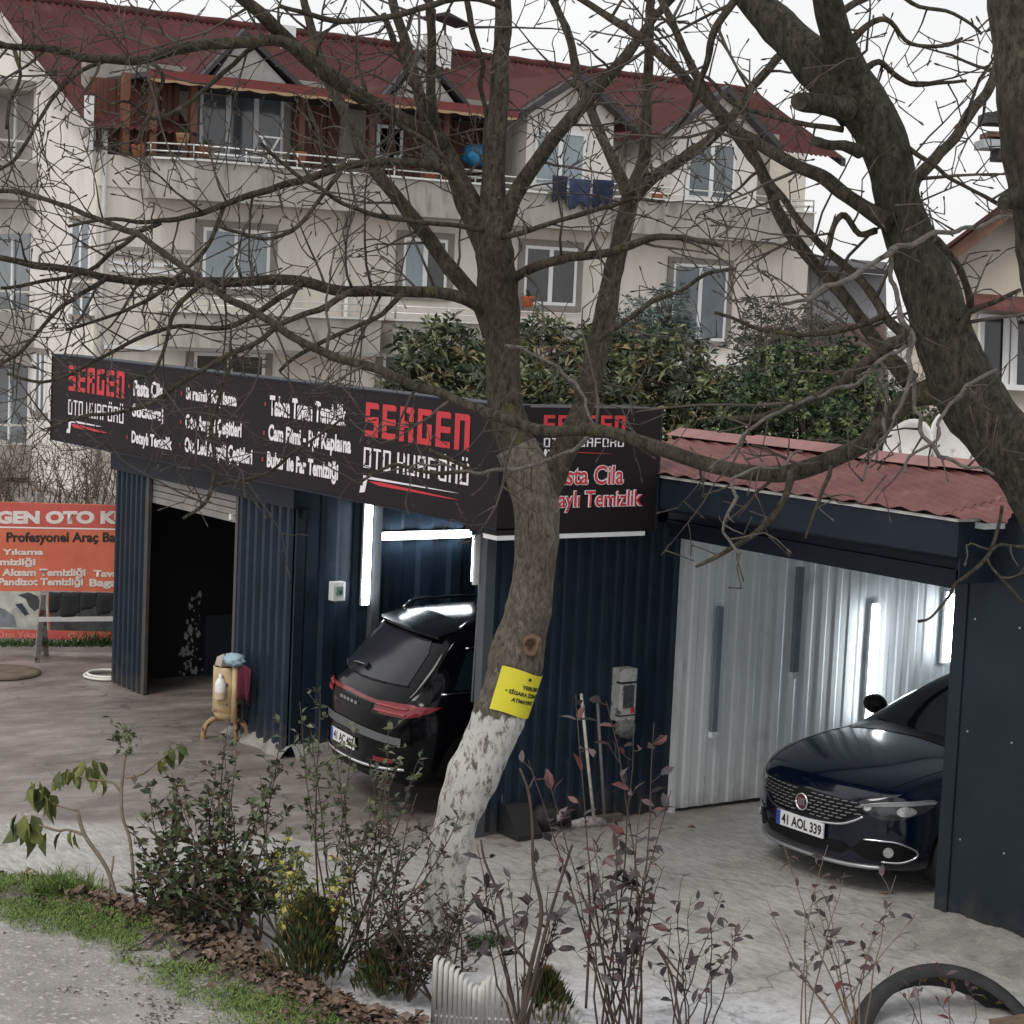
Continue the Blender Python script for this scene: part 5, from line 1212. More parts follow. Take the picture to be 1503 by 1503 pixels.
evergreen('blue_cypress', 'blue grey conifer behind the fine leaved shrub', [B(1120, 500, 28, .5, .6), B(1160, 540, 28, .6, .6), B(1195, 500, 28, .45, .5)], [mat('grey_needle', (.05, .06, .055), .8, var=.4, scale=4), mat('grey_needle_b', (.09, .10, .095), .8, var=.4)], 380, 14, .13, .010, 'tree')
# ------------------------------------------------------------------ bare trees
def bark(name, c1, c2, lichen, white=None, sc=9.):
    M = bpy.data.materials.new(name); M.use_nodes = True; t = M.node_tree; b = t.nodes['Principled BSDF']; b.inputs['Roughness'].default_value = .9; b.inputs['Specular IOR Level'].default_value = .25
    geo = N(t, 'ShaderNodeNewGeometry'); mp = N(t, 'ShaderNodeMapping'); mp.inputs['Scale'].default_value = (1, 1, .42); t.links.new(geo.outputs['Position'], mp.inputs[0])
    def noise(sc_, v, det=8, ro=.65):
        n = N(t, 'ShaderNodeTexNoise'); n.inputs['Scale'].default_value = sc_; n.inputs['Detail'].default_value = det; n.inputs['Roughness'].default_value = ro; t.links.new(v, n.inputs['Vector']); return n.outputs[0]
    def ramp(i, p0, c0, p1, c1_):
        r = N(t, 'ShaderNodeValToRGB'); e = r.color_ramp.elements; e[0].position = p0; e[1].position = p1; e[0].color = (*c0, 1); e[1].color = (*c1_, 1); t.links.new(i, r.inputs[0]); return r.outputs[0]
    def mix(f, a, c):
        m_ = N(t, 'ShaderNodeMix', data_type='RGBA'); t.links.new(f, m_.inputs[0]); t.links.new(a, m_.inputs[6])
        if isinstance(c, tuple): m_.inputs[7].default_value = (*c, 1)
        else: t.links.new(c, m_.inputs[7])
        return m_.outputs[2]
    fur = noise(38, mp.outputs[0], 9, .8)
    col = ramp(fur, .38, tuple(c*.6 for c in c1), .62, tuple(c*1.15 for c in c2))
    col = mix(ramp(noise(4.5, geo.outputs['Position']), .60, (0, 0, 0), .74, (1, 1, 1)), col, lichen)
    col = mix(ramp(noise(11, geo.outputs['Position'], 5), .63, (0, 0, 0), .68, (.8, .8, .8)), col, tuple(min(1, c*1.5) for c in c2))
    col = mix(ramp(noise(2.1, geo.outputs['Position'], 3), .45, (0, 0, 0), .7, (.55, .55, .55)), col, tuple(c*.6 for c in c1))
    if white:
        sx_ = N(t, 'ShaderNodeSeparateXYZ'); t.links.new(geo.outputs['Position'], sx_.inputs[0])
        ad = N(t, 'ShaderNodeMath', operation='MULTIPLY_ADD'); t.links.new(noise(16, mp.outputs[0], 5), ad.inputs[0]); ad.inputs[1].default_value = .16; t.links.new(sx_.outputs[2], ad.inputs[2])
        mr = N(t, 'ShaderNodeMapRange'); mr.inputs[1].default_value = white+.085; mr.inputs[2].default_value = white+.10; mr.inputs[3].default_value = 1; mr.inputs[4].default_value = 0; t.links.new(ad.outputs[0], mr.inputs[0])
        wc = ramp(noise(24, mp.outputs[0], 9, .75), .40, (.15, .12, .095), .50, (.66, .65, .62))
        wc2 = mix(ramp(noise(5, geo.outputs['Position']), .52, (0, 0, 0), .72, (1, 1, 1)), wc, (.70, .69, .66))
        col = mix(mr.outputs[0], col, wc2)
    t.links.new(col, b.inputs['Base Color'])
    bp = N(t, 'ShaderNodeBump'); bp.inputs['Strength'].default_value = .9; bp.inputs['Distance'].default_value = .03; t.links.new(fur, bp.inputs['Height']); t.links.new(bp.outputs[0], b.inputs['Normal'])
    return M
bark_main = bark('bark_trunk', (.085, .069, .053), (.20, .168, .135), (.11, .10, .06), white=1.50)
bark_limb = bark('bark_limb', (.026, .021, .014), (.098, .084, .060), (.115, .11, .035))
bark_right = bark('bark_right', (.017, .015, .010), (.078, .070, .052), (.045, .055, .022))
bark_twig = mat('bark_twig', (.038, .031, .026), .9, var=.4, scale=5, col2=(.10, .086, .073), spec=.2)
bark_grey = mat('bark_grey', (.050, .044, .038), .9, var=.35, scale=22, col2=(.15, .135, .118), bump=1)
def wander(p, amp, fr=1.3): return Vector((mnoise.noise(p*fr), mnoise.noise(p*fr+Vector((9, 3, 1))), mnoise.noise(p*fr+Vector((4, 7, 5)))))*amp
def limb(pts, D0, D1=None, sub=4, n=10, kn=.012, knob=.10):
    """pts: (x, y, width in photograph pixels[, extra depth]); gives a world path and radii"""
    D1 = D0 if D1 is None else D1; K = len(pts); P_ = []
    for i, p in enumerate(pts):
        D = D0+(D1-D0)*i/(K-1)+(p[3] if len(p) > 3 else 0); q = px(p[0], p[1], D=D); P_.append((q.x, q.y, q.z, p[2]/2/FPX*D))
    Q = spline(P_, sub); path, rad = [], []
    for x, y, z, r in Q:
        v = Vector((x, y, z)); w = wander(v, kn*min(1.5, r/.03+.35), 2.6)+(wander(v, .011, 7.5) if r < .03 else Vector())
        path.append(v+w); rad.append(r*.92*(1+knob*mnoise.noise(v*5.1)+(.22*max(0, mnoise.noise(v*17)) if r < .03 else .15*max(0, mnoise.noise(v*9)))))
    return path, rad
TW = {'n': 0}
def twig(b, p, d, L, r, lev, droop=0.):
    """knobbly bare shoot: kinks every few centimetres, side spurs"""
    step = max(.06, L/6); n = max(2, int(L/step)); path = [p]; rad = [r]; kids = []
    side = 1
    for i in range(n):
        d = (d+Vector((random.gauss(0, .13), random.gauss(0, .13), random.gauss(.02-droop, .13)))).normalized()
        p = p+d*step; path.append(p); rad.append(max(.0029, r*(1-.66*(i+1)/n)))
        if lev > 0 and i > 0 and random.random() < .66: kids.append((p, d, (i+1)/n))
    b.tube(path, rad, 5 if r > .008 else 4, cap=True); TW['n'] += n
    if lev == 0:
        b.tube([path[-1], path[-1]+d*.018, path[-1]+d*.03], [.004, .0054, .003], 4, cap=True)
    for q, dd, t_ in kids:
        a = Vector((random.gauss(0, 1), random.gauss(0, 1), random.gauss(0, 1))); a = (a-dd*a.dot(dd)).normalized()
        nd = (dd*random.uniform(.35, .9)+a*random.uniform(.6, 1.0)).normalized()
        twig(b, q, nd, L*random.uniform(.28, .62)*(1.1-.5*t_), max(.0036, r*.6*(1-.35*t_)), lev-1, droop)
def sprout(b, path, rad, dens, L, lev=2, t0=.15, droop=0., rmax=.0095, bias=None, keep=None):
    tot = 0
    for i in range(1, len(path)):
        if i/len(path) < t0: continue
        seg = path[i]-path[i-1]; tot += seg.length*dens*1.65
        while tot > random.random():
            tot -= 1; dd = seg.normalized(); a = Vector((random.gauss(0, 1), random.gauss(0, 1), random.gauss(0, 1)))
            if bias: a += Vector(bias)
            a = (a-dd*a.dot(dd)).normalized(); nd = (dd*random.uniform(.1, .7)+a).normalized()
            if keep and not keep(path[i]): continue
            twig(b, path[i]+a*rad[i]*.6, nd, L*random.uniform(.45, 1.25), min(rmax, max(.0055, rad[i]*.45)), lev, droop)
def tree(name, label, limbs, trunkM, baseloc, twM=None):
    e = empty(name, baseloc, label, 'tree'); tw = MB()
    for L in limbs:
        pts, D0, D1 = L['p'], L['D'], L.get('D1'); w = max(p[2] for p in pts)
        path, rad = limb(pts, D0, D1, sub=L.get('sub', 5 if w > 30 else 4), kn=L.get('kn', .012))
        if L.get('M') is bark_grey:   # gnarled, knobbly dead wood
            path = [p+wander(p, .030, 11) for p in path]; rad = [r*(.72+.45*max(0, mnoise.noise(p*26))) for p, r in zip(path, rad)]
        n = 28 if w > 45 else 14 if w > 18 else 9; b = MB(); k0 = len(b.v); b.tube(path, rad, n)
        if w > 18:    # uneven, furrowed girth
            for i in range(len(path)):
                for j in range(n):
                    v = Vector(b.v[i*n+j]); c = path[i]; f = 1+.07*mnoise.noise(Vector((v.x*4, v.y*4, v.z*1.6)))+.03*mnoise.noise(v*14)
                    b.v[i*n+j] = tuple(c+(v-c)*f)
        b.build(L.get('n', 'branch'), L.get('M', bark_limb), e)
        if L.get('M') is bark_grey: L['d'] = 5.5; L['L'] = .20; L['lev'] = 1
        if L.get('tw', 1): sprout(tw, path, rad, L.get('d', 2.6), L.get('L', .75), L.get('lev', 2), L.get('t0', .12), L.get('dr', 0), keep=L.get('keep'))
    tw.build('twigs', twM or bark_twig, e, kind='stuff'); return e
DC = 12.6
T1 = [
 dict(n='trunk', tw=0, M=bark_main, D=DC, sub=8, kn=.0, p=[(655, 1425, 104), (652, 1400, 80), (650, 1340, 66), (654, 1285, 64), (661, 1240, 66), (672, 1195, 70), (689, 1150, 75), (710, 1105, 80), (731, 1055, 82), (750, 1000, 84), (762, 945, 80), (774, 900, 72), (782, 850, 66), (787, 800, 66), (788, 745, 72), (778, 700, 74), (758, 655, 70)]),
 dict(n='stem', M=bark_limb, D=DC, d=1.0, t0=.3, sub=6, kn=.01, p=[(778, 710, 66), (758, 650, 60), (742, 600, 56), (738, 550, 55), (736, 500, 55), (735, 450, 58), (731, 400, 64), (727, 360, 60), (724, 325, 46), (724, 290, 40), (727, 240, 36), (728, 190, 36), (733, 150, 33), (735, 100, 28), (738, 50, 28), (737, 0, 26), (735, -60, 22)]),
 dict(n='stem', M=bark_limb, D=DC, D1=12.9, d=1.0, t0=.3, sub=6, p=[(795, 735, 50), (812, 690, 46), (833, 650, 40), (852, 605, 36), (866, 560, 36), (876, 515, 36), (886, 470, 34), (897, 420, 32), (907, 375, 30), (918, 325, 30), (928, 280, 28)]),
 dict(D=12.7, D1=12.5, p=[(928, 285, 28), (945, 240, 20), (949, 190, 17), (950, 120, 16), (952, 60, 15), (957, 0, 14), (960, -50, 13)]),
 dict(D=12.8, D1=13.2, p=[(926, 285, 22), (903, 240, 18), (878, 190, 16), (860, 145, 15), (847, 110, 14), (838, 60, 13), (826, 25, 12), (808, -10, 11)]),
 dict(D=12.7, D1=12.2, p=[(930, 290, 22), (960, 260, 20), (1000, 233, 18), (1040, 205, 17), (1075, 170, 15), (1100, 133, 15), (1125, 105, 14), (1150, 75, 12)]),
 dict(D=DC, D1=12.2, p=[(738, 335, 34), (752, 298, 28), (772, 262, 25), (792, 232, 24), (812, 205, 23), (835, 180, 22), (860, 152, 22), (888, 118, 20), (918, 85, 18), (945, 48, 15), (975, 10, 13), (1000, -20, 12)]),
 dict(D=DC, D1=12.9, p=[(718, 365, 44), (700, 325, 40), (683, 290, 37), (670, 260, 34), (655, 228, 30), (640, 198, 28), (627, 172, 22), (614, 130, 18), (606, 95, 17), (595, 55, 16), (578, 10, 15), (570, -30, 13)]),
 dict(D=12.7, D1=12.3, p=[(640, 205, 24), (634, 160, 16), (633, 120, 15), (633, 67, 15), (630, 20, 14), (627, -25, 13)]),
 dict(D=12.7, D1=11.6, p=[(652, 215, 28), (610, 190, 26), (567, 165, 25), (530, 142, 25), (497, 117, 26), (462, 92, 25), (432, 66, 24), (408, 45, 22), (382, 22, 20), (350, -5, 18), (330, -30, 16)]),
 dict(D=11.9, D1=11.2, d=3.4, L=.8, p=[(440, 74, 22), (410, 62, 18), (365, 62, 18), (315, 64, 18), (267, 71, 17), (225, 82, 15), (190, 87, 14), (133, 86, 13), (90, 76, 12), (45, 69, 11), (0, 64, 10), (-60, 60, 9)]),
 dict(D=12.8, D1=13.2, p=[(720, 490, 30), (700, 440, 26), (672, 405, 25), (650, 380, 24), (625, 345, 24), (600, 315, 23), (575, 282, 22), (552, 250, 21), (533, 222, 20), (516, 190, 19), (500, 158, 18), (478, 110, 16), (462, 60, 14), (448, 10, 12), (440, -30, 11)]),
 dict(D=DC, D1=11.6, d=4.2, L=.8, p=[(722, 462, 24), (690, 440, 20), (650, 430, 19), (600, 427, 18), (545, 426, 18), (490, 424, 18), (440, 414, 17), (395, 411, 17), (345, 414, 16), (295, 413, 15), (250, 411, 14), (205, 410, 13), (160, 405, 12), (110, 398, 12), (60, 392, 11), (15, 380, 10), (-40, 372, 9)]),
 dict(D=DC, D1=12.0, d=3.0, p=[(742, 425, 26), (757, 405, 18), (785, 391, 16), (817, 383, 15), (850, 377, 14), (885, 372, 14), (920, 362, 13), (950, 352, 12), (980, 347, 10), (1020, 352, 8), (1060, 362, 6)]),
 dict(D=12.3, D1=11.6, d=4, p=[(668, 258, 16), (620, 240, 13), (560, 238, 12), (500, 247, 12), (455, 262, 12), (417, 270, 11), (370, 285, 11), (333, 299, 10), (283, 317, 10), (235, 325, 8), (190, 325, 7), (150, 322, 6), (100, 332, 5)]),
 dict(D=12, D1=11.8, d=3.5, p=[(234, 325, 8), (200, 345, 7), (165, 370, 7), (130, 398, 7), (85, 410, 6), (40, 418, 6), (0, 422, 5)]),
 dict(D=12.2, D1=11.6, d=3.5, p=[(710, 338, 9), (660, 330, 8), (610, 325, 8), (555, 318, 8), (510, 300, 7), (470, 275, 7), (420, 245, 6), (380, 210, 6)]),
 dict(D=12.2, D1=11.7, d=3.5, p=[(730, 350, 9), (775, 340, 9), (820, 325, 8), (865, 312, 8), (900, 300, 7), (935, 292, 6), (975, 296, 5)]),
 dict(D=12.2, D1=12.0, d=3.0, p=[(700, 310, 10), (680, 275, 9), (655, 235, 8), (620, 205, 8), (580, 180, 7), (545, 150, 6), (510, 130, 5)]),
 dict(D=11.9, d=4, D1=11.5, p=[(330, 300, 7), (310, 350, 7), (275, 395, 6), (235, 430, 6), (190, 455, 6), (145, 470, 5), (95, 485, 5)]),
 dict(D=11.9, d=4, D1=11.4, p=[(445, 417, 12), (400, 445, 10), (360, 470, 9), (315, 482, 8), (265, 478, 7), (215, 492, 7), (165, 515, 6), (115, 545, 6), (60, 560, 5), (10, 548, 5)]),
 dict(D=11.8, d=4, D1=11.3, p=[(520, 428, 11), (470, 455, 10), (425, 470, 9), (385, 500, 9), (350, 515, 9), (310, 535, 8), (270, 560, 7), (225, 590, 7), (180, 605, 6), (120, 612, 6), (70, 630, 5)]),
 dict(D=12.1, d=3.5, D1=11.8, p=[(350, 512, 8), (335, 545, 7), (322, 585, 7), (310, 625, 7), (315, 665, 7), (313, 705, 7), (300, 740, 6), (268, 762, 5)]),
 dict(D=12.1, d=2.5, D1=11.8, p=[(313, 712, 6), (350, 705, 6), (390, 695, 5), (430, 665, 5), (465, 640, 4), (500, 615, 4)]),
 dict(D=12.0, d=3.0, D1=11.8, p=[(632, 660, 6), (690, 690, 7), (640, 694, 6), (585, 682, 6), (560, 690, 5), (525, 712, 4)], t0=.0),
 dict(D=11.9, d=2.6, D1=11.7, M=bark_grey, p=[(870, 640, 9), (830, 665, 8), (790, 680, 8), (745, 688, 8), (715, 692, 8), (680, 690, 6), (640, 680, 5), (600, 690, 5)]),
 dict(D=12.3, d=3, D1=12.5, p=[(560, 20, 9), (570, 45, 10), (590, 85, 9), (602, 120, 8), (640, 160, 7)]),
 dict(D=12.4, d=3, D1=12.6, p=[(684, -10, 10), (690, 30, 10), (700, 60, 10), (708, 95, 9), (705, 125, 8), (712, 160, 7), (718, 190, 7)]),
 dict(D=12.2, d=3.2, D1=11.8, L=.9, p=[(735, 10, 8), (690, -4, 10), (640, 8, 10), (590, 20, 10), (545, 28, 10), (500, 30, 9), (455, 20, 8), (410, 8, 7)]),
 dict(D=12, D1=11.4, d=4, p=[(410, 45, 9), (370, 70, 8), (335, 100, 8), (300, 130, 7), (265, 160, 7), (225, 175, 6), (190, 150, 5), (160, 155, 5)]),
 dict(D=11.8, D1=11.4, d=4, p=[(215, 84, 8), (240, 110, 7), (230, 140, 6), (215, 175, 6), (200, 210, 5)]),
 dict(D=11.7, D1=11.2, d=4.5, p=[(150, 87, 7), (110, 110, 7), (75, 150, 6), (50, 190, 6), (25, 230, 6), (0, 250, 5)]),
 dict(D=11.6, D1=11.2, d=4.5, p=[(20, 68, 7), (30, 110, 6), (12, 150, 6), (8, 190, 5)]),
 dict(D=11.9, D1=11.5, d=4, p=[(500, 250, 8), (470, 290, 7), (440, 330, 7), (400, 350, 6), (355, 345, 6), (315, 330, 5)]),
 dict(D=11.7, D1=11.2, d=4.5, L=.7, p=[(300, 413, 9), (270, 440, 8), (250, 475, 7), (240, 515, 6), (220, 545, 6), (190, 560, 5)]),
 dict(D=11.7, D1=11.2, d=4.5, L=.7, p=[(160, 406, 8), (120, 430, 7), (85, 455, 7), (55, 490, 6), (25, 520, 6), (-5, 540, 5)]),
 dict(D=12.2, D1=12.0, d=3.4, p=[(590, 428, 9), (560, 460, 8), (520, 480, 7), (480, 500, 7), (440, 520, 6), (410, 545, 5)]),
 dict(D=12.1, D1=11.8, d=3.0, p=[(745, 505, 8), (780, 520, 7), (812, 535, 7), (840, 560, 7), (858, 590, 7), (872, 620, 6)], M=bark_grey),
 dict(D=12.1, D1=11.8, d=3.0, p=[(880, 500, 8), (920, 470, 8), (960, 440, 7), (1000, 425, 6), (1040, 400, 6), (1080, 395, 5)]),
]
tree('walnut_tree', 'bare many stemmed tree with whitewashed trunk and yellow notice, in the middle', T1, bark_main, px(655, 1415, Z=0))
DR = 9.3
T2 = [
 dict(n='trunk', tw=0, M=bark_right, D=DR, sub=6, kn=.02, p=[(1790, 1830, 120), (1790, 1500, 112), (1760, 1250, 108), (1695, 1020, 106), (1630, 890, 108), (1570, 800, 108), (1521, 720, 106), (1474, 650, 104), (1430, 585, 104), (1388, 510, 104), (1368, 440, 92), (1345, 370, 82), (1325, 310, 76), (1305, 250, 76), (1283, 195, 78), (1258, 145, 84), (1232, 100, 72)]),
 dict(n='stem', M=bark_right, D=DR, D1=9.6, d=1.2, p=[(1260, 160, 80), (1225, 115, 74), (1185, 75, 68), (1145, 40, 60), (1110, 5, 56), (1080, -30, 52), (1040, -70, 48)]),
 dict(n='stem', M=bark_right, D=DR, D1=9.0, d=1.2, p=[(1268, 150, 64), (1242, 95, 56), (1225, 50, 50), (1212, 0, 46), (1200, -60, 42)]),
 dict(n='stub', tw=0, M=bark_right, D=9.2, D1=9.0, p=[(1245, 160, 44), (1222, 156, 36), (1200, 152, 32), (1182, 150, 33), (1172, 149, 30)], kn=0),
 dict(n='stub', tw=0, M=bark_right, D=9.2, D1=9.0, p=[(1262, 222, 26), (1238, 214, 18), (1215, 212, 15), (1196, 206, 15)], kn=0),
 dict(D=9.3, D1=9.8, d=2.2, p=[(1335, 285, 26), (1342, 270, 20), (1370, 235, 17), (1400, 200, 17), (1425, 165, 17), (1448, 140, 16), (1458, 118, 14), (1466, 90, 11), (1480, 60, 9)]),
 dict(D=9.2, D1=9.9, d=2.4, p=[(1310, 330, 34), (1285, 315, 26), (1258, 297, 24), (1233, 280, 23), (1205, 258, 22), (1168, 243, 22), (1130, 222, 20), (1100, 203, 18), (1077, 185, 17), (1052, 155, 15), (1030, 120, 14), (1012, 90, 13), (1000, 62, 13), (980, 20, 12), (965, -20, 11)]),
 dict(D=9.4, D1=10.4, d=2.0, p=[(1335, 560, 34), (1300, 520, 24), (1283, 497, 22), (1255, 460, 21), (1228, 425, 20), (1200, 393, 19), (1172, 357, 19), (1150, 325, 18), (1130, 280, 17), (1110, 242, 17), (1090, 208, 17), (1067, 180, 16), (1035, 145, 16), (1000, 112, 15), (960, 75, 15), (917, 40, 14), (880, 18, 12), (845, -5, 11)]),
 dict(D=9.3, D1=9.7, d=2.6, p=[(1335, 500, 20), (1300, 463, 15), (1280, 430, 14), (1258, 405, 13), (1222, 375, 13), (1187, 340, 12), (1160, 305, 11), (1135, 272, 10), (1115, 235, 9), (1090, 190, 7)]),
 dict(D=9.2, D1=8.9, d=1.0, p=[(1400, 500, 22), (1412, 478, 15), (1424, 450, 12), (1420, 418, 12), (1400, 380, 11), (1372, 352, 11)]),
 dict(D=8.9, D1=8.6, d=2.6, L=.5, M=bark_grey, p=[(1500, 316, 7), (1460, 322, 8), (1427, 331, 9), (1395, 338, 9), (1370, 347, 11), (1340, 355, 11), (1317, 363, 12), (1283, 388, 11), (1240, 410, 10), (1200, 430, 9), (1165, 445, 8), (1130, 450, 7)]),
 dict(D=8.8, D1=8.6, d=1.6, L=.4, M=bark_grey, p=[(1307, 372, 10), (1313, 410, 11), (1320, 445, 11), (1330, 480, 11), (1336, 505, 12), (1340, 540, 11), (1330, 570, 10), (1318, 600, 8), (1300, 640, 6), (1280, 680, 5)]),
 dict(D=8.8, D1=8.5, d=2.6, L=.35, M=bark_grey, p=[(1341, 548, 10), (1346, 585, 10), (1352, 615, 10), (1362, 645, 9), (1385, 668, 8), (1415, 682, 7), (1453, 692, 5)]),
 dict(D=8.8, D1=8.5, d=2.0, L=.35, M=bark_grey, p=[(1462, 540, 8), (1430, 560, 9), (1400, 585, 8), (1385, 610, 8), (1375, 640, 7), (1350, 662, 6), (1330, 690, 5)]),
 dict(D=9.3, D1=11.4, d=1.9, L=.6, sub=6, p=[(1405, 575, 60), (1370, 575, 46), (1335, 585, 36), (1300, 618, 32), (1267, 652, 30), (1235, 668, 28), (1200, 681, 27), (1150, 695, 26), (1105, 695, 25), (1060, 686, 24), (1010, 672, 23), (960, 656, 22), (910, 640, 21), (867, 632, 20), (833, 632, 19), (800, 631, 18), (765, 622, 17), (733, 612, 17), (690, 597, 16), (650, 580, 16), (615, 568, 15), (583, 556, 15), (545, 540, 14), (500, 528, 13), (460, 510, 13), (420, 488, 12), (380, 462, 12), (333, 438, 11), (300, 412, 11), (265, 385, 10), (235, 366, 10), (200, 345, 10), (165, 330, 9), (130, 317, 8), (90, 300, 8), (50, 288, 8), (15, 282, 7), (-30, 278, 6)]),
 dict(D=9.2, D1=8.9, d=1.6, L=.3, p=[(1164, 692, 14), (1160, 712, 12), (1152, 735, 11), (1136, 757, 10), (1117, 775, 10), (1092, 792, 9), (1067, 808, 8), (1043, 820, 7), (1020, 830, 5)]),
 dict(D=9.2, D1=9.6, d=1.8, p=[(1330, 500, 24), (1300, 508, 20), (1275, 530, 17), (1250, 552, 16), (1225, 572, 15), (1195, 585, 14), (1165, 598, 13), (1130, 610, 12), (1100, 615, 11), (1070, 616, 9)]),
 dict(D=8.9, D1=9.2, d=2.6, L=.5, M=bark_grey, p=[(1332, 508, 9), (1305, 525, 9), (1280, 545, 8), (1260, 560, 8), (1235, 567, 8), (1205, 578, 7), (1180, 585, 7), (1155, 598, 7), (1130, 613, 7), (1105, 630, 7), (1085, 650, 6), (1065, 668, 6), (1040, 690, 5)]),
 dict(D=9.0, D1=8.7, d=2.2, L=.4, M=bark_grey, p=[(1296, 540, 8), (1297, 580, 8), (1300, 615, 7), (1296, 650, 6), (1275, 680, 6), (1265, 705, 5)]),
 dict(D=9.0, D1=8.8, d=1.6, L=.3, M=bark_grey, p=[(1180, 660, 6), (1140, 680, 7), (1110, 690, 7), (1078, 705, 7), (1073, 740, 7), (1060, 770, 6), (1063, 790, 6), (1085, 815, 6)]),
 dict(D=9.0, D1=8.7, d=2.0, L=.3, p=[(1220, 683, 8), (1212, 710, 7), (1200, 740, 6), (1190, 770, 5), (1183, 790, 4)]),
 dict(D=8.7, D1=8.4, d=1.3, L=.3, p=[(1470, 745, 6), (1463, 790, 6), (1450, 815, 6), (1425, 840, 6), (1400, 858, 5), (1392, 878, 5), (1362, 905, 4), (1347, 912, 5)]),
 dict(D=8.7, D1=8.4, d=2.2, L=.35, p=[(1520, 805, 6), (1485, 800, 5), (1465, 800, 5), (1450, 820, 4), (1470, 850, 4), (1500, 885, 4)]),
 dict(D=9.3, D1=9.2, d=3.4, L=.55, p=[(1288, 340, 12), (1262, 345, 10), (1240, 318, 10), (1225, 330, 9), (1216, 360, 8), (1205, 390, 7)]),
 dict(D=9.2, D1=8.8, d=3.4, L=.6, p=[(1395, 470, 11), (1430, 455, 9), (1465, 440, 8), (1500, 425, 7)]),
 dict(D=9.4, D1=9.6, d=3.2, L=.8, p=[(1240, 70, 14), (1270, 40, 11), (1300, 30, 9), (1330, 60, 7), (1370, 70, 6), (1410, 55, 5)]),
 dict(D=9.4, D1=9.6, d=3.4, L=.7, p=[(1262, 110, 12), (1290, 90, 9), (1318, 115, 8), (1345, 125, 7), (1390, 120, 6), (1420, 118, 5)]),
 dict(D=9.4, D1=9.6, d=3.4, L=.8, p=[(1230, 20, 14), (1265, 0, 11), (1310, -10, 9), (1350, 10, 7), (1400, 20, 6), (1440, 50, 5)]),
 dict(D=9.3, D1=9.0, d=3.0, L=.6, p=[(1320, 210, 10), (1350, 230, 8), (1385, 255, 7), (1420, 275, 6), (1465, 298, 5)]),
 dict(D=9.4, D1=9.7, d=3.0, L=.7, p=[(1085, -10, 14), (1050, 40, 12), (1040, 80, 11), (1030, 110, 10), (1018, 150, 8), (1000, 180, 7), (975, 200, 6)]),
 dict(D=9.3, D1=9.7, d=3.4, L=.6, p=[(1235, 190, 10), (1195, 186, 9), (1150, 175, 8), (1118, 165, 8), (1075, 150, 7), (1040, 115, 6), (1000, 105, 5)]),
 dict(D=9.3, D1=9.5, d=3.2, L=.6, p=[(1300, 460, 10), (1255, 478, 9), (1205, 488, 8), (1150, 488, 7), (1100, 478, 6), (1050, 460, 5)]),
]
tree('leaning_tree', 'thick dark leaning tree with cut stubs at the right, its long limb crossing the sign', T2, bark_right, px(1790, 1795, Z=0))
T3 = [
 dict(n='trunk', tw=0, M=bark('bark_far_right', (.028, .024, .018), (.10, .085, .06), (.06, .06, .03)), D=7.6, sub=5, kn=.01, p=[(1900, 2100, 120), (1800, 1500, 110), (1690, 900, 104), (1610, 640, 100), (1560, 470, 96), (1536, 360, 94), (1522, 260, 92), (1510, 160, 92), (1500, 60, 94), (1496, -60, 96)]),
 dict(n='stub', tw=0, M=bark_right, D=7.5, D1=7.4, p=[(1500, 290, 40), (1484, 292, 34), (1476, 296, 26), (1474, 300, 16)], kn=0),
]
tree('old_tree', 'split old trunk running up the far right edge of the picture', T3, bark_right, px(1900, 2060, Z=0))
# knot hole on the whitewashed tree, notice wrapped round the trunk -------------------------
TP, TR = limb(T1[0]['p'], DC, None, sub=8, kn=0)
def trunk_at(ypix):
    best = min(range(len(TP)), key=lambda i: abs(proj_y(TP[i])-ypix)); return TP[best], TR[best], (TP[min(best+1, len(TP)-1)]-TP[best-1]).normalized()
def proj_y(P): v = P-CAM; w = v.dot(_F); return IMG/2-FPX*v.dot(_U)/w
kc, kr, kt = trunk_at(944); toC = (CAM-kc).normalized(); kx = kt.cross(toC).normalized(); toC = kx.cross(kt)
b = MB(); A0 = .28; n_ = toC*math.cos(A0)-kx*-math.sin(A0) if False else toC
kh = kc+n_*(kr*.98)+_r0*.075
vs = []; kk = 20
for i, (rr_, dp) in enumerate(((.085, -.035), (.066, .012), (.052, .016), (.040, .0), (.026, -.02), (.0, -.03))):
    for j in range(kk): A = 2*math.pi*j/kk; vs.append(kh+kx*0+_R*math.cos(A)*rr_*.72*(1+.12*math.sin(3*A))+_U*math.sin(A)*rr_*(1+.1*math.cos(2*A))+n_*dp)
kn_ = b.add(vs, [(i*kk+j, i*kk+(j+1) % kk, (i+1)*kk+(j+1) % kk, (i+1)*kk+j) for i in range(5) for j in range(kk)], True)
tree_e = bpy.data.objects['walnut_tree']
kn_.build('knot_hole', mat('knot_wood', (.045, .018, .010), .9, var=.5, scale=30, col2=(.20, .13, .085), bump=.6), tree_e)
yel = mat('notice_yellow', (.66, .60, .03), .45, var=.05)
ny = empty('notice', TP[60], 'yellow plastic notice about litter wrapped round the tree trunk above the whitewash', 'notice')
c_t, r_t, t_t = trunk_at(980); c_b, r_b, t_b = trunk_at(1040)
def wrap(u, v, off=.0):
    """u: metres round the trunk from the middle line towards the right, v 0 bottom..1 top"""
    c = c_b.lerp(c_t, v); r = (r_b+(r_t-r_b)*v)*1.05+.004+off; ax = (c_t-c_b).normalized(); f = (CAM-c).normalized(); x = -ax.cross(f).normalized(); x = x if x.dot(_R) > 0 else -x; f = (f-ax*f.dot(ax)).normalized()
    a = u/r; return c+(f*math.cos(a)+x*math.sin(a))*r
b = MB(); nu_, nv_ = 24, 6; vs = []
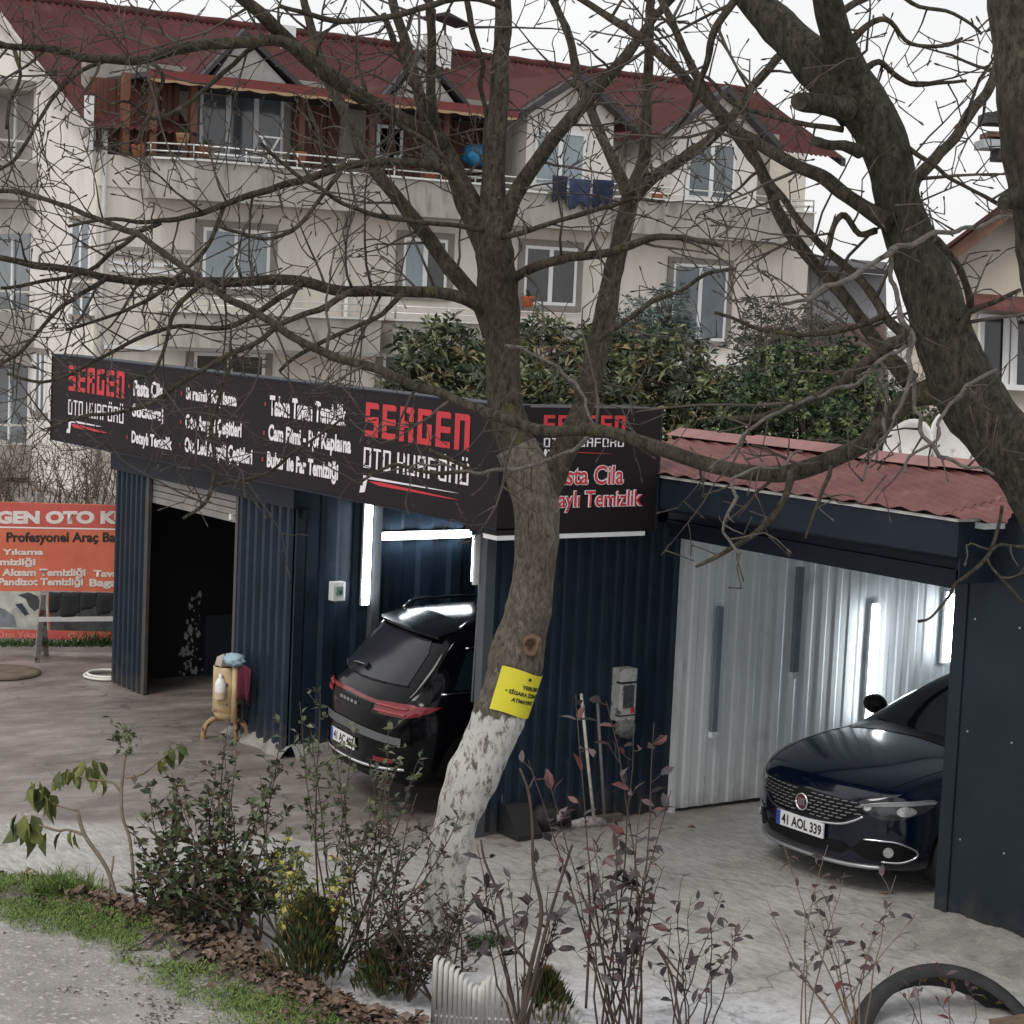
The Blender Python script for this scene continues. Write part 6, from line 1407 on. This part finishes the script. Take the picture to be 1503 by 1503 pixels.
for i in range(nu_+1):
    for k in range(nv_+1): vs.append(wrap(-.075+.40*i/nu_, k/nv_+.05*math.sin(i*.3)*.4))
o = b.add(vs, [(i*(nv_+1)+k, (i+1)*(nv_+1)+k, (i+1)*(nv_+1)+k+1, i*(nv_+1)+k+1) for i in range(nu_) for k in range(nv_)], True).build('sheet', yel, ny)
for tx, u0, u1, v0, v1 in (('YERLERE', .085, .24, .62, .71), ('• SİGARA İZMARİTİ', -.012, .31, .46, .58), ('ATMAYINIZ', .04, .23, .30, .39)):
    me = grow_text(tx, .04); xs = [v.co.x for v in me.vertices]; ys = [v.co.y for v in me.vertices]; x0, x1, y0, y1 = min(xs), max(xs), min(ys), max(ys)
    for v in me.vertices: v.co = wrap(u0+(v.co.x-x0)/(x1-x0)*(u1-u0), v0+(v.co.y-y0)/(y1-y0)*(v1-v0), .003)
    me.materials.clear(); me.materials.append(ink); link('lettering', me, ny)
b = MB(); p = wrap(.125, .86, .004); b.tube([p, p+toC*.008], .010, 8); b.build('nail', ink, ny)
# ------------------------------------------------------------------ foreground plants
def leaf_mesh(L, w, M, fold=.25, name='leaf'):
    b = MB(); v = [(0, 0, 0), (L*.28, w*.8, fold*w), (L*.62, w*.85, fold*w-.03*L), (L, 0, -.14*L), (L*.62, -w*.85, fold*w-.03*L), (L*.28, -w*.8, fold*w), (L*.45, 0, 0)]
    b.add(v, [(0, 6, 1), (1, 6, 2), (2, 6, 3), (3, 6, 4), (4, 6, 5), (5, 6, 0)], True); return b.mesh(name, M)
def orient(o, p, d, sc=1, par=None, roll=None):
    d = Vector(d).normalized(); q = d.to_track_quat('X', 'Z'); 
    m = q.to_matrix().to_4x4() @ Matrix.Rotation(random.uniform(-1, 1) if roll is None else roll, 4, 'X') @ Matrix.Scale(sc, 4)
    off = Vector(par.location) if par else Vector(); m.translation = Vector(p)-off; o.matrix_local = m
def add_leaf_geo(b, p, d, L, w, drp=.15):
    d = Vector(d).normalized(); s_ = d.cross(Vector((random.gauss(0, .5), random.gauss(0, .5), 1))).normalized(); u = s_.cross(d)
    b.add([p, p+d*L*.45+s_*w+u*w*.3, p+d*L-Vector((0, 0, L*drp)), p+d*L*.45-s_*w+u*w*.3], [(0, 1, 2), (0, 2, 3)])
def stempath(p, q, bend=.04, n=7):
    p, q = Vector(p), Vector(q); o = []; a = Vector((random.gauss(0, bend), random.gauss(0, bend), 0))
    for i in range(n+1):
        t = i/n; o.append(p.lerp(q, t)+a*math.sin(t*math.pi)+Vector((random.gauss(0, .006), random.gauss(0, .006), 0))*(0 < i < n))
    return o
stem_m = mat('shrub_stem', (.065, .045, .035), .8, var=.4, scale=10); stem_l = mat('shrub_stem_pale', (.20, .16, .12), .8, var=.3, scale=10)
def bush(name, label, base, tips, M, leafL, leafW, dens, side=.16, stemM=stem_m, cat='shrub', r0=.008, D=12.3, spread=.1, single=False, up=.3, nside=7, bend=.04, t0=.25, mats=None):
    """base: photo points on the ground; tips: (x, y) of stem tips, with the stems between"""
    g = px(base[0][0], base[0][1], Z=.04); e = empty(name, g, label, cat); sb = MB(); lb = [MB() for _ in M]; cnt = 0
    me = [leaf_mesh(leafL, leafW, m_) for m_ in M] if single else None
    for k, tp in enumerate(tips):
        bx = base[k % len(base)]; p = px(bx[0], bx[1], Z=.04) if len(bx) == 2 else px(bx[0], bx[1], D=bx[2])
        dv = (p-CAM).dot(_F)+random.gauss(0, spread); q = px(tp[0], tp[1], D=dv)
        path = stempath(p, q, bend); r = [r0*(1-.75*i/(len(path)-1)) for i in range(len(path))]; sb.tube(path, r, 5)
        Ls = (q-p).length
        def putleaf(pos, d):
            nonlocal cnt
            if single and cnt < 290:
                o = bpy.data.objects.new('leaf', random.choice(me)); COL.objects.link(o); o.parent = e; orient(o, pos, d, random.uniform(.6, 1.2), e); cnt += 1
            else: add_leaf_geo(random.choice(lb), pos, d, leafL*random.uniform(.7, 1.35), leafW*1.25)
        for j in range(nside):
            t = t0+(1-t0)*(j+random.random())/nside; i = min(len(path)-2, int(t*(len(path)-1))); pos = path[i].lerp(path[i+1], t*(len(path)-1)-i)
            a = random.uniform(0, 6.28); d = Vector((math.cos(a), math.sin(a), random.uniform(.2, 1.0))).normalized(); sl_ = side*random.uniform(.4, 1.3)*(1.2-t*.6)
            sp = [pos]; 
            for s_ in range(3): d = (d+Vector((random.gauss(0, .2), random.gauss(0, .2), random.gauss(.05, .2)))).normalized(); sp.append(sp[-1]+d*sl_/3)
            sb.tube(sp, [r0*.4, r0*.33, r0*.26, r0*.2], 4)
            nl = max(1, int(sl_*dens*1.25))
            for _ in range(nl):
                tt = random.random()**.7*3; ii = min(2, int(tt)); lp = sp[ii].lerp(sp[ii+1], tt-ii)
                putleaf(lp, d*.5+Vector((random.gauss(0, .7), random.gauss(0, .7), random.gauss(up, .5))))
        for _ in range(int(Ls*dens*.25)): 
            t = random.uniform(t0, 1); i = min(len(path)-2, int(t*(len(path)-1))); putleaf(path[i].lerp(path[i+1], .5), Vector((random.gauss(0, .8), random.gauss(0, .8), random.gauss(up, .4))))
    sb.build('stem', stemM, e)
    for m_, b_ in zip(M, lb):
        if b_.v: b_.build('foliage', m_, e, kind='stuff')
    return e
R2 = random.uniform
G1 = [mat('privet_leaf', (.030, .050, .022), .45, var=.5, scale=6), mat('privet_leaf_b', (.075, .10, .040), .45, var=.4, scale=6), mat('privet_brown', (.075, .05, .03), .6, var=.3, scale=8)]
bush('privet_bush', 'dense dark green privet bush left of the yellow leaved shrub', [(212, 1335), (240, 1345), (275, 1355), (310, 1365), (345, 1375), (380, 1385), (415, 1390)],
     [(R2(195, 430), R2(1165, 1330)) for _ in range(36)]+[(R2(215, 420), R2(1130, 1200)) for _ in range(10)], G1, .066, .018, 29, side=.17, r0=.007, nside=10)
bush('privet_shoots', 'sparse tall leafy shoots rising out of the privet in front of the foam tank', [(320, 1360), (352, 1370), (300, 1360)], [(335, 1062), (328, 1088), (348, 1100), (318, 1120), (412, 1060), (418, 1110), (402, 1140), (300, 1150)], G1, .055, .015, 34, side=.13, t0=.4, nside=9)
bush('privet_shoots', 'leafy shoots below the number plate of the black suv', [(470, 1420), (500, 1430), (530, 1440)], [(470, 1010), (455, 1060), (490, 1090), (520, 1070), (545, 1120), (570, 1070), (590, 1110), (440, 1030), (505, 1150), (560, 1160), (612, 1120)], [G1[0], G1[1], mat('olive_leaf', (.12, .12, .075), .6, var=.4)], .05, .013, 30, side=.16, t0=.45, nside=12)
Gd = [mat('winter_leaf', (.030, .024, .024), .5, var=.4, scale=9), mat('winter_leaf_b', (.085, .045, .032), .55, var=.4, scale=9), G1[0]]
bush('bare_shrub', 'thin brown shrub with small dark leaves in front of the whitewashed trunk', [(560, 1460), (600, 1470), (640, 1480), (520, 1440), (480, 1430)],
     [(R2(490, 705), R2(1190, 1400)) for _ in range(24)]+[(600, 1180), (612, 1165), (560, 1130), (530, 1200), (585, 1230), (655, 1200), (640, 1240)], Gd, .042, .011, 30, side=.20, r0=.009, nside=9, bend=.08)
Gy = [mat('yellow_leaf', (.38, .34, .07), .5, var=.3, scale=10), mat('yellow_green_leaf', (.14, .17, .035), .5, var=.3, scale=10), G1[1]]
bush('spindle_bush', 'yellow variegated spindle bush between privet and trunk', [(430, 1420), (460, 1430), (490, 1435)], [(R2(400, 505), R2(1215, 1360)) for _ in range(20)], Gy, .05, .014, 40, side=.14, r0=.006, nside=8, t0=.35)
# drooping large leaved plant at far left
Gf = [mat('fig_leaf', (.13, .15, .035), .55, var=.4, scale=14), mat('fig_leaf_dark', (.065, .085, .022), .55, var=.4, scale=14)]
fg = empty('fig_sapling', px(175, 1328, Z=.04), 'bent sapling with big drooping yellow green leaves at the left', 'sapling')
me = [leaf_mesh(.19, .060, m_, .45) for m_ in Gf]; mes = [leaf_mesh(.13, .034, m_, .45) for m_ in Gf]
Dg = (px(175, 1328, Z=.04)-CAM).dot(_F)
def fl(x, y): return px(x, y, D=Dg)
for pts in ([(173, 1328, 6), (157, 1275, 6), (124, 1225, 6), (114, 1190, 5)], [(124, 1225, 5), (100, 1218, 4), (84, 1219, 4), (55, 1210, 4)], [(198, 1320, 5), (191, 1235, 5), (180, 1200, 5), (178, 1163, 5), (184, 1105, 4)], [(178, 1163, 4), (165, 1148, 4), (150, 1146, 3), (125, 1142, 3), (101, 1132, 3)], [(184, 1142, 4), (210, 1135, 4), (235, 1115, 3), (262, 1095, 3)], [(158, 1325, 3), (167, 1256, 3)], [(114, 1190, 4), (95, 1185, 3), (75, 1178, 3), (58, 1160, 3)]):
    b = MB(); P_ = spline([tuple(fl(x, y))+(w*.5/FPX*Dg,) for x, y, w in pts], 4); b.tube([Vector(p[:3]) for p in P_], [p[3] for p in P_], 6); b.build('stem', stem_l, fg)
for x, y, big, dx in ((126, 1130, 0, .1), (132, 1128, 0, -.2), (140, 1130, 0, .2), (148, 1140, 0, .4), (118, 1134, 0, -.1), (98, 1132, 0, .1), (86, 1142, 0, -.1), (46, 1150, 1, .2), (58, 1150, 1, 0), (66, 1158, 1, -.2), (76, 1172, 1, .1), (25, 1198, 1, -.1), (46, 1200, 1, .2), (38, 1222, 1, .1), (110, 1226, 0, .2), (150, 1150, 0, .1), (104, 1134, 0, -.4), (245, 1104, 0, .1), (232, 1118, 0, .2), (32, 1205, 1, .1), (42, 1212, 1, .5), (50, 1215, 1, -.2), (28, 1212, 1, -.4), (36, 1200, 1, 0), (68, 1226, 1, .1), (52, 1152, 1, -.3), (62, 1162, 1, .2), (72, 1170, 1, .3), (88, 1135, 0, 0), (95, 1136, 0, .3), (108, 1140, 0, .2), (90, 1140, 0, -.3), (125, 1120, 0, -.4), (135, 1118, 0, .3), (145, 1122, 0, .6), (138, 1145, 0, .0), (105, 1222, 0, .0), (90, 1224, 0, -.2), (258, 1096, 0, .6), (250, 1100, 0, .4), (240, 1112, 0, .3), (262, 1100, 0, .1), (115, 1128, 0, -.5), (80, 1180, 0, .2), (48, 1158, 0, -.6)):
    o = bpy.data.objects.new('leaf', random.choice(me if big else mes)); COL.objects.link(o); o.parent = fg
    orient(o, fl(x, y-4), _r0*dx+Vector((0, 0, -1))+Vector((random.gauss(0, .2), random.gauss(0, .2), 0)), random.uniform(.8, 1.1), fg, roll=random.uniform(-.8, .8)+1.2)
b = MB()
for _ in range(60):
    p = fl(184+random.gauss(0, 12), 1082+random.gauss(0, 12)); add_leaf_geo(b, p, Vector((random.gauss(0, 1), random.gauss(0, 1), random.gauss(.2, .6))), .06, .014)
b.build('foliage', G1[1], fg, kind='stuff')
# small conifers
Gc = [mat('thuja_green', (.055, .085, .022), .7, var=.5, scale=12), mat('thuja_dark', (.03, .05, .02), .7, var=.5, scale=12), mat('thuja_rust', (.12, .08, .025), .7, var=.5, scale=12)]
def thuja(label, x, y, w, h, D, n=900):
    g = px(x, y, D=D); g = Vector((g.x, g.y, .03)); t_ = px(x, y-h, D=D); H_ = max(.25, t_.z); e = empty('small_conifer', g, label, 'conifer'); mb = [MB() for _ in Gc]; wr_ = w/2/FPX*D
    for _ in range(n):
        z = random.random()**.8; A = R2(0, 6.28); r = wr_*(1-z)**.6*R2(.2, 1)*(1+.2*math.sin(A*3)); p = g+Vector((r*math.cos(A), r*math.sin(A), z*H_*.92))
        d = Vector((math.cos(A)*.5, math.sin(A)*.5, 1.3))+Vector((random.gauss(0, .25), random.gauss(0, .25), 0)); add_leaf_geo(random.choice(mb), p, d, R2(.05, .11), .007, 0)
    for m_, b_ in zip(Gc, mb): b_.build('foliage', m_, e, kind='stuff')
    b = MB(); b.tube([g, g+uZ*H_*.8], [.012, .003], 5); b.build('stem', stem_m, e)
thuja('dark green dwarf conifer under the yellow leaved bush', 452, 1440, 120, 115, 12.0, 2200)
thuja('olive dwarf conifer left of the small white fence', 566, 1500, 95, 110, 11.8, 1800)
thuja('small bright green conifer in front of the white fence, rightmost', 795, 1520, 110, 80, 11.5, 1600)
# plum leaved shrubs, leaves built one by one
Gp = [mat('plum_leaf', (.040, .030, .036), .45, var=.35, scale=12), mat('plum_leaf_b', (.075, .048, .052), .45, var=.35, scale=12), mat('plum_red', (.10, .030, .027), .5, var=.3, scale=12)]
bush('plum_shrub', 'open shrub with oval plum leaves on bare concrete right of the trunk', [(762, 1530), (770, 1535)], [(708, 1340), (716, 1295), (745, 1290), (783, 1275), (805, 1300), (835, 1310), (730, 1370), (700, 1240), (822, 1345)], [Gp[0], Gp[0], Gp[1]], .105, .024, 17, side=.12, r0=.008, single=True, nside=4, t0=.55, spread=.05, bend=.03)
bush('plum_shrub', 'tall plum leaved shrub in the centre right whose tips reach the wall dispenser', [(905, 1540), (940, 1545), (880, 1540), (925, 1550)], [(845, 1020), (890, 1030), (930, 1060), (960, 1060), (775, 1115), (800, 1130), (985, 1160), (900, 1200), (940, 1180), (870, 1230), (915, 1250), (955, 1240), (885, 1280), (935, 1290), (975, 1270), (845, 1290), (905, 1330), (960, 1320)], [Gp[0], Gp[0], Gp[1], Gp[0], Gp[1], Gp[2]], .10, .024, 14, side=.16, r0=.0075, single=True, nside=5, t0=.4, spread=.12)
bush('plum_shrub', 'low tangle of thin plum leaved stems at the centre bottom', [(985, 1540), (1010, 1540), (1030, 1535)], [(1000, 1290), (1015, 1315), (1040, 1330), (1060, 1310), (985, 1350), (1075, 1370), (1100, 1350), (1000, 1400), (1045, 1390)], [Gp[0], Gp[0], Gp[1]], .085, .020, 12, side=.15, r0=.006, single=True, nside=5, t0=.4)
bush('plum_shrub', 'sparse red brown shrub left of the half buried tyre', [(1180, 1540), (1255, 1535), (1260, 1540), (1265, 1530)], [(1180, 1330), (1125, 1320), (1210, 1335), (1205, 1305), (1240, 1280), (1190, 1285), (1285, 1355), (1315, 1285), (1345, 1340), (1160, 1420), (1230, 1390), (1150, 1240), (1215, 1240), (1290, 1360)], [Gp[0], Gp[1], Gp[1], Gp[0], Gp[2]], .085, .021, 9, side=.14, r0=.006, single=True, nside=4, t0=.45, stemM=mat('stem_tan', (.17, .12, .085), .8))
bush('plum_shrub', 'few reddish leaves on twigs growing through the half buried tyre', [(1360, 1530), (1400, 1530), (1330, 1530), (1420, 1535)], [(1355, 1415), (1390, 1425), (1330, 1440), (1420, 1440), (1300, 1430), (1375, 1470)], [Gp[2], Gp[1]], .075, .018, 12, side=.10, r0=.004, single=True, nside=3, t0=.5)
# thin leaning bare stems between
e = empty('bare_sapling', px(765, 1530, Z=0), 'forked dark bare sapling rising beside the white fence', 'sapling')
b = MB()
for pts in ([(762, 1510, 8), (778, 1440, 8), (790, 1350, 7), (835, 1280, 6), (850, 1150, 5), (842, 1120, 4), (812, 1128, 3)] if False else [(762, 1510, 8), (779, 1420, 7), (795, 1340, 6), (783, 1275, 5), (781, 1205, 4), (775, 1160, 4), (763, 1128, 3)], [(765, 1500, 7), (785, 1430, 6), (808, 1340, 5), (840, 1240, 4)], [(779, 1420, 5), (745, 1370, 4), (735, 1320, 4), (712, 1265, 4), (706, 1232, 3)], [(775, 1160, 3), (785, 1140, 3)], [(860, 1480, 4), (866, 1350, 4), (862, 1280, 3)], [(1000, 1510, 4), (985, 1430, 4), (965, 1390, 4), (1005, 1440, 3)]):
    P_ = spline([tuple(px(x, y, D=11.0))+(w*.5/FPX*11.0,) for x, y, w in pts], 4); b.tube([Vector(p[:3]) for p in P_], [p[3] for p in P_], 6)
b.build('stem', stem_m, e)
# low white scalloped fence: every picket a piece
pk = mat('picket_white', (.52, .51, .49), .6, var=.12, scale=9); fe_ = empty('picket_fence', px(700, 1480, Z=0), 'low white plastic picket edging with arched tops beside the trunk', 'fence')
fpts = spline([tuple(px(x, y, D=11.35)) for x, y in ((640, 1398), (668, 1415), (700, 1442), (715, 1428), (735, 1428), (760, 1440), (790, 1475), (805, 1462), (830, 1468), (850, 1485), (880, 1520))], 8)
pm = None; acc = 0; last = Vector(fpts[0]); n = 0; step = .034
for q in fpts[1:]:
    q = Vector(q); seg = q-last; L_ = seg.length
    while acc < L_:
        p = last+seg*(acc/L_); hh = p.z-.01
        if pm is None:
            b = MB(); b.tube([(0, 0, 0), (0, 0, .86), (.002, .004, .93), (.012, .012, .98), (.03, .022, 1.0), (.045, .032, .985)], [.0145, .0145, .0145, .014, .012, .009], 8); pm = b.mesh('picket', pk)
        o = bpy.data.objects.new('picket', pm); COL.objects.link(o); o.parent = fe_; o.location = Vector((p.x, p.y, -.02))-fe_.location; o.scale = (1, 1, hh); n += 1; acc += step
    acc -= L_; last = q
b = MB(); pr_ = [Vector((p[0], p[1], .06)) for p in fpts]; b.tube(pr_, .010, 6); b.build('rail', pk, fe_)
# dark bowl-like bird box/pot half hidden left of fence
e = empty('plant_box', px(640, 1480, D=11.8), 'brown weathered wooden piece leaning against the white fence', 'wooden box')
p = px(655, 1460, D=11.7); fixn(MB().prism([px(636, 1420, D=11.7), px(650, 1425, D=11.7), px(663, 1440, D=11.7), px(664, 1456, D=11.7), px(640, 1452, D=11.7)], _fw*.12).build('panel', mat('old_wood', (.13, .09, .06), .9, var=.3, scale=14), e))
q_ = px(650, 1462, D=11.7); fixn(MB().prism([px(636, 1455, D=11.7), px(664, 1459, D=11.7), px(660, 1466, D=11.7), px(636, 1462, D=11.7)], _fw*.16).build('shelf', mat('grey_wood', (.18, .17, .16), .9), e))
b = MB(); b.bar(Vector((q_.x, q_.y, 0)), q_, .05); b.build('leg', mat('grey_wood', (.18, .17, .16)), e)
# tyre, partly sunk and leaning
tyv = px(1395, 1578, D=11.75); ty = empty('tyre', (tyv.x, tyv.y, 0), 'large worn black tyre standing half buried at the bottom right', 'tyre')
ax = (-_fw*.80+uZ*.60+_r0*.25).normalized(); u = ax.cross(uZ).normalized(); w_ = u.cross(ax).normalized(); RT = .63
prof = [(.88, .085), (.94, .105), (1.0, .09), (1.01, .075), (1.0, .062), (1.016, .055), (1.016, .02), (1.005, .014), (1.005, .004), (1.018, 0), (1.016, -.02), (1.005, -.03), (1.016, -.04), (1.0, -.09), (.94, -.105), (.88, -.085), (.87, -.08), (.94, -.06), (.955, 0), (.94, .06), (.87, .08)]
b = MB(); n = 56; vs = []
for r_, a_ in prof:
    for j in range(n): A = 2*math.pi*j/n; vs.append(tyv+(u*math.cos(A)+w_*math.sin(A))*RT*r_+ax*a_)
K = len(prof); b.add(vs, [(i*n+j, i*n+(j+1) % n, ((i+1) % K)*n+(j+1) % n, ((i+1) % K)*n+j) for i in range(K) for j in range(n)], True)
fixn(b.build('tyre_casing', mat('old_tyre', (.020, .021, .023), .7, var=.4, scale=10, bump=.3, bscale=60), ty))
b = MB(); p = tyv-uZ*.6
b = MB()
for _ in range(16):
    A = R2(.5, 2.4); c_ = tyv+(u*math.cos(A)+w_*math.sin(A))*RT*.92+ax*R2(-.05, .05); add_leaf_geo(b, c_, Vector((R2(-1, 1), R2(-1, 1), R2(-.5, .5))), .05, .018)
b.build('fallen_leaves', mat('leaf_gold', (.35, .24, .06), .7, var=.4, scale=20), kind='stuff')
# brown plank by the tyre
e = px(1500, 1497, D=11.5); o = MB().bar(px(1455, 1504, D=11.4), px(1560, 1488, D=11.4), .10, .03).build('plank', mat('old_wood', (.13, .09, .06)), label='brown wooden plank at the lower right corner under the tyre', cat='plank')
# bare hedge behind the banner and at the left, weeds under the banner
def thicket(label, xs_, ys_, D, n, L, nm='bare_hedge'):
    p0 = px(sum(xs_)/2, ys_[1], D=D); e = empty(nm, (p0.x, p0.y, 0), label, 'hedge'); b = MB()
    for _ in range(n):
        x = R2(*xs_); q = px(x, R2(*ys_), D=D+R2(-.4, .4)); g = Vector((q.x+R2(-.2, .2), q.y+R2(-.2, .2), 0))
        twig(b, q-uZ*L*.6, Vector((R2(-.5, .5), R2(-.5, .5), 1)), L*R2(.6, 1.2), .007, 2)
        if _ % 3 == 0: b.tube(stempath(g, q-uZ*L*.5, .05, 4), [.014, .012, .01, .009, .008], 5)
    b.build('stem', mat('hedge_twig', (.13, .105, .085), .9, var=.4, scale=6), e, kind='stuff')
thicket('pale brown bare hedge rising above the orange banner', (-60, 185), (655, 725), 23.6, 130, .75)
thicket('grey bare thicket between the garage roof and the distant house', (1120, 1330), (470, 600), 24.5, 70, 1.0)
thicket('bare thicket behind the garage roof next to the satellite dishes', (1230, 1420), (560, 650), 22.5, 40, .8)
b = MB()
for x in range(0, 170, 4):
    blades(b, px(x+R2(-2, 2), 948, D=22.1)*1, 12, .10, .12 if x < 120 else .25, .008, .6)
for v in range(len(b.v)): pass
o = b.build('grass', dk, kind='stuff')
# crack of leafy weed by the workshop corner
